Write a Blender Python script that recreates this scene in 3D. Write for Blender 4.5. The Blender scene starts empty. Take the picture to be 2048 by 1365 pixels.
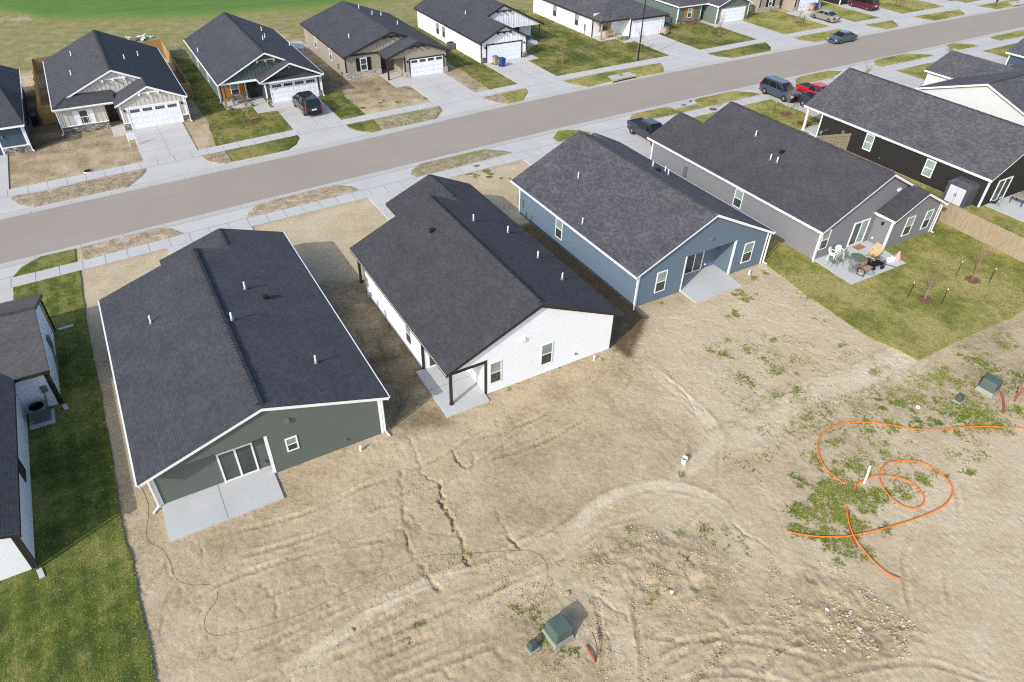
import bpy, bmesh, math, random
import numpy as np
from mathutils import Vector, Matrix
random.seed(7)
scene = bpy.context.scene
COL = scene.collection
RAD = math.radians

# ------------------------------------------------------------------ camera (a drone about 28 m up)
CAM_F, CAM_YAW, CAM_PITCH, CAM_ROLL, CAM_H = 1386.68, .546, .668, .029, 27.938
def cam_axes():
    cyw, sy = math.cos(CAM_YAW), math.sin(CAM_YAW)
    cp, sp = math.cos(CAM_PITCH), math.sin(CAM_PITCH)
    f = Vector((sy*cp, cyw*cp, -sp)); r = Vector((cyw, -sy, 0)); u = r.cross(f)
    c, s = math.cos(CAM_ROLL), math.sin(CAM_ROLL)
    return c*r + s*u, -s*r + c*u, f
RX, UX, FX = cam_axes()
def G(px, py, z=0.0):
    """survey point: where the photo's pixel meets the level z (metres)"""
    d = FX + RX*((px-1024)/CAM_F) - UX*((py-682.5)/CAM_F)
    t = (z-CAM_H)/d.z
    return (d.x*t, d.y*t)
def GP(zoom, pts, z=0.0):
    ox, oy, s = zoom
    return [G(ox+a/s, oy+b/s, z) for a, b in pts]
cam = bpy.data.cameras.new('camera'); camo = bpy.data.objects.new('camera', cam); COL.objects.link(camo)
camo.matrix_world = Matrix(((RX.x, UX.x, -FX.x, 0), (RX.y, UX.y, -FX.y, 0), (RX.z, UX.z, -FX.z, CAM_H), (0, 0, 0, 1)))
cam.sensor_width = 36; cam.lens = CAM_F/2048*36; cam.clip_end = 3000; cam.clip_start = .5
scene.camera = camo

# ------------------------------------------------------------------ light
SUN = Vector((-1.46, -.61, 1.0)).normalized()
w = bpy.data.worlds.new('World'); scene.world = w; w.use_nodes = True
nt = w.node_tree; bg = nt.nodes['Background']
sky = nt.nodes.new('ShaderNodeTexSky'); sky.sky_type = 'NISHITA'; sky.sun_disc = False
sky.sun_elevation = math.asin(SUN.z); sky.sun_rotation = math.atan2(SUN.x, SUN.y) % (2*math.pi)
sky.air_density = 1.0; sky.dust_density = 2.0; sky.ozone_density = 1.0
nt.links.new(sky.outputs[0], bg.inputs[0]); bg.inputs[1].default_value = .15
sl = bpy.data.lights.new('sun', 'SUN'); so = bpy.data.objects.new('sun', sl); COL.objects.link(so)
sl.energy = 2.4; sl.angle = RAD(.6); sl.color = (1, .96, .91)
so.rotation_euler = (-SUN).to_track_quat('-Z', 'Y').to_euler(); so.location = (-40, -20, 60)
scene.view_settings.view_transform = 'Standard'; scene.view_settings.look = 'None'
scene.view_settings.exposure = .63; scene.view_settings.gamma = 1
scene.cycles.use_denoising = False; scene.cycles.filter_width = 1.15

# ------------------------------------------------------------------ material helpers
def srgb(r, g, b):
    def f(c):
        c /= 255.0
        return c/12.92 if c <= .04045 else ((c+.055)/1.055)**2.4
    return (f(r), f(g), f(b), 1)
class NT:
    def __init__(s, name):
        s.m = bpy.data.materials.new(name); s.m.use_nodes = True
        s.t = s.m.node_tree; s.b = s.t.nodes['Principled BSDF']; s.b.inputs['Roughness'].default_value = .85
        s.b.inputs['Specular IOR Level'].default_value = .25
    def n(s, typ, **kw):
        x = s.t.nodes.new(typ)
        for k, v in kw.items(): setattr(x, k, v)
        return x
    def l(s, a, b): s.t.links.new(a, b)
    def put(s, sock, v):
        if hasattr(v, 'is_output') or hasattr(v, 'links'): s.l(v, sock)
        else: sock.default_value = v
    def math(s, op, a, b=0.0, c=0.0, clamp=False):
        x = s.n('ShaderNodeMath', operation=op); x.use_clamp = clamp
        s.put(x.inputs[0], a); s.put(x.inputs[1], b); s.put(x.inputs[2], c)
        return x.outputs[0]
    def mix(s, f, a, b, mode='MIX'):
        x = s.n('ShaderNodeMix', data_type='RGBA', blend_type=mode); x.clamp_factor = True
        s.put(x.inputs[0], f); s.put(x.inputs[6], a); s.put(x.inputs[7], b)
        return x.outputs[2]
    def noise(s, vec, scale, detail=4, rough=.55, dim='3D'):
        x = s.n('ShaderNodeTexNoise', noise_dimensions=dim)
        x.inputs['Scale'].default_value = scale; x.inputs['Detail'].default_value = detail; x.inputs['Roughness'].default_value = rough
        s.l(vec, x.inputs['Vector']); return x.outputs['Fac']
    def ramp(s, f, stops):
        x = s.n('ShaderNodeValToRGB'); r = x.color_ramp
        while len(r.elements) < len(stops): r.elements.new(.5)
        for e, (p, c) in zip(r.elements, stops): e.position = p; e.color = c if len(c) == 4 else (*c, 1)
        s.l(f, x.inputs[0]); return x.outputs[0]
    def rng(s, f, a, b, c=0, d=1):
        x = s.n('ShaderNodeMapRange'); s.l(f, x.inputs[0])
        for i, v in zip((1, 2, 3, 4), (a, b, c, d)): x.inputs[i].default_value = v
        return x.outputs[0]
    def obj(s): return s.n('ShaderNodeTexCoord').outputs['Object']
    def pos(s): return s.n('ShaderNodeNewGeometry').outputs['Position']
    def uv(s): return s.n('ShaderNodeTexCoord').outputs['UV']
    def attr(s, name):
        x = s.n('ShaderNodeAttribute'); x.attribute_name = name; return x.outputs['Fac']
    def bump(s, h, strength=.5, dist=.02):
        x = s.n('ShaderNodeBump'); x.inputs['Strength'].default_value = strength; x.inputs['Distance'].default_value = dist
        s.l(h, x.inputs['Height']); s.l(x.outputs[0], s.b.inputs['Normal']); return x
    def color(s, c): s.put(s.b.inputs['Base Color'], c)
    def sepxyz(s, v):
        x = s.n('ShaderNodeSeparateXYZ'); s.l(v, x.inputs[0]); return x.outputs
    def mapping(s, v, scale=(1, 1, 1), rot=(0, 0, 0)):
        x = s.n('ShaderNodeMapping'); s.l(v, x.inputs[0]); x.inputs['Scale'].default_value = scale; x.inputs['Rotation'].default_value = rot
        return x.outputs[0]
def tint(c, k): return (c[0]*k, c[1]*k, c[2]*k, 1)

def plain(name, c, rough=.6, var=.08, scale=3.0, metal=0, spec=.3, coat=0):
    m = NT(name); nz = m.noise(m.obj(), scale, 4)
    m.color(m.mix(m.rng(nz, .3, .7), tint(c, 1-var), tint(c, 1+var)))
    m.b.inputs['Roughness'].default_value = rough; m.b.inputs['Metallic'].default_value = metal
    m.b.inputs['Specular IOR Level'].default_value = spec
    if coat: m.b.inputs['Coat Weight'].default_value = coat; m.b.inputs['Coat Roughness'].default_value = .06
    return m.m
def lap_siding(name, c, pitch=.17):
    m = NT(name); p = m.obj(); x, y, z = m.sepxyz(p)
    f = m.math('FRACT', m.math('DIVIDE', m.math('ADD', z, 5), pitch))
    nz = m.noise(m.mapping(p, (.6, .6, 6)), 2.0, 3)
    big = m.noise(p, .35, 3)
    base = m.mix(m.rng(nz, .3, .7), tint(c, .98), tint(c, 1.015))
    base = m.mix(m.rng(big, .4, .75, 0, .5), base, tint(c, .94))
    m.color(base)
    m.bump(nz, .15, .004)
    m.b.inputs['Roughness'].default_value = .62
    return m.m
def shingles(name, ca, cb, cc, mott=.5):
    """laminated asphalt shingles laid in courses along the slope (UV: metres)"""
    m = NT(name); uv = m.uv(); u, v, _ = m.sepxyz(uv)
    row = m.math('FLOOR', m.math('DIVIDE', v, .145)); fv = m.math('FRACT', m.math('DIVIDE', v, .145))
    uu = m.math('ADD', m.math('DIVIDE', u, .24), m.math('MULTIPLY', row, .37))
    colm = m.math('FLOOR', uu); fu = m.math('FRACT', uu)
    cmb = m.n('ShaderNodeCombineXYZ'); m.l(colm, cmb.inputs[0]); m.l(row, cmb.inputs[1])
    wn = m.n('ShaderNodeTexWhiteNoise', noise_dimensions='2D'); m.l(cmb.outputs[0], wn.inputs['Vector'])
    big = m.noise(uv, .55, 4, .6); fine = m.noise(uv, 26, 2)
    f = m.math('ADD', m.math('MULTIPLY', m.math('SUBTRACT', wn.outputs['Value'], .5), mott), m.math('ADD', .5, m.math('MULTIPLY', m.math('SUBTRACT', big, .5), .5)))
    f = m.math('ADD', f, m.math('MULTIPLY', m.math('SUBTRACT', fine, .5), .5))
    c = m.ramp(f, [(.2, ca), (.5, cb), (.8, cc)])
    gap = m.math('LESS_THAN', fu, .035)
    c = m.mix(m.math('MULTIPLY', gap, .3), c, tint(ca, .5)); butt_shade = m.math('LESS_THAN', fv, .16)
    c = m.mix(m.math('MULTIPLY', butt_shade, .42), c, tint(ca, .45))  # butt shadow put into the colour along each course's lower edge
    m.color(c)
    h = m.math('ADD', m.math('MULTIPLY', fv, -1.0), m.math('MULTIPLY', wn.outputs['Value'], .35))
    h = m.math('ADD', h, m.math('MULTIPLY', fine, .4))
    m.bump(h, .8, .025)
    m.b.inputs['Roughness'].default_value = .9
    return m.m
def concrete(name, c, joint=None):
    m = NT(name); p = m.pos()
    a = m.noise(p, .35, 5, .6); b = m.noise(p, 9, 3); st = m.noise(m.mapping(p, (.25, 3.5, 1)), 1.2, 3)
    col = m.mix(m.rng(a, .3, .7), tint(c, .9), tint(c, 1.05))
    col = m.mix(m.rng(b, .35, .7, 0, .35), col, tint(c, .86))
    col = m.mix(m.rng(st, .45, .75, 0, .3), col, tint(c, 1.1))
    stain = m.noise(p, 1.3, 5, .7)
    col = m.mix(m.rng(stain, .62, .78, 0, .3), col, (tint((c[0], c[1]*.95, c[2]*.85), .72)))
    m.color(col); m.bump(b, .15, .01); m.b.inputs['Roughness'].default_value = .8
    return m.m
def glass(name, c, rough=.08):
    m = NT(name); p = m.obj()
    m.color(m.mix(m.rng(m.noise(p, .9, 2), .35, .65), tint(c, .8), tint(c, 1.2)))
    m.b.inputs['Roughness'].default_value = rough; m.b.inputs['Specular IOR Level'].default_value = .5
    return m.m
def stone_mat(name, ca, cb, cc):
    m = NT(name); p = m.mapping(m.obj(), (2.6, 2.6, 8))
    v = m.n('ShaderNodeTexVoronoi'); v.inputs['Scale'].default_value = 1.0; m.l(p, v.inputs['Vector'])
    e = m.n('ShaderNodeTexVoronoi', feature='DISTANCE_TO_EDGE'); e.inputs['Scale'].default_value = 1.0; m.l(p, e.inputs['Vector'])
    f = m.sepxyz(v.outputs['Color'])[0]
    c = m.ramp(f, [(.1, ca), (.5, cb), (.9, cc)])
    ed = m.rng(e.outputs['Distance'], .0, .09)
    c = m.mix(ed, tint(ca, .35), c); m.color(c); m.bump(ed, .8, .03)
    return m.m
def wood(name, c, axis='z', k=.3):
    m = NT(name); p = m.obj()
    sc = {'z': (9, 9, .8), 'x': (.8, 9, 9), 'y': (9, .8, 9)}[axis]
    a = m.noise(m.mapping(p, sc), 1.6, 4, .6)
    pl = m.n('ShaderNodeTexWhiteNoise', noise_dimensions='1D')
    x, y, z = m.sepxyz(p)
    m.l(m.math('FLOOR', m.math('DIVIDE', m.math('ADD', x, m.math('MULTIPLY', y, 1.0)), .14)), pl.inputs['W'])
    c1 = m.mix(m.rng(a, .3, .7), tint(c, 1-k), tint(c, 1+k*.6))
    c1 = m.mix(m.math('MULTIPLY', pl.outputs['Value'], .35), c1, tint(c, .72))
    m.color(c1); m.b.inputs['Roughness'].default_value = .75
    return m.m

# ------------------------------------------------------------------ mesh builder
class MB:
    def __init__(s): s.v = []; s.f = []; s.m = []; s.uv = []; s.hasuv = False
    def face(s, pts, mi=0, uv=None):
        i = len(s.v); s.v += [tuple(p) for p in pts]; s.f.append(tuple(range(i, i+len(pts)))); s.m.append(mi); s.uv.append(uv)
        if uv: s.hasuv = True
    def mesh(s, verts, faces, mi=0):
        i = len(s.v); s.v += [tuple(p) for p in verts]
        for f in faces: s.f.append(tuple(i+k for k in f)); s.m.append(mi); s.uv.append(None)
    def hexa(s, p, mi=0):   # 4 bottom + 4 top
        s.mesh(p, [(3, 2, 1, 0), (4, 5, 6, 7), (0, 1, 5, 4), (1, 2, 6, 5), (2, 3, 7, 6), (3, 0, 4, 7)], mi)
    def box(s, a, b, mi=0):
        x0, y0, z0 = (min(a[i], b[i]) for i in range(3)); x1, y1, z1 = (max(a[i], b[i]) for i in range(3))
        s.hexa([(x0, y0, z0), (x1, y0, z0), (x1, y1, z0), (x0, y1, z0), (x0, y0, z1), (x1, y0, z1), (x1, y1, z1), (x0, y1, z1)], mi)
    def rbox(s, c, size, rz=0, mi=0, tilt=None):
        M = Matrix.Rotation(rz, 3, 'Z')
        if tilt is not None: M = M @ tilt
        h = [q/2 for q in size]; P = []
        for k in (-1, 1):
            for sx, sy in ((-1, -1), (1, -1), (1, 1), (-1, 1)):
                P.append(Vector(c) + M @ Vector((sx*h[0], sy*h[1], k*h[2])))
        s.hexa(P, mi)
    def bar(s, p, q, w, h=None, mi=0):
        p, q = Vector(p), Vector(q); d = (q-p).normalized(); h = h or w
        up = Vector((0, 0, 1)) if abs(d.z) < .95 else Vector((0, 1, 0))
        a = d.cross(up).normalized(); b = a.cross(d).normalized(); P = []
        for o in (p, q):
            for sx, sy in ((-1, -1), (1, -1), (1, 1), (-1, 1)): P.append(o + a*sx*w/2 + b*sy*h/2)
        s.hexa(P, mi)
    def prism(s, poly, vec, mi=0, mtop=None):
        n = len(poly); vec = Vector(vec); a = [Vector(p) for p in poly]; b = [p+vec for p in a]
        i = len(s.v); s.v += [tuple(p) for p in a+b]
        def add(f, mm): s.f.append(f); s.m.append(mm); s.uv.append(None)
        add(tuple(i+k for k in range(n-1, -1, -1)), mi); add(tuple(i+n+k for k in range(n)), mi if mtop is None else mtop)
        for k in range(n): add((i+k, i+(k+1) % n, i+n+(k+1) % n, i+n+k), mi)
    def tube(s, pts, r, n=8, mi=0, caps=True):
        pts = [Vector(p) for p in pts]; R = r if isinstance(r, (list, tuple)) else [r]*len(pts)
        i0 = len(s.v); prev = None
        for k, p in enumerate(pts):
            d = (pts[min(k+1, len(pts)-1)] - pts[max(k-1, 0)]).normalized()
            if prev is None:
                up = Vector((0, 0, 1)) if abs(d.z) < .9 else Vector((1, 0, 0)); a = d.cross(up).normalized()
            else:
                a = prev - d*prev.dot(d); a = a.normalized() if a.length > 1e-6 else d.orthogonal().normalized()
            prev = a; b = d.cross(a)
            for j in range(n):
                t = 2*math.pi*j/n; s.v.append(tuple(p + (a*math.cos(t)+b*math.sin(t))*R[k]))
        for k in range(len(pts)-1):
            for j in range(n):
                s.f.append((i0+k*n+j, i0+k*n+(j+1) % n, i0+(k+1)*n+(j+1) % n, i0+(k+1)*n+j)); s.m.append(mi); s.uv.append(None)
        if caps:
            for k, rev in ((0, True), (len(pts)-1, False)):
                q = [i0+k*n+j for j in range(n)]; s.f.append(tuple(q[::-1] if rev else q)); s.m.append(mi); s.uv.append(None)
    def lathe(s, c, prof, n=16, mi=0, M=None):
        i0 = len(s.v); c = Vector(c)
        for r, z in prof:
            for j in range(n):
                t = 2*math.pi*j/n; p = Vector((r*math.cos(t), r*math.sin(t), z))
                s.v.append(tuple(c + (M @ p if M else p)))
        for k in range(len(prof)-1):
            for j in range(n):
                s.f.append((i0+k*n+j, i0+k*n+(j+1) % n, i0+(k+1)*n+(j+1) % n, i0+(k+1)*n+j)); s.m.append(mi); s.uv.append(None)
        for k, rev in ((0, True), (len(prof)-1, False)):
            q = [i0+k*n+j for j in range(n)]; s.f.append(tuple(q[::-1] if rev else q)); s.m.append(mi); s.uv.append(None)
    def build(s, name, mats, parent=None, smooth=False, local=False, recalc=True):
        me = bpy.data.meshes.new(name)
        off = Vector((0, 0, 0))
        if parent is not None and not local:
            off = Vector(parent.get('_o', (0, 0, 0)))
        me.from_pydata([tuple(Vector(p)-off) for p in s.v], [], s.f)
        if not isinstance(mats, (list, tuple)): mats = [mats]
        for mm in mats: me.materials.append(mm)
        me.polygons.foreach_set('material_index', s.m)
        if s.hasuv:
            L = me.uv_layers.new(name='UVMap'); k = 0
            for fi, poly in enumerate(me.polygons):
                uv = s.uv[fi]
                for j in range(poly.loop_total):
                    L.data[poly.loop_start+j].uv = uv[j] if uv else (0, 0)
        if recalc:
            bm = bmesh.new(); bm.from_mesh(me); bmesh.ops.recalc_face_normals(bm, faces=bm.faces); bm.to_mesh(me); bm.free()
        if smooth: me.polygons.foreach_set('use_smooth', [True]*len(me.polygons))
        o = bpy.data.objects.new(name, me); COL.objects.link(o)
        if parent is not None:
            o.parent = parent
            if not local: o['_o'] = tuple(off)
        return o
class Multi:
    """like MB, but every box becomes a part of its own"""
    def __init__(s): s.p = []; s.v = []
    def _new(s): m = MB(); s.p.append(m); s.v = [1]; return m
    def box(s, *a): s._new().box(*a)
    def hexa(s, *a): s._new().hexa(*a)
    def bar(s, *a): s._new().bar(*a)
    def tube(s, *a): s._new().tube(*a)
    def lathe(s, *a): s._new().lathe(*a)
    def build(s, name, mats, parent, local=False): return [m.build(name, mats, parent, local=local) for m in s.p]
ALL = []
def tag(o, label=None, cat=None, group=None, kind=None):
    if label: o['label'] = label
    if cat: o['category'] = cat
    if group: o['group'] = group
    if kind: o['kind'] = kind
    return o
def thing(name, label, cat, loc=(0, 0, 0), rz=0, group=None):
    o = bpy.data.objects.new(name, None); COL.objects.link(o); o.location = loc; o.rotation_euler = (0, 0, rz); o.empty_display_size = .3
    o['_o'] = tuple(loc); return tag(o, label, cat, group)
def struct(o): o['kind'] = 'structure'; return o
def copy_thing(root, loc, rz=0, label=None):
    r = root.copy(); COL.objects.link(r); r.location = loc; r.rotation_euler = (0, 0, rz)
    if label: r['label'] = label
    for ch in [c for c in bpy.data.objects if c.parent == root]:
        c = ch.copy(); COL.objects.link(c); c.parent = r
        for g in [x for x in bpy.data.objects if x.parent == ch]:
            d = g.copy(); COL.objects.link(d); d.parent = c
    return r
def smooth_path(pts, n=6, closed=False):
    P = [Vector(p) for p in pts]; out = []
    for i in range(len(P)-1):
        p0, p1, p2, p3 = P[max(i-1, 0)], P[i], P[i+1], P[min(i+2, len(P)-1)]
        for k in range(n):
            t = k/n
            out.append(.5*((2*p1)+(p2-p0)*t+(2*p0-5*p1+4*p2-p3)*t*t+(3*p1-p0-3*p2+p3)*t**3))
    out.append(P[-1]); return out
def interp(tab, x):
    xs = [a for a, b in tab]; ys = [b for a, b in tab]
    return float(np.interp(x, xs, ys))
# ------------------------------------------------------------------ materials
WHITE = plain('white_trim', srgb(228, 230, 232), .5, .03)
DARKTRIM = plain('dark_bronze_trim', srgb(52, 46, 44), .55, .1)
GREYTRIM = plain('grey_metal', srgb(120, 124, 126), .4, .08, metal=.3)
STEEL = plain('galvanised_metal', srgb(150, 152, 152), .35, .1, metal=.6)
PVC = plain('white_pipe', srgb(236, 236, 236), .45, .03)
BLACK = plain('black_plastic', srgb(28, 28, 30), .5, .1)
RUBBER = plain('tyre_rubber', srgb(34, 34, 35), .8, .1)
GL_DARK = glass('dark_window_glass', (.05, .06, .055, 1))
GL_SCREEN = glass('screened_window_glass', (.24, .31, .27, 1), .25)
GL_MID = glass('door_glass', (.07, .085, .075, 1), .12)
GL_CAR = glass('car_glass', (.012, .014, .016, 1), .04)
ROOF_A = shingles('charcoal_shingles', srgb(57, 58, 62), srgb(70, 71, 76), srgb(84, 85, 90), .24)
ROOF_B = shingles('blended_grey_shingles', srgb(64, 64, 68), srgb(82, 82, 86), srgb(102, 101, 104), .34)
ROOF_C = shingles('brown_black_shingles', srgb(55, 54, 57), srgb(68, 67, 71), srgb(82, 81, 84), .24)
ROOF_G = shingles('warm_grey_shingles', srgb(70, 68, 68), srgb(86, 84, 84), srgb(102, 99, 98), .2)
RIDGE = plain('ridge_shingles', srgb(64, 65, 69), .9, .28, 3.2)
S_GREEN = lap_siding('dark_green_siding', srgb(94, 101, 96))
S_WHITE = lap_siding('white_siding', srgb(226, 229, 234))
S_BLUE = lap_siding('slate_blue_siding', srgb(98, 114, 129))
S_GREY = lap_siding('mid_grey_siding', srgb(122, 124, 127))
S_BLACK = lap_siding('charcoal_siding', srgb(42, 41, 40))
S_LIGHT = lap_siding('pale_grey_siding', srgb(196, 199, 199))
S_BEIGE = lap_siding('beige_siding', srgb(190, 185, 176), .4)
S_TAUPE = lap_siding('taupe_siding', srgb(154, 147, 134))
S_DKGREEN = lap_siding('deep_green_siding', srgb(66, 78, 76))
S_SAGE = lap_siding('grey_green_siding', srgb(98, 112, 106))
S_DKBLUE = lap_siding('deep_blue_siding', srgb(66, 82, 98))
BB_BEIGE = plain('beige_board_panel', srgb(192, 188, 180), .6, .05)
BB_WHITE = plain('white_board_panel', srgb(228, 231, 236), .6, .03)
BB_GREEN = plain('green_board_panel', srgb(76, 88, 86), .6, .06)
BB_SAGE = plain('sage_board_panel', srgb(96, 106, 102), .6, .06)
BB_TAUPE = plain('taupe_board_panel', srgb(160, 154, 142), .6, .05)
STONE = stone_mat('ledge_stone', srgb(96, 92, 88), srgb(140, 134, 126), srgb(178, 170, 160))
STONE_L = stone_mat('pale_brick', srgb(170, 164, 156), srgb(192, 187, 178), srgb(208, 204, 196))
CEDAR = wood('orange_cedar', srgb(176, 122, 52))
CEDAR2 = wood('tan_cedar', srgb(168, 146, 118))
FENCE_NEW = wood('new_fence_boards', srgb(178, 146, 100), k=.22)
FENCE_OLD = wood('weathered_fence_boards', srgb(156, 143, 121), k=.25)
LUMBER = wood('raw_lumber', srgb(198, 172, 128), 'x', .25)
CONC = concrete('fresh_concrete', srgb(187, 185, 181))
CONC_P = concrete('patio_concrete', srgb(186, 188, 187))
CONC_G = concrete('gutter_concrete', srgb(178, 177, 170))
CONC_D = concrete('foundation_concrete', srgb(160, 154, 140))
JOINT = plain('concrete_joint', srgb(138, 140, 144), .9, .1)
GARAGE = plain('garage_door_white', srgb(226, 230, 238), .5, .03)
def asphalt():
    m = NT('asphalt'); p = m.pos()
    a = m.noise(p, .12, 5, .6); b = m.noise(p, 16, 3); st = m.noise(m.mapping(p, (.12, 1.6, 1), (0, 0, -.07)), 1.0, 5, .6)
    c = srgb(157, 147, 136)
    col = m.mix(m.rng(a, .3, .7), tint(c, .92), tint(c, 1.06)); col = m.mix(m.rng(st, .35, .7, 0, .5), col, tint(c, .86))
    col = m.mix(m.rng(b, .35, .65, 0, .4), col, tint(c, .8))
    sp = m.noise(p, 1.1, 6, .75); col = m.mix(m.rng(sp, .66, .74, 0, .3), col, tint(c, .65))
    m.color(col); m.bump(b, .3, .01); m.b.inputs['Roughness'].default_value = .9
    return m.m
ASPHALT = asphalt()
def turf(name, dry, fresh, deep, stripe=.0):
    m = NT(name); p = m.pos()
    a = m.noise(p, .22, 5, .62); b = m.noise(p, 1.4, 5, .7); f = m.noise(p, 14, 3, .7); f2 = m.noise(m.mapping(p, (1, .35, 1)), 22, 4, .75); sk = m.noise(m.mapping(p, (5, .7, 1)), .9, 4, .7)
    t = m.math('ADD', m.math('MULTIPLY', m.math('SUBTRACT', a, .5), 1.25), m.math('ADD', m.math('MULTIPLY', m.math('SUBTRACT', b, .5), .75), .72))
    t = m.math('ADD', t, m.math('MULTIPLY', m.math('SUBTRACT', f, .5), .55))
    t = m.math('ADD', t, m.math('MULTIPLY', m.math('SUBTRACT', sk, .5), .35))
    if stripe:
        x, y, z = m.sepxyz(p); sw = m.math('SINE', m.math('MULTIPLY', x, 2*math.pi/1.1)); t = m.math('ADD', t, m.math('MULTIPLY', sw, stripe))
    c = m.ramp(m.math('MULTIPLY', t, .69), [(.37, deep), (.49, fresh), (.60, dry)])
    c = m.mix(m.rng(f2, .35, .65, 0, .6), c, tint(deep, .8)); m.color(c)
    m.bump(m.math('ADD', f, f2), .9, .05); m.b.inputs['Roughness'].default_value = .95; m.b.inputs['Specular IOR Level'].default_value = .1
    return m.m
TURF = turf('lawn_turf', srgb(160, 147, 92), srgb(118, 119, 60), srgb(78, 90, 40), .02)
TURF_DRY = turf('dry_lawn_turf', srgb(180, 166, 110), srgb(153, 147, 82), srgb(110, 116, 54))
TURF_G = turf('fresh_sod', srgb(146, 143, 82), srgb(106, 116, 54), srgb(70, 84, 38), .045)
LEAF = turf('weed_leaf', srgb(148, 154, 76), srgb(122, 138, 56), srgb(96, 116, 44))
MULCH = plain('bark_mulch', srgb(108, 82, 64), .95, .35, 14)
BARK = plain('young_bark', srgb(132, 112, 94), .9, .2, 10)
ORANGE = plain('orange_conduit', srgb(222, 116, 34), .5, .18, 6)
REDPIPE = plain('red_conduit', srgb(160, 74, 58), .5, .15)
UTIL = plain('green_utility_steel', srgb(82, 95, 90), .5, .1, 2)
UTIL_D = plain('dark_utility_plastic', srgb(72, 80, 76), .6, .12)
UTILBASE = plain('fibreglass_pad', srgb(140, 148, 142), .7, .12)
STONES = plain('pale_stone', srgb(190, 182, 166), .9, .25, 6)
CLOD = plain('soil_clod', srgb(170, 154, 126), .95, .2, 4)
DRYLEAF = plain('dry_weed_leaf', srgb(158, 148, 98), .9, .2, 5)
DARKC = plain('black_cable', srgb(70, 62, 52), .6, .1)
IRON = plain('cast_iron', srgb(120, 106, 88), .7, .25, 8)
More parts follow.
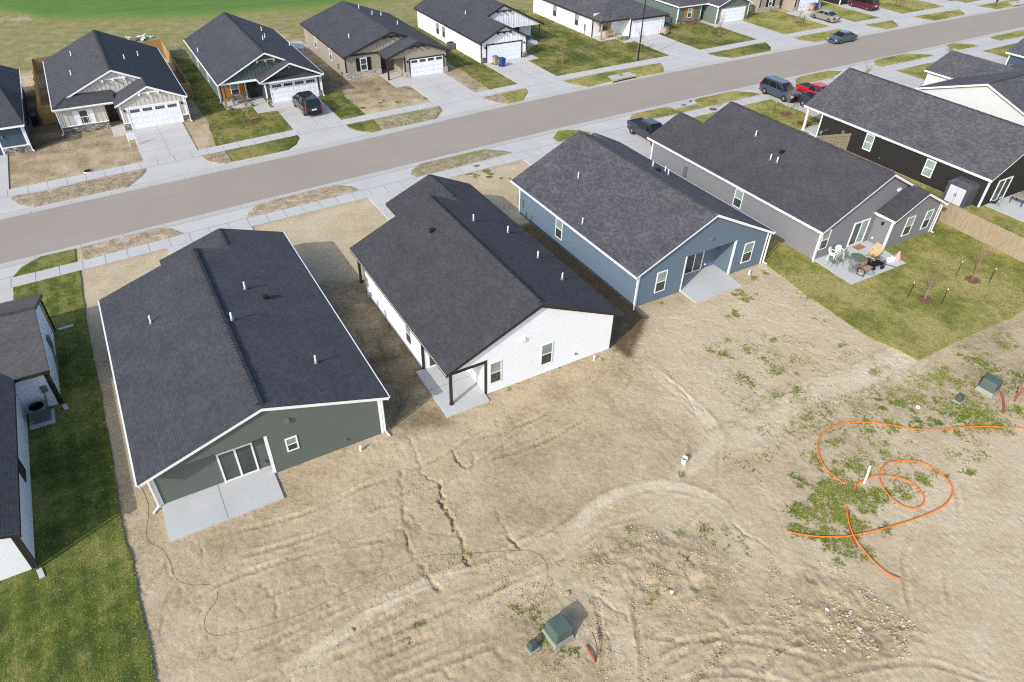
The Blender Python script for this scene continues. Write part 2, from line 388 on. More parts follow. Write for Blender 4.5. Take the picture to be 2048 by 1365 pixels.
# ------------------------------------------------------------------ house kit (world coordinates, root at the house's base)
RT = .05
class House:
    def __init__(s, label, cx, cy, roofmat, wallmat, trim, name='house', fnd=True):
        s.t = thing(name, label, 'house', (cx, cy, 0))
        s.roof = MB(); s.wall = MB(); s.brd = Multi(); s.cor = Multi(); s.gut = Multi(); s.acc = 'acc'; s.accd = {}; s.fnd = Multi(); s.stn = Multi(); s.spt = []
        s.rm, s.wm, s.tm = roofmat, wallmat, trim; s.accm = BB_WHITE; s.stm = STONE; s.gm = trim; s.hasfnd = fnd; s.sof = WHITE
    def plane(s, poly, zf, axis, m, boards=(), gutters=()):
        """one roof plane over a plan polygon; boards/gutters are edge numbers"""
        k = math.sqrt(1+m*m); top = [Vector((x, y, zf(x, y))) for x, y in poly]
        uv = [((p.y, p.x*k) if axis == 'x' else (p.x, p.y*k)) for p in top]
        # course order runs upslope
        c = Vector((sum(p.x for p in top)/len(top), sum(p.y for p in top)/len(top), 0)); e = .1
        gr = (zf(c.x+e, c.y)-zf(c.x-e, c.y)) if axis == 'x' else (zf(c.x, c.y+e)-zf(c.x, c.y-e))
        if gr < 0: uv = [(a, -b) for a, b in uv]
        s.roof.face(top, 0, uv); low = [p-Vector((0, 0, RT)) for p in top]; s.roof.face(low[::-1], 1)
        n = len(top)
        for i in range(n): s.roof.face([top[i], low[i], low[(i+1) % n], top[(i+1) % n]], 0, [(0, 0), (0, .05), (1, .05), (1, 0)])
        for i in list(boards)+list(gutters):
            p, q = top[i], top[(i+1) % n]; d = (q-p); d.z = 0; d.normalize(); nn = Vector((d.y, -d.x, 0))
            if (c-p).dot(nn) * 1.0 < 0 or (Vector((c.x, c.y, 0))-Vector((p.x, p.y, 0))).dot(nn) < 0: nn = -nn
            a = .02; b = .06; h = .2
            def q4(o, z): return [p+nn*a+Vector((0, 0, z)), q+nn*a+Vector((0, 0, z)), q+nn*b+Vector((0, 0, z)), p+nn*b+Vector((0, 0, z))]
            s.brd.hexa(q4(0, -RT-.002-h)+q4(0, -RT-.002))
        for i in gutters:
            p, q = top[i], top[(i+1) % n]; d = (q-p).normalized(); nn = Vector((d.y, -d.x, 0))
            if (Vector((c.x, c.y, 0))-Vector((p.x, p.y, 0))).dot(nn) > 0: nn = -nn
            g0 = [p-nn*.015+Vector((0, 0, -.14)), q-nn*.015+Vector((0, 0, -.14)), q+nn*.085+Vector((0, 0, -.14)), p+nn*.085+Vector((0, 0, -.14))]
            s.gut.hexa(g0+[v+Vector((0, 0, .115)) for v in g0])
    def seg(s, p0, p1, tops, mb=None, z0=-.3, mi=0):
        """a straight wall from p0 to p1, tops = [(t, z)...] along it"""
        P = lambda t, z: (p0[0]+(p1[0]-p0[0])*t, p0[1]+(p1[1]-p0[1])*t, z)
        if mb == 'acc': mb = s.accd.setdefault(round(p0[1], 1), MB())
        if mb is not None: mb.face([P(0, z0), P(1, z0)]+[P(t, z) for t, z in reversed(tops)], mi); return
        s.lap([P(0, z0), P(1, z0)]+[P(t, z) for t, z in reversed(tops)])
    def lap(s, poly, pitch=.17, lip=.012):
        """clapboards: the wall outline cut into courses, each leaning out at its lower edge"""
        p0, p1 = Vector(poly[0]), Vector(poly[1]); d = (p1-p0); d.z = 0; d.normalize(); n = Vector((d.y, -d.x, 0)); c = s.t.location
        mid = sum((Vector(q) for q in poly), Vector())/len(poly)
        if (mid-c).dot(n) < 0: n = -n
        def clip(P, z, up):
            out = []
            for a, b in zip(P, P[1:]+P[:1]):
                ia, ib = (a.z >= z) == up or a.z == z, (b.z >= z) == up or b.z == z
                if ia: out.append(a)
                if ia != ib and a.z != b.z: out.append(a.lerp(b, (z-a.z)/(b.z-a.z)))
            return out
        V = [Vector(q) for q in poly]; zmin, zmax = min(q.z for q in V), max(q.z for q in V); k = math.floor(zmin/pitch)
        while k*pitch < zmax:
            a, b = k*pitch, (k+1)*pitch; k += 1
            Q = clip(clip(V, a, True), b, False)
            if len(Q) < 3 or max(q.z for q in Q)-min(q.z for q in Q) < .004: continue
            s.wall.face([q+n*lip*(b-q.z)/pitch for q in Q])
            L = sorted([q for q in Q if abs(q.z-a) < 1e-4], key=lambda q: (q-p0).dot(d))
            if len(L) >= 2: s.wall.face([L[0], L[-1], L[-1]+n*lip, L[0]+n*lip])
    def corner(s, x, y, sx, sy, z1, z0=0, w=.12, o=.022):
        s.cor.box((x+sx*o, y+sy*o, z0), (x-sx*w, y-sy*w, z1))
    def spout(s, x, y, z1, dx=0, dy=0):
        m = MB(); m.box((x-.04, y-.04, .12), (x+.04, y+.04, z1)); m.bar((x, y, .13), (x+dx*.5, y+dy*.5, .06), .08); s.spt.append(m)
    def frame(s, name, axis, at, sgn, u0, u1, z0, z1, fm, fw=.07, split='h', glass=None, d=.05, parent=None, rail=None):
        """window or sliding door on a wall plane; axis = 'y': wall plane y=at with outward normal sgn"""
        mb = MB(); pn = MB()
        def bx(m, a0, a1, c0, c1, e0, e1, mi=0):
            lo, hi = at+sgn*e0, at+sgn*e1
            if axis == 'y': m.box((a0, lo, c0), (a1, hi, c1), mi)
            else: m.box((lo, a0, c0), (hi, a1, c1), mi)
        bx(mb, u0, u0+fw, z0, z1, -.02, d); bx(mb, u1-fw, u1, z0, z1, -.02, d)
        bx(mb, u0+fw, u1-fw, z0, z0+fw, -.02, d); bx(mb, u0+fw, u1-fw, z1-fw, z1, -.02, d)
        um, zm = (u0+u1)/2, (z0+z1)/2
        g = glass or (GL_SCREEN, GL_DARK)
        if split == 'h':
            bx(mb, u0+fw, u1-fw, zm-.03, zm+.03, -.02, d-.01)
            bx(pn, u0+fw, u1-fw, zm+.03, z1-fw, -.01, .032, 0); bx(pn, u0+fw, u1-fw, z0+fw, zm-.03, -.01, .028, 1)
        elif split == 'v':
            bx(mb, um-.05, um+.05, z0+fw, z1-fw, -.02, d-.01)
            bx(pn, u0+fw, um-.05, z0+fw, z1-fw, -.01, .032, 0); bx(pn, um+.05, u1-fw, z0+fw, z1-fw, -.01, .028, 1)
        else: bx(pn, u0+fw, u1-fw, z0+fw, z1-fw, -.01, .028, 0)
        f = mb.build(name, fm, s.t); pn.build('pane', list(g), f); return f
    def door(s, axis, at, sgn, u0, u1, z0, z1, m):
        mb = MB(); hb = MB()
        def bx(mm, a0, a1, c0, c1, e0, e1):
            lo, hi = at+sgn*e0, at+sgn*e1
            if axis == 'y': mm.box((a0, lo, c0), (a1, hi, c1))
            else: mm.box((lo, a0, c0), (hi, a1, c1))
        bx(mb, u0, u1, z0, z1, -.02, .04)
        for k in range(2):
            for j in range(2):
                w = (u1-u0)/2; bx(mb, u0+.1+j*(w-.02), u0+w-.08+j*(w-.02), z0+.2+k*.95, z0+.95+k*.95, .04, .055)
        bx(hb, u1-.12, u1-.06, 1.0, 1.1, .04, .1)
        d = mb.build('door', m, s.t); hb.build('handle', STEEL, d); return d
    def garage(s, at, sgn, x0, x1, z1, trim, wins=True, tall=False, pan=True):
        """sectional overhead door in the wall plane y=at"""
        fr = MB(); y = lambda e: at+sgn*e
        fr.box((x0-.14, y(-.02), 0), (x0, y(.06), z1+.14)); fr.box((x1, y(-.02), 0), (x1+.14, y(.06), z1+.14)); fr.box((x0, y(-.02), z1), (x1, y(.06), z1+.14))
        fr.build('garage_frame', trim, s.t)
        mb = MB(); n = 4; hh = z1/n
        for k in range(n):
            mb.box((x0, y(-.02), k*hh+.008), (x1, y(.026), (k+1)*hh-.008))
            if pan and not (wins and k == n-1):
                nn = 4
                ww = (x1-x0)/nn
                for j in range(nn):
                    a = x0+j*ww
                    for h2 in ((0, .5), (.5, 1)): mb.box((a+.1+h2[0]*(ww-.1), y(.026), k*hh+.1), (a-.02+.02+h2[1]*(ww-.1)-.0, y(.036), (k+1)*hh-.1))
        d = mb.build('garage_door', GARAGE, s.t)
        if wins:
            ww = (x1-x0)/4
            for j in range(4):
                pb = MB(); a, b = x0+j*ww+.14, x0+(j+1)*ww-.14; z0w = z1-hh+.12; z1w = z1-.12
                nn = 1 if tall else 4; w = (b-a)/nn
                for q in range(nn): pb.box((a+q*w+.015, y(0), z0w), (a+(q+1)*w-.015, y(.042), z1w))
                pb.build('door_window', GL_DARK, d)
    def vent(s, x, y, z, h=.5, cap=False, mat=None):
        if cap:
            mb = MB(); mb.rbox((x, y, z+.08), (.32, .26, .2), .0); mb.rbox((x, y, z+.19), (.36, .3, .03)); mb.build('exhaust_vent', BLACK, s.t); return
        mb = MB(); mb.tube([(x, y, z-.2), (x, y, z+h)], .055, 8); p = mb.build('vent_pipe', PVC, s.t)
        fb = MB(); fb.lathe((x, y, z-.02), [(.13, 0), (.13, .06), (.07, .16)], 10); fb.build('flashing', GREYTRIM if mat is None else mat, p)
    def ridge(s, p, q, w=.17, lift=.02, tall=.0, mat=None):
        """overlapping cap shingles along a ridge"""
        p, q = Vector(p), Vector(q); L = (q-p).length; d = (q-p).normalized(); a = d.cross(Vector((0, 0, 1))).normalized()
        n = max(2, int(L/.3)); mb = MB()
        for i in range(n):
            o = p+d*(i*L/n); e = p+d*((i+1)*L/n); j = random.uniform(-.006, .006); k = lift+tall+random.uniform(0, .016)
            dr = w*s.slope
            P = []
            for oo, kk in ((o, k+.042), (e, k+.0)):
                P.append([oo-a*w+Vector((0, 0, kk-dr+j)), oo+Vector((0, 0, kk)), oo+a*w+Vector((0, 0, kk-dr-j))])
            V = P[0]+P[1]; V = V+[v-Vector((0, 0, .03+tall)) for v in V]
            mb.mesh(V, [(0, 1, 4, 3), (1, 2, 5, 4), (6, 9, 10, 7), (7, 10, 11, 8), (0, 3, 9, 6), (2, 8, 11, 5), (0, 6, 7, 1), (1, 7, 8, 2), (3, 4, 10, 9), (4, 5, 11, 10)])
        mb.build('ridge_cap', mat or RIDGE, s.t)
    def battens(s, axis, at, sgn, u0, u1, zlo, zhi, step=.4, w=.05):
        u = u0+step*.5
        while u < u1:
            a, b = zlo(u), zhi(u)
            if b-a > .12:
                s.accd.setdefault(round(at, 1), MB()).box((u-w/2, at, a), (u+w/2, at+sgn*.03, b))
            u += step
    def done(s):
        s.roof.build('roof', [s.rm, s.sof], s.t); s.wall.build('wall', s.wm, s.t, recalc=False)
        for mb, n, m in [(s.brd, 'fascia_board', s.tm), (s.cor, 'corner_board', s.tm), (s.gut, 'gutter', s.gm), (s.stn, 'stone_skirt', s.stm)]+[(x, 'board_panel', s.accm) for x in s.accd.values()]+[(x, 'downspout', s.gm) for x in s.spt]:
            if mb.v: mb.build(n, m, s.t)
        if s.fnd.v: s.fnd.build('foundation', CONC_D, s.t)
        return s.t
def footing(h, x0, y0, x1, y1, z=.14):
    h.fnd.box((x0-.01, y0-.01, -.4), (x1+.01, y1+.01, z))
def bracket_beam(h, xc, y, sgn, z, span, m, n=3):
    """decorative gable beam with short brackets"""
    mb = MB(); mb.box((xc-span/2, y, z), (xc+span/2, y+sgn*.09, z+.12))
    for k in range(n):
        x = xc+(k-(n-1)/2)*span/(n-1)*.8; mb.box((x-.09, y, z-.1), (x+.09, y+sgn*.34, z+.1))
    mb.build('gable_bracket', m, h.t)
def shutters(h, at, sgn, u0, u1, z0, z1, m, w=.5):
    for a, b in ((u0-w, u0-.02), (u1+.02, u1+w)):
        mb = MB(); y = lambda e: at+sgn*e
        mb.box((a, y(0), z0), (b, y(.035), z1))
        for c0, c1 in ((z0, z0+.1), (z1-.1, z1), ((z0+z1)/2-.05, (z0+z1)/2+.05)): mb.box((a, y(.035), c0), (b, y(.055), c1))
        for q in (a, b-.08): mb.box((q, y(.035), z0+.1), (q+.08, y(.053), z1-.1))
        mb.build('shutter', m, h.t)
def wall_lamp(h, axis, at, sgn, u, z, m=None, s=1.0):
    mb = MB()
    if axis == 'y': mb.box((u-.07*s, at, z-.12*s), (u+.07*s, at+sgn*.06, z+.12*s)); mb.box((u-.05*s, at+sgn*.06, z-.08*s), (u+.05*s, at+sgn*.2*s, z+.1*s))
    else: mb.box((at, u-.07*s, z-.12*s), (at+sgn*.06, u+.07*s, z+.12*s)); mb.box((at+sgn*.06, u-.05*s, z-.08*s), (at+sgn*.2*s, u+.05*s, z+.1*s))
    mb.build('wall_light', m or BLACK, h.t)
def post(h, x, y, z1, m, w=.16, name='porch_post', z0=0):
    mb = MB(); mb.box((x-w/2, y-w/2, z0), (x+w/2, y+w/2, z1)); mb.box((x-w/2-.03, y-w/2-.03, z0), (x+w/2+.03, y+w/2+.03, z0+.12)); mb.build(name, m, h.t)
def soffit(h, x0, y0, x1, y1, z, m=None):
    mb = MB(); mb.box((x0, y0, z), (x1, y1, z+.03)); mb.build('porch_ceiling', m or WHITE, h.t)
# ================================================================== near side of the street
FR = GREYTRIM
# ---- dark green house with charcoal roof -------------------------------------------------
def house_green():
    h = House('dark green house with a small square window and a patio door behind bare dirt', 2.3, 36, ROOF_A, S_GREEN, WHITE)
    xL, xP, xR, zE, zP = -3.85, 2.18, 8.47, 2.67, 4.75; mL = (zP-zE)/(xP-xL); mR = (zP-zE)/(xR-xP); h.slope = mL
    yR, yM, yF = 26.40, 43.2, 46.35
    ZL = lambda x, y: zE+mL*(x-xL); ZR = lambda x, y: zE+mR*(xR-x)
    xg = 4.33; zg = ZR(xg, 0); xl = .12; mg = (zg-zE)/(xg-xl); ZG = lambda x, y: zE+mg*(x-xl)
    h.plane([(xL, yR), (xP, yR), (xP, yM), (xL, yM)], ZL, 'x', mL, boards=(0, 2), gutters=(3,))
    h.plane([(xP, yR), (xR, yR), (xR, yF), (xg, yF), (xg, yM), (xP, yM)], ZR, 'x', mR, boards=(0, 2), gutters=(1,))
    h.plane([(xl, yM-.35), (xg, yM-.35), (xg, yF), (xl, yF)], ZG, 'x', mg, boards=(2, 3))
    h.ridge((xP, yR+.3, zP), (xP, yM-.2, zP), .19, .03, .05); h.ridge((xg, yM+.6, zg), (xg, yF-.1, zg), .16, .02)
    wl, wr, yb, yrec, yf, ygf = -3.39, 8.02, 26.6, 27.2, 42.8, 45.9
    a, b = 1.97, 2.72
    footing(h, wl+.05, yrec+.05, wr-.03, yf-.05, .05); footing(h, a+.05, yb+.03, wr-.03, yb+1, .05)
    tl, tr = ZL(wl, 0)-RT, ZR(wr, 0)-RT
    h.seg((wl, yrec), (a, yrec), [(0, b), (1, b)])                                     # recessed wall
    h.seg((a, yb), (wr, yb), [(0, b), (1, min(b, tr))])
    h.lap([(wl, yb, b-.0), (a, yb, b), (wr, yb, min(b, tr)), (wr, yb, tr), (xP, yb, zP-RT), (wl, yb, max(tl, b+.01))])
    h.seg((a, yb), (a, yrec), [(0, b), (1, b)])
    soffit(h, wl, yb, a, yrec, b-.03, S_GREEN)
    h.seg((wl, yrec), (wl, yf), [(0, tl), (1, tl)]); h.seg((wr, yb), (wr, ygf), [(0, tr), (1, tr)])
    h.seg((wl, yf), (xg, yf), [(0, tl), ((xP-wl)/(xg-wl), zP-RT), (1, ZR(xg, 0)-RT)])
    h.seg((.6, ygf), (wr, ygf), [(0, ZG(.6, 0)-RT), ((xg-.6)/(wr-.6), zg-RT), (1, tr)]); h.seg((.6, yf), (.6, ygf), [(0, ZG(.6, 0)-RT), (1, ZG(.6, 0)-RT)])
    h.corner(wl, yrec, -1, -1, tl-.12, w=.13); h.corner(wr, yb, 1, -1, tr-.12, w=.13); h.cor.box((a-.022, yb-.022, 0), (a+.13, yb+.12, b)); h.corner(wl, yf, -1, 1, tl-.12)
    h.frame('sliding_door', 'y', yrec, -1, -.36, 1.38, .03, 2.12, WHITE, .09, 'v', (GL_MID, GL_DARK), .07)
    h.frame('window', 'y', yb, -1, 2.87, 3.49, 1.15, 2.09, WHITE, .08)
    h.spout(8.1, 26.52, 2.45, .2, -.8); h.spout(-3.5, 27.1, 2.45, -.6, -.5)
    mb = MB(); mb.box((3.06, 26.6, 3.2), (3.3, 26.45, 3.42)); mb.build('wall_vent', GREYTRIM, h.t)
    wall_lamp(h, 'y', yrec, -1, 1.71, .5, GREYTRIM, .8); wall_lamp(h, 'y', yb, -1, 5.9, .55, GREYTRIM, .6)
    for x, y in ((4.09, 37.89), (2.63, 34.36), (5.78, 29.83)): h.vent(x, y, ZR(x, y))
    h.vent(5.0, 36.76, ZR(5, 0), cap=True); h.vent(-1.35, 37.84, ZL(-1.35, 0))
    return h.done()
house_green()

# ---- white house with black trim ---------------------------------------------------------
def house_white():
    h = House('white house with dark trim, a corner patio on one post and a brown-black roof', 17.9, 36, ROOF_C, S_WHITE, DARKTRIM)
    xL, xP, xR, zE, zP = 11.85, 17.95, 24.02, 2.77, 5.5; m = (zP-zE)/(xP-xL); mR = (zP-zE)/(xR-xP); h.slope = m
    yR, yM, yF = 26.36, 41.75, 46.9; h.gm = DARKTRIM
    ZL = lambda x, y: zE+m*(x-xL); ZR = lambda x, y: zE+mR*(xR-x)
    xg = 20.45; zg = ZR(xg, 0); xl = 16.65; mg = (zg-zE)/(xg-xl); ZG = lambda x, y: zE+mg*(x-xl)
    h.plane([(xL, yR), (xP, yR), (xP, yM), (xL, yM)], ZL, 'x', m, boards=(0, 2, 3))
    h.plane([(xP, yR), (xR, yR), (xR, yF), (xg, yF), (xg, yM), (xP, yM)], ZR, 'x', mR, boards=(0, 1, 2))
    h.plane([(xl, yM-.35), (xg, yM-.35), (xg, yF), (xl, yF)], ZG, 'x', mg, boards=(2, 3))
    de = Multi(); de.box((xR-.03, yR, zE-.07), (xR+.02, yF, zE-.02)); de.box((xL-.02, yR, zE-.07), (xL+.03, yM, zE-.02)); de.build('drip_edge', plain('drip_edge', srgb(176, 186, 168), .5), h.t)
    h.ridge((xP, yR+.3, zP), (xP, yM-.2, zP), .17, .02, .03); h.ridge((xg, yM+.9, zg), (xg, yF-.1, zg), .16, .02)
    wl, wr, yb, px, py, yf, ygf = 12.16, 23.62, 26.62, 14.44, 30.4, 40.0, 46.4
    tl, tr = ZL(wl, 0)-RT, ZR(wr, 0)-RT; b = 2.62
    footing(h, px+.04, yb+.03, wr-.03, yf, .1); footing(h, wl+.05, py+.05, px, yf, .1)
    tp = ZL(px, 0)-RT
    h.seg((px, yb), (wr, yb), [(0, tp), ((xP-px)/(wr-px), zP-RT), (1, tr)])
    h.lap([(wl, yb, b), (px, yb, b), (px, yb, tp), (wl, yb, tl)])
    h.seg((px, yb), (px, py), [(0, b), (1, b)]); h.seg((wl, py), (px, py), [(0, b), (1, b)])
    h.seg((wl, py), (wl, yf), [(0, tl), (1, tl)]); h.seg((wr, yb), (wr, ygf), [(0, tr), (1, tr)])
    h.seg((wl, yf), (17.2, yf), [(0, b), (1, b)]); h.seg((17.2, yf), (17.2, ygf), [(0, ZG(17.2, 0)-RT), (1, ZG(17.2, 0)-RT)])
    h.lap([(wl, 41.5, b), (17.2, 41.5, b), (xg, 41.5, b), (xg, 41.5, ZR(xg, 0)-RT), (xP, 41.5, zP-RT), (wl, 41.5, tl)])
    h.seg((17.2, ygf), (wr, ygf), [(0, ZG(17.2, 0)-RT), ((xg-17.2)/(wr-17.2), zg-RT), (1, tr)])
    soffit(h, wl, yb, px, py, b-.03); soffit(h, wl, yf, 17.2, 41.5, b-.03)
    bm = Multi(); bm.box((wl, yb, b-.25), (px, yb+.14, b-.03)); bm.box((wl, yb+.14, b-.25), (wl+.14, py, b-.03)); bm.box((wl, yf, b-.25), (wl+.14, 41.5, b-.03)); bm.build('porch_beam', DARKTRIM, h.t)
    post(h, 12.28, 26.76, b-.2, DARKTRIM, .15); post(h, 12.28, 41.4, b-.2, DARKTRIM, .15)
    h.corner(wr, yb, 1, -1, tr-.1); h.cor.box((px-.022, yb-.022, 0), (px+.1, yb+.1, b)); h.corner(wl, py, -1, -1, b-.25); h.corner(wl, yf, -1, 1, b-.2)
    for u0, u1 in ((14.71, 15.5), (18.22, 19.05)): h.frame('window', 'y', yb, -1, u0, u1, .68, 2.27, WHITE, .06)
    h.frame('window', 'x', wl, -1, 31.95, 32.8, .7, 2.2, WHITE, .06)
    h.frame('sliding_door', 'y', py, -1, 12.5, 14.2, .06, 2.1, WHITE, .09, 'v', (GL_MID, GL_DARK), .07)
    mb = MB(); mb.box((16.72, yb, 3.12), (17.02, yb-.14, 3.34)); mb.build('wall_vent', PVC, h.t)
    wall_lamp(h, 'y', yb, -1, 20.81, .62, GREYTRIM, .6); wall_lamp(h, 'y', py, -1, 14.33, 1.9, DARKTRIM, .7)
    mt = Multi(); mt.box((12.16, 39.3, .9), (12.0, 39.7, 1.5)); mt.tube([(12.08, 39.5, .1), (12.08, 39.5, .9)], .03); mt.tube([(12.06, 37.6, 0), (12.06, 37.6, .8)], .03); mt.tube([(12.06, 36.2, 0), (12.06, 36.2, .9)], .03); mt.lathe((12.0, 39.0, .35), [(.1, 0), (.12, .1), (.12, .25), (.05, .3)]); mt.build('utility_meter', STEEL, h.t)
    for x, y in ((19.72, 38.03), (21.87, 36.98), (21.98, 33.17), (21.94, 30.17)): h.vent(x, y, ZR(x, y))
    h.vent(16.47, 37.8, ZL(16.47, 0), cap=True)
    return h.done()
house_white()

# ---- blue house --------------------------------------------------------------------------
def house_blue():
    h = House('slate blue house with a mottled grey roof and a recessed patio under its rear gable', 33.9, 37, ROOF_B, S_BLUE, WHITE)
    xL, xP, xR, zE, zP = 27.37, 33.9, 40.42, 2.78, 5.87; m = (zP-zE)/(xP-xL); h.slope = m; yR, yM, yF = 29.22, 45.6, 48.2
    ZL = lambda x, y: zE+m*(x-xL); ZR = lambda x, y: zE+m*(xR-x)
    xg = 37.24; zg = ZR(xg, 0); xl = 34.0; mg = m; ZG = lambda x, y: zg-mg*(xg-x)
    h.plane([(xL, yR), (xP, yR), (xP, yM+.3), (xL, yM+.3)], ZL, 'x', m, boards=(0, 2), gutters=(3,))
    h.plane([(xP, yR), (xR, yR), (xR, yF), (xg, yF), (xg, yM+.3), (xP, yM+.3)], ZR, 'x', m, boards=(0, 2), gutters=(1,))
    h.plane([(xl, yM), (xg, yM), (xg, yF), (xl, yF)], ZG, 'x', mg, boards=(2, 3))
    h.ridge((xP, yR+.3, zP), (xP, yM, zP), .17, .012)
    wl, wr, yb, yrec, p0, p1, b, yf, ygf = 27.79, 40.05, 29.46, 31.0, 31.98, 36.66, 2.92, 45.2, 47.8
    tl, tr = ZL(wl, 0)-RT, ZR(wr, 0)-RT
    footing(h, wl+.05, yrec+.05, wr-.05, yf, .1); footing(h, wl+.03, yb+.03, p0-.03, yrec+.2, .1); footing(h, p1+.03, yb+.03, wr-.03, yrec+.2, .1)
    h.seg((wl, yb), (p0, yb), [(0, tl), (1, b)]); h.seg((p1, yb), (wr, yb), [(0, b), (1, tr)])
    h.lap([(wl, yb, tl), (p0, yb, b), (p1, yb, b), (wr, yb, tr), (xP, yb, zP-RT)])
    for x in (p0, p1): h.seg((x, yb), (x, yrec), [(0, b), (1, b)])
    h.seg((p0, yrec), (p1, yrec), [(0, b), (1, b)]); soffit(h, p0, yb, p1, yrec, b-.03, S_BLUE)
    h.seg((wl, yb), (wl, yf), [(0, tl), (1, tl)]); h.seg((wr, yb), (wr, ygf), [(0, tr), (1, tr)])
    h.seg((wl, yf), (xg, yf), [(0, tl), ((xP-wl)/(xg-wl), zP-RT), (1, zg-RT)]); h.seg((34.4, ygf), (wr, ygf), [(0, ZG(34.4, 0)-RT), ((xg-34.4)/(wr-34.4), zg-RT), (1, tr)])
    h.seg((34.4, yf), (34.4, ygf), [(0, ZG(34.4, 0)-RT), (1, ZG(34.4, 0)-RT)])
    h.corner(wl, yb, -1, -1, tl-.14); h.corner(wr, yb, 1, -1, tr-.14); h.corner(wl, yf, -1, 1, tl-.1)
    h.cor.box((p0-.1, yb-.022, 0), (p0+.022, yb+.1, b)); h.cor.box((p1-.022, yb-.022, 0), (p1+.1, yb+.1, b))
    for u0, u1 in ((29.42, 30.35), (37.72, 38.72)): h.frame('window', 'y', yb, -1, u0, u1, .66, 2.35, WHITE, .07)
    h.frame('window', 'x', wl, -1, 38.68, 39.62, .6, 2.25, WHITE, .07)
    h.frame('sliding_door', 'y', yrec, -1, 33.55, 35.3, .03, 2.1, WHITE, .09, 'v', (GL_DARK, GL_MID), .07)
    h.spout(27.66, 29.36, 2.55, -.3, -.4); h.spout(40.2, 29.36, 2.55, .3, -.6)
    mb = MB(); mb.box((33.8, yb, 3.75), (34.08, yb-.14, 3.95)); mb.build('wall_vent', S_BLUE, h.t)
    wall_lamp(h, 'y', yrec, -1, 35.63, .4, PVC, .6)
    mt = Multi(); mt.box((wl, 44.4, .9), (wl-.16, 44.8, 1.5)); mt.lathe((wl-.12, 44.0, .3), [(.11, 0), (.13, .1), (.13, .28), (.05, .33)]); mt.tube([(wl-.08, 43.2, 0), (wl-.08, 43.2, .7)], .04)
    for yy in (32.0, 34.6, 37.0): mt.tube([(wl-.05, yy, .28), (wl-.16, yy, .28)], .035)
    mt.build('utility_meter', STEEL, h.t)
    for x, y in ((30.55, 40.96), (27.98, 36.51)): h.vent(x, y, ZL(x, y))
    for x, y in ((37.21, 39.93), (38.08, 39.32), (37.63, 38.46)): h.vent(x, y, ZR(x, y))
    h.vent(36.9, 38.9, ZR(36.9, 0), cap=True)
    return h.done()
house_blue()

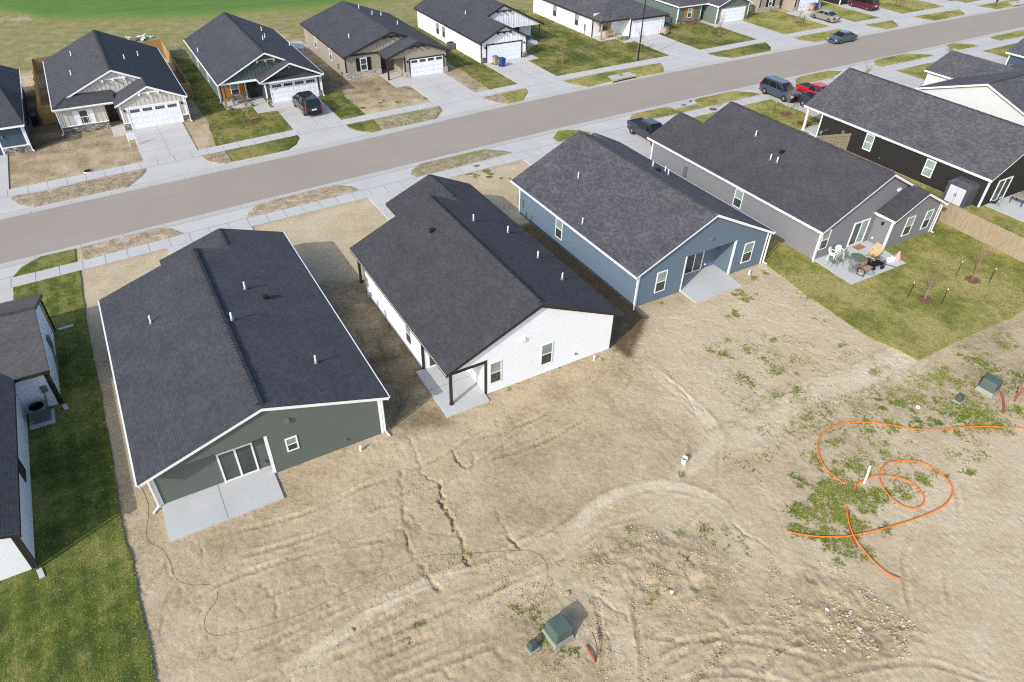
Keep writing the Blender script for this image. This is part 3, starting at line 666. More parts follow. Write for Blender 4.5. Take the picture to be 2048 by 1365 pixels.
# ---- grey house with furnished patio -----------------------------------------------------
def house_grey():
    h = House('mid grey house with a rear wing, two front ridges and a cluttered patio', 50, 37, ROOF_C, S_GREY, WHITE)
    xL, xP, xR, zE, zP = 43.6, 50.28, 56.95, 2.755, 6.05; m = (zP-zE)/(xP-xL); h.slope = m; yR, yM, yF = 27.45, 44.95, 48.1
    ZL = lambda x, y: zE+m*(x-xL); ZR = lambda x, y: zE+m*(xR-x)
    xg = 47.2; zg = ZL(xg, 0); xr = xg+(xg-xL); ZG = lambda x, y: zg-m*(x-xg)
    h.plane([(xL, yR), (xP, yR), (xP, yM), (xg, yM), (xg, yF), (xL, yF)], ZL, 'x', m, boards=(0, 4), gutters=(5,))
    h.plane([(xP, yR), (xR, yR), (xR, yM), (xP, yM)], ZR, 'x', m, boards=(0, 2), gutters=(1,))
    h.plane([(xg, yM-.4), (xr, yM-.4), (xr, yF), (xg, yF)], ZG, 'x', m, boards=(1, 2))
    h.ridge((xP, yR+.3, zP), (xP, yM-.1, zP), .17, .012); h.ridge((xg, yM+.3, zg), (xg, yF-.1, zg), .15, .012)
    wl, wr, yb, yf, ygf = 44.0, 56.55, 27.77, 44.5, 47.7; tl, tr = ZL(wl, 0)-RT, ZR(wr, 0)-RT
    e0, e1, eyb = 50.37, 56.3, 26.25; exl, exr = 50.05, 56.74; exP = (exl+exr)/2; ezP = zE+m*(exP-exl); eyR = 25.95
    EL = lambda x, y: zE+m*(x-exl); ER = lambda x, y: zE+m*(exr-x)
    h.plane([(exl, eyR), (exP, eyR), (exP, yb+.2), (exl, yb+.2)], EL, 'x', m, boards=(0,), gutters=(3,))
    h.plane([(exP, eyR), (exr, eyR), (exr, yb-.34), (exP, yb-.34)], ER, 'x', m, boards=(0,), gutters=(1,))
    footing(h, wl+.03, yb+.03, wr-.05, yf, .1); footing(h, e0+.03, eyb+.03, e1-.03, yb+.1, .1)
    h.seg((wl, yb), (wr, yb), [(0, tl), ((xP-wl)/(wr-wl), zP-RT), (1, tr)])
    te = EL(e0, 0)-RT
    h.seg((e0, eyb), (e1, eyb), [(0, te), ((exP-e0)/(e1-e0), ezP-RT), (1, ER(e1, 0)-RT)]); h.seg((e0, eyb), (e0, yb), [(0, te), (1, te)]); h.seg((e1, eyb), (e1, yb+.1), [(0, te), (1, te)])
    h.seg((wl, yb), (wl, ygf), [(0, tl), (1, tl)]); h.seg((wr, yb), (wr, yf), [(0, tr), (1, tr)])
    h.seg((xg, yf), (wr, yf), [(0, zg-RT), ((xP-xg)/(wr-xg), zP-RT), (1, tr)]); h.seg((wl, ygf), (50.4, ygf), [(0, tl), ((xg-wl)/(50.4-wl), zg-RT), (1, ZG(50.4, 0)-RT)]); h.seg((50.4, yf), (50.4, ygf), [(0, tl), (1, tl)])
    h.corner(wl, yb, -1, -1, tl-.14); h.corner(e0, eyb, -1, -1, te-.14); h.corner(e1, eyb, 1, -1, te-.14); h.corner(wl, ygf, -1, 1, tl-.14)
    h.frame('window', 'y', yb, -1, 44.03+.12, 45.05, .88, 2.52, WHITE, .06)
    h.frame('sliding_door', 'y', yb, -1, 47.8, 49.68, .16, 2.3, WHITE, .1, 'v', (GL_MID, GL_SCREEN), .07)
    for u0, u1 in ((52.2, 53.2), (54.66, 55.58)): h.frame('window', 'y', eyb, -1, u0, u1, .7, 2.38, WHITE, .07)
    h.frame('window', 'x', wl, -1, 35.78, 36.7, .72, 2.3, WHITE, .07)
    wall_lamp(h, 'x', e0, -1, 27.0, 2.0, BLACK); wall_lamp(h, 'x', e0, -1, 27.4, .5, PVC, .6)
    mb = MB(); mb.box((51.9, yb, 4.1), (52.2, yb-.14, 4.32)); mb.build('wall_vent', PVC, h.t)
    mt = Multi(); mt.box((wl, 42.6, .9), (wl-.16, 43.0, 1.8)); mt.tube([(wl-.08, 42.8, 0), (wl-.08, 42.8, .9)], .04); mt.build('utility_meter', STEEL, h.t)
    h.spout(43.9, 27.7, 2.5, -.3, -.3); h.spout(50.25, 26.15, 2.5, -.3, -.2); h.spout(56.4, 26.15, 2.5, .3, -.3)
    for x, y in ((48.2, 39.51), (46.86, 36.33), (46.88, 35.63)): h.vent(x, y, ZL(x, y))
    h.vent(47.84, 36.14, ZL(47.84, 0), cap=True)
    return h.done()
house_grey()

# ---- black house -------------------------------------------------------------------------
def house_black():
    h = House('charcoal black house with white corner posts and a storage shed at its side', 69.9, 37, ROOF_B, S_BLACK, WHITE)
    xL, xP, xR, zE, zP = 64.25, 69.9, 75.5, 2.75, 5.83; m = (zP-zE)/(xP-xL); h.slope = m; yR, yF = 26.75, 47.4
    ZL = lambda x, y: zE+m*(x-xL); ZR = lambda x, y: zE+m*(xR-x)
    h.plane([(xL, yR), (xP, yR), (xP, yF), (xL, yF)], ZL, 'x', m, boards=(0, 2), gutters=(3,))
    h.plane([(xP, yR), (xR, yR), (xR, yF), (xP, yF)], ZR, 'x', m, boards=(0, 2), gutters=(1,))
    h.ridge((xP, yR+.1, zP), (xP, yF-.1, zP), .15, .012)
    wl, wr, yb, yf = 64.5, 75.2, 26.95, 45.1; tl = ZL(wl, 0)-RT
    footing(h, wl+.03, yb+.03, wr-.03, yf, .1)
    h.seg((wl, yb), (wr, yb), [(0, tl), ((xP-wl)/(wr-wl), zP-RT), (1, tl)]); h.seg((wl, yb), (wl, yf), [(0, tl), (1, tl)]); h.seg((wr, yb), (wr, yf), [(0, tl), (1, tl)])
    h.seg((wl, yf), (wr, yf), [(0, tl), ((xP-wl)/(wr-wl), zP-RT), (1, tl)])
    h.corner(wl, yb, -1, -1, tl-.14); h.corner(wl, yf, -1, 1, tl-.14); post(h, 64.62, 46.95, 2.6, WHITE, .2); post(h, 69.5, 46.95, 2.6, WHITE, .2)
    h.frame('window', 'x', wl, -1, 38.6, 39.55, .78, 2.38, WHITE, .08, glass=(GL_SCREEN, GL_SCREEN)); h.frame('window', 'x', wl, -1, 31.97, 32.92, .7, 2.3, WHITE, .08, glass=(GL_SCREEN, GL_SCREEN))
    h.frame('sliding_door', 'y', yb, -1, 66.0, 68.1, .16, 2.26, WHITE, .1, 'v', (GL_MID, GL_DARK), .07)
    h.door('y', yf, 1, 66.2, 67.1, 0.05, 2.1, S_BLACK)
    mt = Multi(); mt.lathe((wl-.16, 44.5, .5), [(.1, 0), (.16, .08), (.16, .32), (.06, .4)]); mt.tube([(wl-.16, 44.5, 0), (wl-.16, 44.5, .5)], .03); mt.tube([(wl-.16, 44.5, .8), (wl-.1, 43.9, 1.2), (wl-.1, 43.9, 1.4)], .03); mt.box((wl, 41.9, 1.3), (wl-.15, 42.2, 1.75)); mt.box((wl, 41.95, .7), (wl-.12, 42.15, 1.0)); mt.build('utility_meter', STEEL, h.t)
    wall_lamp(h, 'x', wl, -1, 37.4, .6, GREYTRIM, .6)
    return h.done()
house_black()

# ---- white T-shaped house at the left edge -----------------------------------------------
def house_tee():
    h = House('white house with dark trim at the left edge, air conditioner at its inner corner', -12, 33, ROOF_C, S_WHITE, DARKTRIM); h.rm = ROOF_G
    xR, zE, m = -8.5, 2.75, .42; xP = -14.2; zP = zE+m*(xR-xP); yR, yF = 25.9, 46; h.slope = m
    ZR = lambda x, y: zE+m*(xR-x); xL = 2*xP-xR; ZL = lambda x, y: zE+m*(x-xL)
    h.plane([(xP, yR), (xR, yR), (xR, yF-2), (xP, yF-2)], ZR, 'x', m, boards=(0, 1)); h.plane([(xL, yR), (xP, yR), (xP, yF-2), (xL, yF-2)], ZL, 'x', m, boards=(0,))
    wy0, wy1 = 37.18, 45.5; yc = (wy0+wy1)/2; wx = -6.85; wz = zE+m*(yc-wy0)*.9; mw = (wz-zE)/(yc-wy0)
    ZA = lambda x, y: zE+mw*(y-wy0); ZB = lambda x, y: zE+mw*(wy1-y)
    h.plane([(-13.5, wy0), (wx, wy0), (wx, yc), (-13.5, yc)], ZA, 'y', mw, boards=(0, 1)); h.plane([(-13.5, yc), (wx, yc), (wx, wy1), (-13.5, wy1)], ZB, 'y', mw, boards=(1, 2))
    h.ridge((-11, yc, wz), (wx-.05, yc, wz), .15, .012)
    wl, wr, yb = -19.6, -8.85, 26.25; tr = ZR(wr, 0)-RT
    h.seg((wl, yb), (wr, yb), [(0, tr), ((xP-wl)/(wr-wl), zP-RT), (1, tr)]); h.seg((wr, yb), (wr, 37.5), [(0, tr), (1, tr)])
    w2, a, b = -7.14, 37.55, 45.1; ta = ZA(0, a)-RT
    h.seg((wr-.2, a), (w2, a), [(0, ta), (1, ta)]); h.seg((w2, a), (w2, b), [(0, ta), ((yc-a)/(b-a), wz-RT), (1, ta)]); h.seg((wl, b), (w2, b), [(0, ta), (1, ta)]); h.seg((wl, yb), (wl, b), [(0, tr), (1, tr)])
    footing(h, wl, yb+.03, wr-.03, a, .1); footing(h, wl, a+.03, w2-.03, b, .1)
    h.corner(wr, yb, 1, -1, tr-.14); h.corner(w2, a, 1, -1, ta-.1); h.corner(w2, b, 1, 1, ta-.1)
    h.frame('window', 'x', wr, 1, 31.2, 32.1, .75, 2.25, DARKTRIM, .06, glass=(GL_DARK, GL_DARK))
    for x, y, dx, dy in ((-8.72, 26.14, .1, -.5), (-7.02, 37.42, .1, -.45), (-7.0, 45.2, .8, .1)):
        mb = MB(); mb.box((x-.05, y-.05, .15), (x+.05, y+.05, 2.5)); mb.build('downspout', DARKTRIM, h.t); mb = MB(); mb.bar((x+dx*.2, y+dy*.2, .1), (x+dx*1.3, y+dy*1.3, .08), .22, .06); mb.build('splash_block', CONC_P, h.t)
    mt = Multi(); mt.box((-7.7, a, 1.2), (-7.4, a-.12, 1.6)); mt.tube([(-7.6, a-.06, 1.2), (-7.7, a-.1, .5), (-8.0, a-.3, .4)], .025); mt.build('disconnect_box', GREYTRIM, h.t); mt = Multi(); mt.box((w2, 42.0, .9), (w2+.16, 42.35, 1.7)); mt.tube([(w2+.08, 42.2, .9), (w2+.08, 40.6, .15)], .05); mt.build('utility_meter', GREYTRIM, h.t)
    return h.done()
house_tee()

# ---- pale house with ridge along the street, upper right ------------------------------------
def house_pale():
    h = House('pale grey house seen gable end on behind the charcoal black house', 90, 42, ROOF_B, S_LIGHT, WHITE)
    y0, y1, zE, xa, xb = 31.0, 45.5, 2.75, 80.6, 100; yc = 38.25; zP = 5.3; m = (zP-zE)/(yc-y0); h.slope = m
    ZA = lambda x, y: zE+m*(y-y0); ZB = lambda x, y: zE+m*(y1-y)
    h.plane([(xa, y0), (xb, y0), (xb, yc), (xa, yc)], ZA, 'y', m, boards=(1, 3), gutters=(0,)); h.plane([(xa, yc), (xb, yc), (xb, y1), (xa, y1)], ZB, 'y', m, boards=(1, 3), gutters=(2,))
    h.ridge((xa+.1, yc, zP), (xb, yc, zP), .15, .012)
    wl, a, b = 80.95, 31.3, 45.15; ta = ZA(0, a)-RT
    h.seg((wl, a), (wl, b), [(0, ta), ((yc-a)/(b-a), zP-RT), (1, ta)]); h.seg((wl, a), (99.6, a), [(0, ta), (1, ta)]); h.seg((99.6, a), (99.6, b), [(0, ta), ((yc-a)/(b-a), zP-RT), (1, ta)]); h.seg((wl, b), (99.6, b), [(0, ta), (1, ta)])
    footing(h, wl+.03, a+.03, 99.5, b-.03, .1)
    gl, gr, gy = 87.7, 96.3, 49.35; gc = (gl+gr)/2; gz = zE+.4*(gc-gl)
    GLf = lambda x, y: zE+.4*(x-gl); GRf = lambda x, y: zE+.4*(gr-x)
    h.plane([(gl, 40.5), (gc, 40.5), (gc, gy), (gl, gy)], GLf, 'x', .4, boards=(2, 3)); h.plane([(gc, 40.5), (gr, 40.5), (gr, gy), (gc, gy)], GRf, 'x', .4, boards=(1, 2))
    t2 = GLf(88.1, 0)-RT; h.seg((88.1, b), (88.1, 49.0), [(0, t2), (1, t2)]); h.seg((95.9, b), (95.9, 49.0), [(0, t2), (1, t2)]); h.seg((88.1, 49.0), (95.9, 49.0), [(0, t2), (.5, gz-RT), (1, t2)])
    h.corner(wl, b, -1, 1, ta-.1); h.corner(wl, a, -1, -1, ta-.1); h.corner(88.1, 49.0, -1, 1, t2-.1)
    mb = MB(); mb.box((80.95, 43.2, 2.0), (80.75, 43.6, 2.4)); mb.build('wall_vent', GREYTRIM, h.t); wall_lamp(h, 'x', wl, -1, 38.5, 2.2, GREYTRIM, .5)
    return h.done()
house_pale()
def house_corner():
    h = House('blue grey house cut off by the right edge behind the pale grey house', 112, 42, ROOF_B, S_DKBLUE, WHITE)
    xL, xR, zE, m = 104.9, 117.5, 2.75, .46; xP = (xL+xR)/2; zP = zE+m*(xP-xL); h.slope = m; yR, yF = 29, 49.3
    ZL = lambda x, y: zE+m*(x-xL); ZR = lambda x, y: zE+m*(xR-x)
    h.plane([(xL, yR), (xP, yR), (xP, yF), (xL, yF)], ZL, 'x', m, boards=(0, 2), gutters=(3,)); h.plane([(xP, yR), (xR, yR), (xR, yF), (xP, yF)], ZR, 'x', m, boards=(0, 2), gutters=(1,))
    wl, wr, yb, yf = 105.3, 117.1, 29.4, 48.9; tl = ZL(wl, 0)-RT
    for p, q in (((wl, yb), (wr, yb)), ((wl, yf), (wr, yf))): h.seg(p, q, [(0, tl), (.5, zP-RT), (1, tl)])
    for x in (wl, wr): h.seg((x, yb), (x, yf), [(0, tl), (1, tl)])
    h.corner(wl, yf, -1, 1, tl-.1); h.corner(wl, yb, -1, -1, tl-.1); footing(h, wl+.03, yb+.03, wr-.03, yf-.03, .1)
    return h.done()
house_corner()
# ================================================================== far side of the street (fronts face the camera)
def house_beige():
    h = House('beige board and batten house with white shutters and a fenced back yard', 1.6, 88, ROOF_A, S_BEIGE, WHITE); h.accm = BB_BEIGE
    xL, xP, xR, zE, zP = -4.48, 1.58, 7.67, 2.72, 5.42; m = (zP-zE)/(xP-xL); h.slope = m; yB, yM, yS, yF = 97.8, 81.5, 80.2, 78.75
    ZL = lambda x, y: zE+m*(x-xL); ZR = lambda x, y: zE+m*(xR-x)
    xg = 4.23; zg = ZR(xg, 0); xl = .87; mg = (zg-zE)/(xg-xl); ZG = lambda x, y: zE+mg*(x-xl)
    ms = .42; ZS = lambda x, y: zE+ms*(y-yS); yG = 81.85; zs = ZS(0, yG)
    hx = xL+(zs-zE)/m
    h.plane([(xL, yS), (xL+(ZS(0, yM)-zE)/m, yM), (xP, yM), (xP, yB), (xL, yB)], ZL, 'x', m, boards=(1, 3), gutters=(4,))
    h.plane([(xP, yB), (xP, yM), (xg, yM), (xg, yF), (xR, yF), (xR, yB)], ZR, 'x', m, boards=(1, 3, 5), gutters=(4,))
    h.plane([(xl, yM+.4), (xg, yM+.4), (xg, yF), (xl, yF)], ZG, 'x', mg, boards=(2, 3))
    h.plane([(xL, yS), (1.1, yS), (1.1, yG), (hx, yG)], ZS, 'y', ms, gutters=(0,))
    h.ridge((xP, yM+.1, zP), (xP, yB-.1, zP), .17, .02, .03); h.slope = .3; h.ridge((xL+.05, yS+.05, zE+.02), (xL+(ZS(0, yM)-zE)/m, yM, ZS(0, yM)+.02), .13, .02)
    wl, wr, yf, yg, yb = -4.2, 7.38, 80.66, 79.02, 97.4; tl, tr = ZL(wl, 0)-RT, ZR(wr, 0)-RT; d0, d1 = -.04, 1.25
    footing(h, wl, yf+.05, wr, yb, .1)
    h.seg((wl, yf), (wl, yb), [(0, tl), (1, tl)]); h.seg((wr, yg), (wr, yb), [(0, tr), (1, tr)]); h.seg((wl, yb), (wr, yb), [(0, tl), ((xP-wl)/(wr-wl), zP-RT), (1, tr)])
    h.seg((wl, yf), (d0, yf), [(0, 2.72), (1, 2.72)], h.acc); h.seg((d1, yg), (d1, 82.2), [(0, 2.8), (1, 2.8)]); h.seg((d0, yf), (d0, 82.2), [(0, 2.72), (1, 2.72)]); h.seg((d0, 82.2), (d1, 82.2), [(0, 2.9), (1, 2.9)])
    h.seg((wl, yG), (4.5, yG), [(0, tl), ((xP-wl)/(4.5-wl), zP-RT), (1, ZR(4.5, 0)-RT)], h.acc, 2.6)
    h.seg((d1, yg), (wr, yg), [(0, ZG(d1, 0)-RT), ((xg-d1)/(wr-d1), zg-RT), (1, tr)], h.acc)
    zt = lambda u: min(ZL(u, 0), ZR(u, 0))-RT-.02
    h.battens('y', yG, -1, hx, 4.2, lambda u: zs, zt, .42); h.battens('y', yf, -1, wl+.1, d0, lambda u: .75, lambda u: 2.6, .42)
    h.battens('y', yg, -1, d1+.1, wr, lambda u: 2.35 if 1.7 < u < 6.9 else .75, lambda u: min(ZG(u, 0), ZR(u, 0))-RT-.02, .42)
    h.stn.box((wl-.02, yf-.06, -.2), (d0, yf, .72)); h.stn.box((d1-.05, yg-.08, -.2), (1.78, yg, .72)); h.stn.box((6.82, yg-.08, -.2), (wr+.03, yg, .72))
    cap = Multi(); cap.box((wl-.04, yf-.09, .72), (d0+.02, yf, .78)); cap.box((d1-.07, yg-.1, .72), (1.8, yg, .78)); cap.box((6.8, yg-.1, .72), (wr+.05, yg, .78)); cap.build('stone_cap', WHITE, h.t)
    h.corner(wl, yf, -1, -1, 2.6); h.cor.box((d0-.1, yf-.03, 0), (d0+.02, yf+.1, 2.6)); h.corner(d1, yg, -1, -1, 2.7, .78); h.corner(wr, yg, 1, -1, 2.6)
    h.frame('window', 'y', yf, -1, -2.42, -1.62, .82, 2.18, WHITE, .06, glass=(GL_DARK, GL_DARK), d=.07); shutters(h, yf, -1, -2.42, -1.62, .78, 2.2, WHITE, .52)
    h.door('y', 82.2, -1, .1, 1.05, 0.05, 2.15, plain('dark_door', srgb(44, 42, 44), .5))
    h.garage(yg, -1, 1.95, 6.68, 2.13, WHITE)
    bracket_beam(h, xP, yG, -1, 4.35, 2.5, WHITE); bracket_beam(h, xg, yg, -1, 3.45, 2.2, WHITE)
    wall_lamp(h, 'y', yg, -1, 1.6, 2.0); wall_lamp(h, 'y', yg, -1, 7.05, 2.0)
    h.spout(wl-.1, yf-.1, 2.5, -.4, -.5); h.spout(wr+.1, yg-.1, 2.5, .2, -.6)
    for x, y in ((-1.46, 93.2), (-1.97, 86.8)): h.vent(x, y, ZL(x, 0))
    for x, y in ((3.42, 87.4), (5.0, 90.7)): h.vent(x, y, ZR(x, 0))
    return h.done()
house_beige()

def house_orange():
    h = House('deep green house with orange wood shutters and an orange porch post', 16.8, 90, ROOF_A, S_SAGE, WHITE); h.accm = BB_GREEN; h.wm = S_SAGE
    xL, xP, xR, zE, zP = 11.15, 16.65, 22.45, 2.745, 5.46; m = (zP-zE)/(xP-xL); mR = (zP-zE)/(xR-xP); h.slope = m; yB, yM, yF = 99.9, 80.7, 79.55
    ZL = lambda x, y: zE+m*(x-xL); ZR = lambda x, y: zE+mR*(xR-x)
    xg = 18.87; zg = ZR(xg, 0); xl = 15.3; mg = (zg-zE)/(xg-xl); ZG = lambda x, y: zE+mg*(x-xl)
    h.plane([(xL, yB), (xL, yM), (xP, yM), (xP, yB)], ZL, 'x', m, boards=(1, 3), gutters=(0,))
    h.plane([(xP, yB), (xP, yM), (xg, yM), (xg, yF), (xR, yF), (xR, yB)], ZR, 'x', mR, boards=(1, 3, 5), gutters=(4,))
    h.plane([(xl, yM+.6), (xg, yM+.6), (xg, yF), (xl, yF)], ZG, 'x', mg, boards=(2, 3))
    ZS = lambda x, y: 2.62+.45*(y-79.75); h.plane([(15.5, 79.75), (22.3, 79.75), (22.3, 80.45), (15.5, 80.45)], ZS, 'y', .45, boards=(0,))
    h.ridge((xP, yM+.1, zP), (xP, yB-.1, zP), .17, .012); h.sof = BB_GREEN
    wl, wr, yg, yp, yb = 11.5, 22.2, 80.3, 83.0, 99.5; tl, tr = ZL(wl, 0)-RT, ZR(wr, 0)-RT; d1 = 15.95; ygm = 81.05
    footing(h, wl+.03, yp, wr-.03, yb, .1)
    h.seg((wl, yp), (wl, yb), [(0, tl), (1, tl)]); h.seg((wr, yg), (wr, yb), [(0, tr), (1, tr)]); h.seg((wl, yb), (wr, yb), [(0, tl), ((xP-wl)/(wr-wl), zP-RT), (1, tr)])
    fw = MB()
    h.seg((wl, yp), (d1, yp), [(0, 2.8), (1, 2.8)], fw); h.seg((d1, yg), (d1, yp), [(0, 2.8), (1, 2.8)], fw); h.seg((d1, yg), (wr, yg), [(0, 2.85), (1, 2.75)], fw); fw.build('front_wall', S_DKGREEN, h.t, recalc=False)
    h.seg((wl, ygm), (19.2, ygm), [(0, tl), ((xP-wl)/(19.2-wl), zP-RT), (1, ZR(19.2, 0)-RT)], h.acc, 2.58)
    h.seg((d1, yg), (wr, yg), [(0, ZG(d1, 0)-RT), ((xg-d1)/(wr-d1), zg-RT), (1, tr)], h.acc, 2.8)
    zt = lambda u: min(ZL(u, 0), ZR(u, 0))-RT-.02
    h.battens('y', ygm, -1, wl, 19, lambda u: 2.62, zt, .4); h.battens('y', yg, -1, d1, wr, lambda u: 2.9, lambda u: min(ZG(u, 0), ZR(u, 0))-RT-.02, .4)
    soffit(h, wl, 80.95, d1, yp, 2.55); bm = MB(); bm.box((wl-.02, 80.9, 2.5), (d1, 81.04, 2.7)); bm.build('porch_beam', WHITE, h.t)
    post(h, 11.62, 81.0, 2.5, CEDAR, .18)
    h.corner(wl, yp, -1, -1, 2.55); h.corner(d1, yg, -1, -1, 2.55); h.corner(wr, yg, 1, -1, 2.55)
    h.stn.box((d1-.02, yg-.08, -.2), (16.4, yg, .7)); h.stn.box((21.82, yg-.08, -.2), (wr+.03, yg, .7)); h.stn.box((wl, yp-.06, 0), (14.1, yp, .5))
    h.frame('window', 'y', yp, -1, 12.72, 13.68, .62, 1.98, WHITE, .1, d=.07); shutters(h, yp, -1, 12.72, 13.68, .55, 2.05, CEDAR, .55)
    h.door('y', yp, -1, 14.6, 15.55, .05, 2.15, plain('black_door', srgb(34, 36, 38), .5)); h.cor.box((14.3, yp-.03, 0), (14.42, yp, 2.5))
    h.garage(yg, -1, 16.58, 21.68, 2.13, WHITE)
    bracket_beam(h, xP, ygm, -1, 4.5, 2.3, BB_TAUPE); bracket_beam(h, xg, yg, -1, 3.75, 2.1, BB_TAUPE)
    wall_lamp(h, 'y', yg, -1, 16.3, 1.95, GREYTRIM); wall_lamp(h, 'y', yg, -1, 21.98, 1.95, GREYTRIM)
    for a, b in ((94.5, 95.4), (88.4, 89.3)): h.frame('window', 'x', wl, -1, a, b, .7, 2.0, WHITE, .08)
    h.spout(wr+.08, yg-.08, 2.5, .2, -.4); h.spout(wl-.08, yp-.1, 2.5, -.2, -.3)
    h.vent(11.6, 92.87, ZL(11.6, 0))
    for x, y in ((19.8, 94.9), (19.1, 90.4), (18.4, 88.3), (21.9, 90.6)): h.vent(x, y, ZR(x, 0))
    return h.done()
house_orange()

def house_taupe():
    h = House('taupe house with black shutters and dark trim above a bare dirt front yard', 32.7, 91, ROOF_A, S_TAUPE, DARKTRIM); h.accm = BB_TAUPE
    xL, xP, xR, zE, zP = 26.4, 32.7, 39.4, 2.75, 5.02; m = (zP-zE)/(xP-xL); mR = (zP-zE)/(xR-xP); h.slope = m; yB, yM, yF = 101.5, 84.1, 81.5
    ZL = lambda x, y: zE+m*(x-xL); ZR = lambda x, y: zE+mR*(xR-x)
    xg = 35.0; zg = ZR(xg, 0); xl = 30.8; mg = (zg-zE)/(xg-xl); ZG = lambda x, y: zE+mg*(x-xl)
    h.plane([(xL, yB), (xL, yM), (xP, yM), (xP, yB)], ZL, 'x', m, boards=(0, 1, 3))
    h.plane([(xP, yB), (xP, yM), (xg, yM), (xg, yF), (xR, yF), (xR, yB)], ZR, 'x', mR, boards=(1, 3, 4, 5))
    h.plane([(xl, yM+.6), (xg, yM+.6), (xg, yF), (xl, yF)], ZG, 'x', mg, boards=(2, 3))
    wl, wr, yf, yg, yb = 26.68, 38.98, 84.55, 81.85, 101.1; tl, tr = ZL(wl, 0)-RT, ZR(wr, 0)-RT; d0, d1 = 31.2, 33.25
    footing(h, wl+.03, yf+.03, wr-.03, yb, .1)
    h.seg((wl, yf), (wl, yb), [(0, tl), (1, tl)]); h.seg((wr, yg), (wr, yb), [(0, tr), (1, tr)]); h.seg((wl, yb), (wr, yb), [(0, tl), ((xP-wl)/(wr-wl), zP-RT), (1, tr)])
    h.seg((wl, yf), (d0, yf), [(0, 2.75), (1, 2.75)]); h.seg((d0, yf), (d0, 86.3), [(0, 2.8), (1, 2.8)]); h.seg((d0, 86.3), (d1, 86.3), [(0, 3), (1, 3)]); h.seg((d1, yg+.7), (d1, 86.3), [(0, 3), (1, 3)])
    h.seg((d1, yg), (wr, yg), [(0, ZG(d1, 0)-RT), ((xg-d1)/(wr-d1), zg-RT), (1, tr)]); h.seg((d1, yg), (d1, yg+.7), [(0, 3.3), (1, 3.3)])
    h.lap([(31.0, yg, 2.5), (d1, yg, 2.5), (d1, yg, ZG(d1, 0)-RT), (31.0, yg, ZG(31.0, 0)-RT)])
    h.seg((wl, yf-.05), (35.2, yf-.05), [(0, 2.8), ((xP-wl)/(35.2-wl), zP-RT), (1, ZR(35.2, 0)-RT)], h.acc, 2.74)
    h.battens('y', yf-.05, -1, wl+1, 35, lambda u: 2.85, lambda u: min(ZL(u, 0), ZR(u, 0))-RT-.02, .42)
    bl = MB(); bl.box((wl, yf-.12, 2.66), (d0, yf-.05, 2.84)); bl.build('gable_band', DARKTRIM, h.t)
    soffit(h, 31.0, yg, d1, 86.2, 2.5, BB_TAUPE); post(h, 31.1, 81.95, 2.5, DARKTRIM, .17)
    h.stm = STONE_L; h.stn.box((wl-.03, yf-.1, -.2), (d0, yf, .78)); h.stn.box((d1-.03, yg-.1, -.2), (33.85, yg, .72)); h.stn.box((38.5, yg-.1, -.2), (wr+.03, yg, .72))
    h.corner(wl, yf, -1, -1, 2.65, .7); h.corner(wr, yg, 1, -1, 2.65, .72); h.corner(d1, yg, -1, -1, 2.6, .72)
    h.frame('window', 'y', yf, -1, 28.53, 29.42, .8, 2.3, WHITE, .09, d=.07, glass=(GL_MID, GL_DARK)); shutters(h, yf, -1, 28.53, 29.42, .78, 2.32, BLACK, .5)
    h.door('y', 86.3, -1, 31.5, 32.5, .05, 2.15, plain('brown_door', srgb(70, 60, 54), .5))
    h.garage(yg, -1, 33.95, 38.42, 2.13, DARKTRIM, True, True)
    bracket_beam(h, xP, yf-.05, -1, 4.3, 2.1, DARKTRIM); bracket_beam(h, xg, yg, -1, 3.55, 2.1, DARKTRIM)
    wall_lamp(h, 'y', yg, -1, 33.6, 1.95); wall_lamp(h, 'y', yg, -1, 38.75, 1.95)
    for a, b in ((95.6, 96.5), (89.6, 90.5)): h.frame('window', 'x', wl, -1, a, b, .85, 2.3, WHITE, .08)
    mt = Multi(); mt.box((wl, 87.0, .6), (wl-.15, 87.3, 1.2)); mt.lathe((wl-.12, 86.0, .25), [(.1, 0), (.12, .1), (.12, .3)]); mt.build('utility_meter', STEEL, h.t)
    h.vent(28.85, 88.6, ZL(28.85, 0))
    for x, y in ((33.6, 97.5), (34.4, 94.8), (36.2, 96.3), (36.6, 91.6)): h.vent(x, y, ZR(x, 0))
    return h.done()
house_taupe()

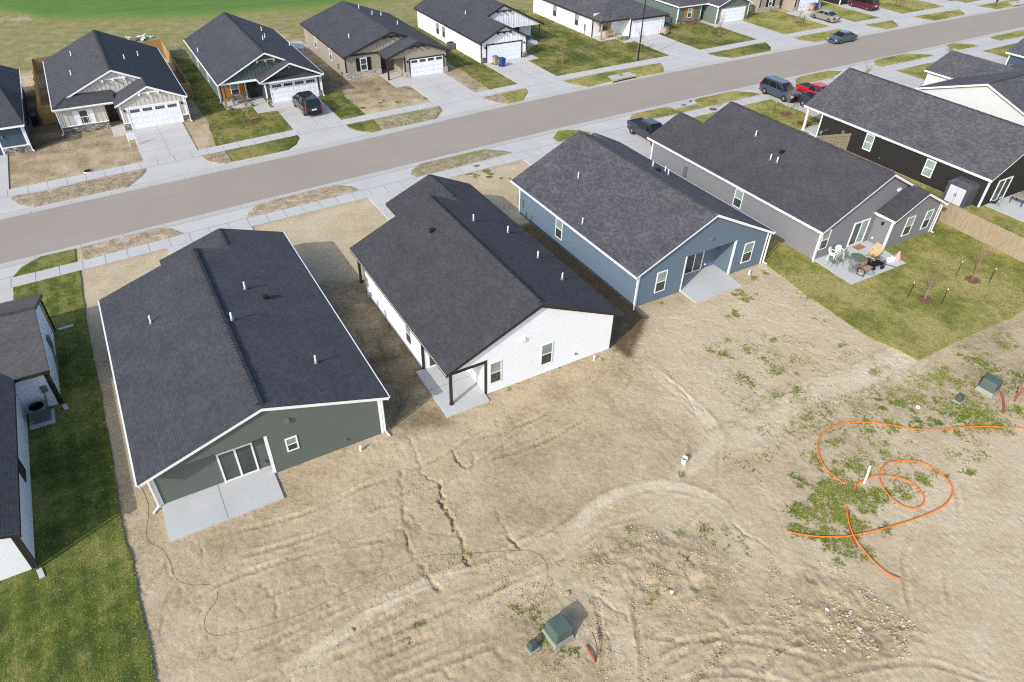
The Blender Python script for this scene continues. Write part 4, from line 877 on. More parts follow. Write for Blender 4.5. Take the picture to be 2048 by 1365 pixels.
def house_farm():
    h = House('white farmhouse with black trim, a tall front gable and two rolling bins at its garage', 50, 93, ROOF_A, S_WHITE, DARKTRIM); h.accm = BB_WHITE
    xL, xP, xR, zE, zP = 44.0, 50.4, 56.9, 2.75, 5.8; m = (zP-zE)/(xP-xL); mR = (zP-zE)/(xR-xP); h.slope = m; yB, yM, yF = 103.3, 87.4, 82.45
    ZL = lambda x, y: zE+m*(x-xL); ZR = lambda x, y: zE+mR*(xR-x)
    xg = 47.75; zg = ZL(xg, 0); xr = 51.55; mg = (zg-zE)/(xr-xg); ZG = lambda x, y: zE+mg*(xr-x)
    h.plane([(xL, yB), (xL, yF), (xg, yF), (xg, yM), (xP, yM), (xP, yB)], ZL, 'x', m, boards=(0, 1, 3, 5))
    h.plane([(xP, yB), (xP, yM), (xR, yM), (xR, yB)], ZR, 'x', mR, boards=(1, 2, 3))
    h.plane([(xg, yM+.5), (xg, yF), (xr, yF), (xr, yM+.5)], ZG, 'x', mg, boards=(1, 2))
    wl, wr, yg, yb, gr, yp, yh = 44.42, 56.5, 82.95, 103.0, 51.35, 90.0, 87.75; tl, tr = ZL(wl, 0)-RT, ZR(wr, 0)-RT
    footing(h, wl+.03, yg+.05, gr-.03, yb, .1); footing(h, gr, yp, wr-.03, yb, .1)
    h.seg((wl, yg), (wl, yb), [(0, tl), (1, tl)]); h.seg((wr, yp), (wr, yb), [(0, tr), (1, tr)]); h.seg((wl, yb), (wr, yb), [(0, tl), ((xP-wl)/(wr-wl), zP-RT), (1, tr)])
    h.seg((gr, yg), (gr, yp), [(0, 2.8), (1, 2.8)]); h.seg((gr, yp), (wr, yp), [(0, 2.75), (1, 2.75)])
    h.seg((wl, yg), (gr, yg), [(0, tl), ((xg-wl)/(gr-wl), zg-RT), (1, ZG(gr, 0)-RT)], h.acc)
    h.seg((47.8, yh), (wr, yh), [(0, ZL(47.8, 0)-RT), ((xP-47.8)/(wr-47.8), zP-RT), (1, tr)], h.acc, 2.55)
    h.battens('y', yg, -1, wl, gr, lambda u: 2.4 if 45 < u < 50.7 else .75, lambda u: min(ZL(u, 0), ZG(u, 0))-RT-.02, .4); h.battens('y', yh, -1, 48.2, wr, lambda u: max(2.6, ZG(u, 0)), lambda u: min(ZL(u, 0), ZR(u, 0))-RT-.02, .4)
    soffit(h, gr, yh, wr, yp, 2.55); post(h, 56.42, 87.85, 2.55, DARKTRIM, .15); h.battens('y', yp, -1, gr, wr, lambda u: .1, lambda u: 2.5, .5)
    h.stn.box((wl-.03, yg-.1, -.2), (45.1, yg, .72)); h.stn.box((50.66, yg-.1, -.2), (gr+.03, yg, .72)); h.stn.box((54.9, yp-.1, 0), (wr, yp, .6))
    h.corner(wl, yg, -1, -1, 2.65, .72); h.corner(gr, yg, 1, -1, 2.6, .72); h.corner(wr, yp, 1, -1, 2.5, .6)
    h.garage(yg, -1, 45.28, 50.48, 2.18, DARKTRIM, False, False, False)
    h.door('y', yp, -1, 53.4, 54.4, .05, 2.15, plain('farm_door', srgb(38, 36, 36), .5)); h.frame('window', 'y', yp, -1, 51.9, 52.9, .8, 2.2, DARKTRIM, .07, glass=(GL_DARK, GL_DARK))
    bracket_beam(h, xP, yh, -1, 4.85, 2.3, DARKTRIM); bracket_beam(h, xg, yg, -1, 3.55, 2.3, DARKTRIM)
    wall_lamp(h, 'y', yg, -1, 45.0, 1.95); wall_lamp(h, 'y', yg, -1, 50.9, 1.95)
    for a, b in ((95.6, 96.4), (93.6, 94.4)): h.frame('window', 'x', wl, -1, a, b, .7, 2.1, GREYTRIM, .06)
    h.vent(46.6, 91.5, ZL(46.6, 0))
    return h.done()
house_farm()

def hip_house():
    h = House('white house with a hipped roof, a timber bench on its porch and a tan bin', 71, 94, ROOF_B, S_WHITE, DARKTRIM)
    xL, xR, zE, yF, yB = 64.7, 76.9, 2.75, 84.6, 103.8; m = .36; xP = (xL+xR)/2; zP = zE+m*(xP-xL); h.slope = m
    ZL = lambda x, y: zE+m*(x-xL); ZR = lambda x, y: zE+m*(xR-x); ZF = lambda x, y: zE+m*(y-yF); ZB = lambda x, y: zE+m*(yB-y)
    r0, r1 = yF+(xP-xL), yB-(xP-xL)
    h.plane([(xL, yF), (xP, r0), (xP, r1), (xL, yB)], ZL, 'x', m, boards=(3,)); h.plane([(xR, yF), (xR, yB), (xP, r1), (xP, r0)], ZR, 'x', m, boards=(0,))
    h.plane([(xL, yF), (xR, yF), (xP, r0)], ZF, 'y', m, boards=(0,)); h.plane([(xL, yB), (xP, r1), (xR, yB)], ZB, 'y', m, boards=(2,))
    h.plane([(69.7, 84.0), (76.9, 84.0), (76.9, 84.62), (69.7, 84.62)], lambda x, y: zE-.02+.2*(y-84.0), 'y', .2, boards=(0,))
    h.ridge((xP, r0, zP), (xP, r1, zP), .15, .012)
    wl, wr, yp, yg, yb, d = 65.05, 76.5, 87.0, 84.35, 103.4, 70.0
    h.seg((wl, yp), (wl, yb), [(0, 2.75), (1, 2.75)]); h.seg((wr, yg), (wr, yb), [(0, 2.8), (1, 2.8)]); h.seg((wl, yb), (wr, yb), [(0, 2.75), (1, 2.75)]); h.seg((wl, yp), (d, yp), [(0, 3.3), (1, 3.3)]); h.seg((d, yg), (d, yp), [(0, 2.7), (1, 2.7)]); h.seg((d, yg), (wr, yg), [(0, 2.74), (1, 2.74)])
    footing(h, wl+.03, yp+.03, wr-.03, yb, .1); soffit(h, wl, 84.75, d, yp, 2.6)
    post(h, 65.2, 84.9, 2.6, CEDAR2, .2)
    h.corner(wl, yp, -1, -1, 2.6); h.corner(d, yg, -1, -1, 2.6); h.corner(wr, yg, 1, -1, 2.6)
    h.frame('window', 'y', yp, -1, 66.9, 67.8, .7, 2.1, GREYTRIM, .06, d=.07); shutters(h, yp, -1, 66.9, 67.8, .65, 2.15, CEDAR2, .6)
    h.garage(yg, -1, 70.9, 75.7, 2.18, WHITE, False, False, False)
    for a, b in ((96.6, 97.5), (90.6, 91.5)): h.frame('window', 'x', wl, -1, a, b, .8, 2.3, GREYTRIM, .06)
    mt = Multi(); mt.box((wl, 88.6, .6), (wl-.15, 88.9, 1.5)); mt.tube([(wl-.08, 88.75, 0), (wl-.08, 88.75, .6)], .04); mt.build('utility_meter', STEEL, h.t)
    return h.done()
hip_house()

def front_house(label, roofm, wallm, fm, trim, x0, xg, x1, yl, yg, pitch, shut, doorw, stone, mirror=False, lamps=True, gtrim=None):
    """small street front: gabled garage on the right, window bay on the left"""
    h = House(label, (x0+x1)/2, yl+8, roofm, wallm, trim); h.accm = fm
    xL, xR, zE = x0-.35, x1+.35, 2.75; xP = (xL+xR)/2; m = pitch; zP = zE+m*(xP-xL); h.slope = m; yB = yl+17; yM = yl+1.2
    ZL = lambda x, y: zE+m*(x-xL); ZR = lambda x, y: zE+m*(xR-x)
    xl = xg-.35; xm = (xl+xR)/2; zg = zE+m*(xR-xm); ZG = lambda x, y: zE+m*(x-xl); ZS = lambda x, y: zE+.4*(y-(yl-.4))
    h.plane([(xL, yB), (xL, yl-.4), (xL+1.6*.4/m, yM), (xP, yM), (xP, yB)], ZL, 'x', m, boards=(0, 2, 4)); h.plane([(xP, yB), (xP, yM), (xm, yM), (xm, yg-.4), (xR, yg-.4), (xR, yB)], ZR, 'x', m, boards=(1, 3, 4, 5))
    h.plane([(xl, yM+.5), (xl, yg-.4), (xm, yg-.4), (xm, yM+.5)], ZG, 'x', m, boards=(0, 1))
    h.plane([(xL, yl-.4), (xg, yl-.4), (xg, yM+.3), (xL+1.9*.4/m, yM+.3)], ZS, 'y', .4, boards=(0,))
    tl = ZL(x0, 0)-RT; d0 = x0+(xg-x0)*.8
    h.seg((x0, yl), (x0, yB-.3), [(0, tl), (1, tl)]); h.seg((x1, yg), (x1, yB-.3), [(0, tl), (1, tl)]); h.seg((x0, yB-.3), (x1, yB-.3), [(0, tl), (.5, zP-RT), (1, tl)])
    h.seg((x0, yl), (d0, yl), [(0, 2.75), (1, 2.75)]); h.seg((d0, yl), (d0, yl+1.5), [(0, 2.75), (1, 2.75)]); h.seg((d0, yl+1.5), (xg, yl+1.5), [(0, 3), (1, 3)]); h.seg((xg, yg), (xg, yl+1.5), [(0, 2.8), (1, 2.8)])
    h.seg((xg, yg), (x1, yg), [(0, ZG(xg, 0)-RT), (.5, zg-RT), (1, tl)], h.acc); h.seg((x0+1, yM+.2), (xm+.3, yM+.2), [(0, ZL(x0+1, 0)-RT), ((xP-x0-1)/(xm+.3-x0-1), zP-RT), (1, ZR(xm+.3, 0)-RT)], h.acc, 2.6)
    h.battens('y', yg, -1, xg, x1, lambda u: 2.4, lambda u: min(ZG(u, 0), ZR(u, 0))-RT-.02, .4); footing(h, x0+.03, yl+.03, x1-.03, yB-.4, .1)
    if stone: h.stm = stone; h.stn.box((x0-.03, yl-.08, -.2), (d0, yl, .72)); h.stn.box((xg-.03, yg-.08, -.2), (xg+.6, yg, .72)); h.stn.box((x1-.6, yg-.08, -.2), (x1+.03, yg, .72))
    h.corner(x0, yl, -1, -1, 2.65); h.corner(xg, yg, -1, -1, 2.65); h.corner(x1, yg, 1, -1, 2.65); h.cor.box((d0-.1, yl-.03, 0), (d0+.02, yl+.1, 2.6))
    c = (x0+d0)/2; h.frame('window', 'y', yl, -1, c-.45, c+.45, .8, 2.2, WHITE, .08, d=.07); shutters(h, yl, -1, c-.45, c+.45, .75, 2.25, shut, .55)
    h.door('y', yl+1.5, -1, d0+.1, xg-.15, .05, 2.15, doorw); h.garage(yg, -1, xg+.75, x1-.75, 2.13, gtrim or trim, False)
    return h
front_house('grey green house with rust brown shutters and a stone base', ROOF_B, S_SAGE, BB_SAGE, WHITE, 81.6, 87.55, 94.3, 87.3, 84.85, .38, CEDAR, BLACK, STONE, gtrim=CEDAR2).done()
front_house('taupe house with a pale brick base beside the parked silver sedan', ROOF_A, S_TAUPE, BB_TAUPE, DARKTRIM, 99.7, 105.6, 112.0, 87.4, 85.1, .4, BLACK, DARKTRIM, STONE_L).done()
front_house('black sided house behind the parked maroon minivan', ROOF_A, S_BLACK, BB_GREEN, WHITE, 117.4, 124.5, 130, 85.3, 85.0, .4, WHITE, WHITE, None).done()
def house_edge():
    h = House('deep blue house with ledge stone base cut off by the left edge', -13, 86, ROOF_A, S_DKBLUE, WHITE)
    xL, xR, zE, m = -19.2, -6.95, 2.75, .42; xP = (xL+xR)/2; zP = zE+m*(xR-xP); h.slope = m; yB, yF, yM = 95.4, 77.3, 85.2
    ZL = lambda x, y: zE+m*(x-xL); ZR = lambda x, y: zE+m*(xR-x); ZS = lambda x, y: zE+.25*(y-yF)
    h.plane([(xL, yB), (xL, yM), (xP, yM), (xP, yB)], ZL, 'x', m, boards=(0, 1)); h.plane([(xP, yB), (xP, yM), (xR, yM), (xR, yB)], ZR, 'x', m, boards=(1, 3), gutters=(2,))
    h.rm = ROOF_A; h.plane([(xL, yF), (xR, yF), (xR-1.6, yM+.3), (xL, yM+.3)], ZS, 'y', .25, boards=(0,)); h.plane([(xR, yF), (xR, yM+.0), (xR-1.6, yM+.0)], lambda x, y: ZS(x, y) if y < yF+.1 else (zE if x > xR-.1 else ZS(x, yM)), 'x', .4, boards=(0,))
    wl, wr, yf = -18.8, -7.25, 77.8; tr = 2.72
    h.seg((wl, yf), (wr, yf), [(0, tr), (1, tr)]); h.seg((wr, yf), (wr, 95.1), [(0, tr), (1, tr)]); h.seg((wl, 95.1), (wr, 95.1), [(0, tr), (.5, zP-RT), (1, tr)]); h.seg((wl, 85.5), (wr, 85.5), [(0, tr), (.5, zP-RT), (1, tr)])
    h.stn.box((-9.4, yf-.1, -.2), (wr+.04, yf, .62)); cap = Multi(); cap.box((-9.4, yf-.13, .62), (wr+.06, yf, .7)); cap.build('stone_cap', WHITE, h.t)
    h.corner(wr, yf, 1, -1, 2.6, w=.14); h.cor.box((-9.55, yf-.03, 0), (-9.4, yf+.05, 2.6)); wall_lamp(h, 'y', yf, -1, -9.1, 1.7, STEEL); h.spout(wr+.1, yf-.1, 2.5, .3, -.5)
    h.garage(yf, -1, -15.5, -10.6, 2.13, WHITE)
    return h.done()
house_edge()
# ================================================================== ground
def _hash(ix, iy, s):
    n = (ix.astype(np.int64)*374761393 + iy.astype(np.int64)*668265263 + s*982451653) & 0x7fffffff
    n = (n ^ (n >> 13))*1274126177 & 0x7fffffff
    return ((n ^ (n >> 16)) & 0xffff)/65535.0
def vnoise(x, y, s=0):
    ix, iy = np.floor(x), np.floor(y); fx, fy = x-ix, y-iy; fx = fx*fx*(3-2*fx); fy = fy*fy*(3-2*fy)
    a, b, c, d = _hash(ix, iy, s), _hash(ix+1, iy, s), _hash(ix, iy+1, s), _hash(ix+1, iy+1, s)
    return (a*(1-fx)+b*fx)*(1-fy)+(c*(1-fx)+d*fx)*fy
def fbm(x, y, s=0, o=4, g=.5):
    t = 0; a = 1; n = 0
    for k in range(o): t = t+a*vnoise(x*2**k, y*2**k, s+k*17); n += a; a *= g
    return t/n
def dist_line(X, Y, pts):
    """distance to a polyline and the position along it"""
    d = np.full(X.shape, 1e9); L = 0; T = np.zeros(X.shape)
    for (x0, y0), (x1, y1) in zip(pts[:-1], pts[1:]):
        dx, dy = x1-x0, y1-y0; l2 = dx*dx+dy*dy+1e-9; t = np.clip(((X-x0)*dx+(Y-y0)*dy)/l2, 0, 1)
        q = np.hypot(X-x0-t*dx, Y-y0-t*dy); m = q < d; d = np.where(m, q, d); T = np.where(m, L+t*math.sqrt(l2), T); L += math.sqrt(l2)
    return d, T, L
def inside(X, Y, poly):
    c = np.zeros(X.shape, bool); n = len(poly)
    for i in range(n):
        x0, y0 = poly[i]; x1, y1 = poly[(i+1) % n]
        if y0 == y1: continue
        c ^= ((y0 > Y) != (y1 > Y)) & (X < (x1-x0)*(Y-y0)/(y1-y0)+x0)
    return c
def soft(X, Y, poly, w):
    """1 inside, falling to 0 outside over w metres"""
    d, _, _ = dist_line(X, Y, list(poly)+[poly[0]]); i = inside(X, Y, poly)
    return np.where(i, 1.0, np.clip(1-d/w, 0, 1))
FP = (0, 0, 1)
PX = lambda *p: [G(a, b) for a, b in p]
xs = np.concatenate([np.linspace(-600, -60, 24), np.linspace(-56, -14, 22), np.arange(-12, 52, .065), np.arange(52, 80, .5), np.arange(80, 180, 2.0), np.linspace(190, 900, 24)])
ys = np.concatenate([np.linspace(-120, -10, 12), np.arange(-4, 0, .5), np.arange(0, 31, .065), np.arange(31, 62, .35), np.arange(62, 110, .5), np.arange(110, 160, 1.5), np.linspace(165, 900, 24)])
X, Y = np.meshgrid(xs, ys)
Zg = np.zeros(X.shape); tone = np.zeros(X.shape); veg = np.zeros(X.shape); crop = np.zeros(X.shape)
near = np.clip((30.5-Y)/3, 0, 1)*np.clip((Y+6)/4, 0, 1)*np.clip((X+12)/3, 0, 1)*np.clip((54-X)/6, 0, 1)
n1 = fbm(X*.35, Y*.35, 1, 4); n2 = fbm(X*1.6, Y*1.6, 5, 4, .55); n3 = fbm(X*5, Y*5, 9, 2)
n4 = fbm(X*13, Y*13, 19, 2)
Zg += near*((n1-.5)*.06+(n2-.5)*.03+(n3-.5)*.026+(n4-.5)*.028) - .02
# wash cracks and scuffs: thin winding channels in patches
rd = np.abs(2*fbm(X*.55+.35*fbm(X*1.9, Y*1.9, 201, 3), Y*.4, 203, 4, .5)-1); ck = np.clip(1-rd/.028, 0, 1)*np.clip(4*(fbm(X*.3, Y*.3, 207, 3)-.47), 0, 1)
rd2 = np.abs(2*fbm(X*1.3, Y*.9, 211, 4, .55)-1); ck2 = np.clip(1-rd2/.05, 0, 1)*np.clip(4*(fbm(X*.45, Y*.45, 213, 3)-.5), 0, 1)
Zg -= near*(ck*.04+ck2*.028); tone -= near*(ck*.16+ck2*.1)
Zg += near*.03*np.clip(3*(fbm(X*.4, Y*.4, 217, 3)-.48), 0, 1)*(fbm(X*3.4, Y*3.4, 219, 3, .6)-.45)
tone += (fbm(X*.16, Y*.16, 21, 4)-.5)*.5+(fbm(X*.7, Y*.7, 33, 4)-.5)*.35
def gully(pts, w, depth, t=0.0, wob=.5, berm=.12, tw=1.0):
    """a rut or wash cut into the soil: pts in photo pixels"""
    P = [tuple(q)[:2] for q in smooth_path([(*p, 0) for p in PX(*pts)], 5)]
    x0, x1 = min(p[0] for p in P)-2, max(p[0] for p in P)+2; y0, y1 = min(p[1] for p in P)-2, max(p[1] for p in P)+2
    depth *= .5; t *= .7; w *= .6
    i0, i1 = np.searchsorted(xs, [x0, x1]); j0, j1 = np.searchsorted(ys, [y0, y1]); sl = (slice(j0, j1), slice(i0, i1))
    if i1-i0 < 2 or j1-j0 < 2: return
    xx, yy = X[sl], Y[sl]; a = (fbm(xx*2.3, yy*2.3, 77, 3)-.5)*wob; b = (fbm(xx*2.3, yy*2.3, 99, 3)-.5)*wob
    d, T, L = dist_line(xx+a, yy+b, P); ends = np.clip(np.minimum(T, L-T)/.5, 0, 1)*np.clip(2.6*(fbm(xx*1.7, yy*1.7, 55, 3)-.28), 0, 1.3); rag = .75+.5*fbm(xx*6, yy*6, 41, 2)
    d = d*rag; prof = -depth*np.exp(-(d/w)**2)+depth*berm*np.exp(-((d-w*1.9)/(w*.8))**2)
    Zg[sl] += prof*ends; tone[sl] += t*np.exp(-(d/(w*1.3*tw))**2)*ends
# ruts and washes between and behind the houses
gully([(873, 958), (882, 985), (890, 1020), (905, 1050), (920, 1085), (934, 1120), (945, 1150)], .15, .28, -.4)
gully([(815, 860), (830, 905), (850, 945), (873, 962)], .10, .12, -.2)
gully([(800, 930), (806, 990), (812, 1050), (830, 1120), (868, 1165), (882, 1200)], .18, .2, -.35)
gully([(990, 1010), (1005, 1040), (1020, 1075), (1045, 1100)], .15, .22, -.25)
gully([(905, 895), (912, 915), (925, 930), (942, 932), (948, 915), (938, 900)], .14, .24, -.3)
gully([(1295, 690), (1330, 735), (1362, 780), (1378, 800)], .07, .16, -.25)
gully([(1365, 790), (1385, 815), (1392, 840)], .07, .10, -.15); gully([(1330, 750), (1370, 790), (1420, 830), (1470, 850)], .12, .07, -.1)
gully([(330, 1130), (345, 1180), (325, 1240), (320, 1290)], .2, .08, -.2); gully([(520, 1150), (540, 1195), (560, 1235)], .15, .1, -.15)
gully([(470, 1215), (490, 1240)], .12, .1, -.15); gully([(402, 1075), (404, 1105), (399, 1120)], .07, .12, -.25); gully([(275, 1055), (290, 1040), (320, 1022)], .1, .1, -.3)
gully([(790, 640), (760, 690), (775, 750), (800, 800), (780, 850), (770, 880)], .3, .12, -.3); gully([(700, 640), (740, 720), (770, 800)], .25, .08, -.2)
gully([(1250, 690), (1265, 650), (1285, 640)], .15, .15, -.35)
gully([(1120, 1175), (1150, 1140), (1200, 1110), (1250, 1105)], .25, .12, -.2); gully([(1175, 1185), (1215, 1210), (1255, 1235)], .12, .14, -.25)
gully([(1195, 1200), (1205, 1260), (1215, 1330)], .12, .12, -.2); gully([(1270, 1180), (1275, 1260), (1280, 1330)], .15, .08, -.1)
gully([(1450, 1040), (1480, 1060), (1520, 1085), (1550, 1110)], .1, .12, -.15); gully([(1360, 1130), (1380, 1175), (1400, 1180), (1430, 1172)], .14, .16, -.2)
gully([(840, 1325), (900, 1350), (935, 1360)], .12, .1, -.2); gully([(985, 1280), (1000, 1310), (1040, 1335)], .2, .1, -.25)
# smooth wheel-packed tracks (paler, slightly raised edges)
def track(pts, w, t=.45, z=.0):
    P = PX(*pts); P = [tuple(q)[:2] for q in smooth_path([(*p, 0) for p in P], 6)]
    d, T, L = dist_line(X, Y, P); k = np.exp(-(d/w)**4)*np.clip(np.minimum(T, L-T)/1.2, 0, 1)*(.6+.6*fbm(X*.8, Y*.8, 88, 3)); tone[...] += t*k
    Zg[...] += np.exp(-((d-w*1.15)/.12)**2)*.05*near*np.clip(np.minimum(T, L-T)/1.2, 0, 1)*(vnoise(X*2, Y*2, 6)) + z*k*near
track([(1130, 1085), (1185, 1020), (1240, 990), (1310, 972), (1390, 985), (1460, 1020)], .34, .6)
track([(1330, 975), (1390, 930), (1430, 880), (1410, 840), (1360, 790), (1300, 740)], .45, .4)
track([(560, 1345), (640, 1300), (720, 1245), (760, 1215), (850, 1170), (950, 1130)], .3, .5)
track([(860, 1180), (960, 1150), (1050, 1100), (1120, 1085)], .5, .25)
track([(900, 1270), (950, 1240), (1050, 1170), (1100, 1130)], .4, .25)
track([(1440, 880), (1520, 860), (1620, 790), (1760, 740), (1900, 650)], .9, .45)
track([(1260, 1365), (1235, 1260), (1210, 1190)], .55, .3)
# tread marks of earthmovers bottom right
tp = PX((1290, 1170), (1440, 1150), (1680, 1190), (1800, 1280), (1700, 1365), (1240, 1365)); tm = soft(X, Y, tp, 1.5)
ang = .9; u = X*math.cos(ang)+Y*math.sin(ang)+1.6*(fbm(X*.25, Y*.25, 91, 2)-.5)
Zg += tm*near*(.004*np.sin(u*2*np.pi/.3)*np.clip(8*(fbm(X*.5, Y*.5, 44, 2)-.5), 0, 1)+.03*(fbm(X*.8, Y*.8, 31, 4, .6)-.5)+.045*(fbm(X*3, Y*3, 36, 3)-.5)); tone += -.12*tm
for pts in (((1300, 1230), (1380, 1215), (1450, 1240), (1500, 1290)), ((1350, 1320), (1430, 1290), (1520, 1300)), ((1390, 1350), (1480, 1320), (1560, 1330)), ((1290, 1300), (1340, 1280), (1400, 1290))): gully(pts, .22, .1, -.12)
# rubble mound
mp = PX((1180, 1140), (1230, 1085), (1330, 1080), (1440, 1130), (1420, 1190), (1330, 1180), (1250, 1190)); mm = soft(X, Y, mp, 1.0)
Zg += mm*near*(.26*(fbm(X*1.5, Y*1.5, 61, 5, .6)-.36)+.03); tone += -.22*mm*fbm(X*1.5, Y*1.5, 62, 3)*1.6
rp = PX((1610, 1130), (1700, 1190), (1830, 1270), (1740, 1300), (1610, 1260)); rm = soft(X, Y, rp, .8); Zg += rm*near*.3*(fbm(X*1.7, Y*1.7, 64, 5, .6)-.4); tone += -.12*rm
up = PX((1040, 1230), (1120, 1190), (1210, 1240), (1230, 1340), (1080, 1345)); um = soft(X, Y, up, .8); tone += -.3*um*(fbm(X*2, Y*2, 71, 3)); Zg += um*near*.1*(fbm(X*3, Y*3, 74, 3)-.5)
# damp soil alongside the new houses, paler sand by the street
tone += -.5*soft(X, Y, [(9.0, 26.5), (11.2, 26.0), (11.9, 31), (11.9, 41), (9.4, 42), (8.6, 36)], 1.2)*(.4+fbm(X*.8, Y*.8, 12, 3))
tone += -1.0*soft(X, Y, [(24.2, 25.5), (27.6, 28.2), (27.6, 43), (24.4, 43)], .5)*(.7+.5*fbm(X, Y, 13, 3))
tone += .2*soft(X, Y, [(-5.5, 43.5), (45, 45), (45, 54), (-5.5, 52)], .6)
tone += .22*soft(X, Y, PX((1290, 680), (1520, 530), (1640, 600), (1820, 730), (1440, 850)), 2.0)
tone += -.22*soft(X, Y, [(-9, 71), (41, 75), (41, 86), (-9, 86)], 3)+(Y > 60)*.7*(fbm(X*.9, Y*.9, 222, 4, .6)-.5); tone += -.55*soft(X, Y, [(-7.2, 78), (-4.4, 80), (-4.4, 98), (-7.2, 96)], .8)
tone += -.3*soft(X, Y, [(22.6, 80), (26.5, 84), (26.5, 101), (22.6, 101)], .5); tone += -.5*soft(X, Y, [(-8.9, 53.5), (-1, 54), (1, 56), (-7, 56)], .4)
sp = PX((1650, 1080), (2048, 850), (2300, 900), (2000, 1400), (1820, 1365)); sm = soft(X, Y, sp, 3.0); tone += .14*sm; Zg -= sm*near*(n2-.5)*.05
# back field: dry grass, then a green crop
veg += np.clip((Y-94)/12, 0, 1)*(.42+1.7*(fbm(X*.16, Y*.3, 3, 5, .6)-.44)); veg += .35*np.clip((Y-90)/5, 0, 1)*np.clip((X-41)/2, 0, 1)
veg += .55*soft(X, Y, [(-60, 112), (60, 108), (60, 122), (-60, 125)], 8)
cl = PX((-900, -10), (-300, 5), (0, 20), (88, 34), (264, 36), (420, 30), (640, 12), (900, -14)); cyy = np.interp(X, [p[0] for p in cl], [p[1] for p in cl])
crop += np.clip((Y-cyy)/9+.4*(fbm(X*.15, Y*.15, 8, 3)-.5)+.5, 0, 1)
veg += .5*soft(X, Y, PX((1430, 860), (1900, 650), (2048, 640), (2048, 850), (1640, 860)), 3.0)*fbm(X*.9, Y*.9, 15, 4)
# wheel ruts left by machines: pairs of shallow grooves with pushed-up edges
def ruts(pts, gauge=1.7, w=.15, depth=.038, t=-.1):
    P = [tuple(q)[:2] for q in smooth_path([(*p, 0) for p in PX(*pts)], 6)]
    x0, x1 = min(p[0] for p in P)-3, max(p[0] for p in P)+3; y0, y1 = min(p[1] for p in P)-3, max(p[1] for p in P)+3
    i0, i1 = np.searchsorted(xs, [x0, x1]); j0, j1 = np.searchsorted(ys, [y0, y1]); sl = (slice(j0, j1), slice(i0, i1)); xx, yy = X[sl], Y[sl]
    if xx.size < 4: return
    d, T, L = dist_line(xx, yy, P); e = np.clip(np.minimum(T, L-T)/1.0, 0, 1)*np.clip(3*(fbm(xx*.5, yy*.5, 301, 3)-.3), 0, 1)
    q = np.abs(d-gauge/2)+(fbm(xx*3, yy*3, 303, 2)-.5)*.1; tr = np.sin(T*2*np.pi/.26+d*9)*.5+.5
    Zg[sl] += near[sl]*e*(-depth*np.exp(-(q/w)**4)*(.7+.45*tr)+depth*.9*np.exp(-((q-w*1.35)/.09)**2)*fbm(xx*4, yy*4, 305, 2)*1.6); tone[sl] += t*e*np.exp(-(q/w)**2)+.10*e*np.exp(-((q-w*1.4)/.1)**2)
for pts, gg in ((((560, 1330), (700, 1262), (900, 1180), (1090, 1100), (1200, 1020)), 1.6), (((640, 1365), (800, 1300), (960, 1230), (1110, 1150)), 1.5), (((420, 1365), (560, 1310), (720, 1230), (820, 1180)), 1.5), (((720, 1365), (850, 1310), (1010, 1250)), 1.3), (((1245, 1365), (1240, 1270), (1222, 1185), (1180, 1110)), 1.6), (((1330, 1365), (1390, 1290), (1470, 1200), (1540, 1130)), 1.6),
    (((1450, 1365), (1520, 1280), (1600, 1190)), 1.5), (((1290, 1310), (1400, 1250), (1520, 1230), (1640, 1270)), 1.4), (((1300, 1345), (1420, 1310), (1540, 1325), (1660, 1365)), 1.5), (((1560, 1340), (1700, 1300), (1850, 1290), (2000, 1340)), 1.6), (((1850, 900), (1880, 1010), (1850, 1130), (1870, 1250)), 1.8), (((960, 900), (1100, 850), (1230, 760), (1270, 690)), 1.7), (((700, 1010), (900, 930), (1050, 820)), 1.6), (((470, 1090), (640, 1040), (800, 960)), 1.5), (((1410, 880), (1400, 960), (1330, 1040), (1200, 1080)), 1.5), (((350, 1250), (480, 1180), (640, 1130), (800, 1100)), 1.5)): ruts(pts, gg)
Zg = np.minimum(Zg, .16)
# keep the soil below slabs and floors
for (x0, y0, x1, y1) in ((-3.5, 24.7, 2.1, 27.3), (11.5, 25.9, 14.6, 30.6), (31.8, 27.6, 36.8, 31.2), (43.6, 23.8, 50.4, 27.9)):
    Zg = np.where((X > x0-.12) & (X < x1+.12) & (Y > y0-.12) & (Y < y1+.12), np.minimum(Zg, .0), Zg)
Zg = np.where((Y > 50) & (Y < 78), np.minimum(Zg, -.02)-.1*((Y > 55.6) & (Y < 69)), Zg)
nx, ny = len(xs), len(ys)
me = bpy.data.meshes.new('ground'); me.vertices.add(nx*ny)
me.vertices.foreach_set('co', np.stack([X, Y, Zg], -1).astype(np.float32).ravel())
i = np.arange(nx*ny).reshape(ny, nx); q = np.stack([i[:-1, :-1], i[:-1, 1:], i[1:, 1:], i[1:, :-1]], -1).reshape(-1, 4)
me.loops.add(q.size); me.loops.foreach_set('vertex_index', q.ravel().astype(np.int32)); me.polygons.add(len(q))
me.polygons.foreach_set('loop_start', (np.arange(len(q))*4).astype(np.int32)); me.polygons.foreach_set('loop_total', np.full(len(q), 4, np.int32))
me.polygons.foreach_set('use_smooth', np.ones(len(q), bool)); me.update(); me.validate()
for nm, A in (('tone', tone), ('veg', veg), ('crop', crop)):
    at = me.attributes.new(nm, 'FLOAT', 'POINT'); at.data.foreach_set('value', A.astype(np.float32).ravel())
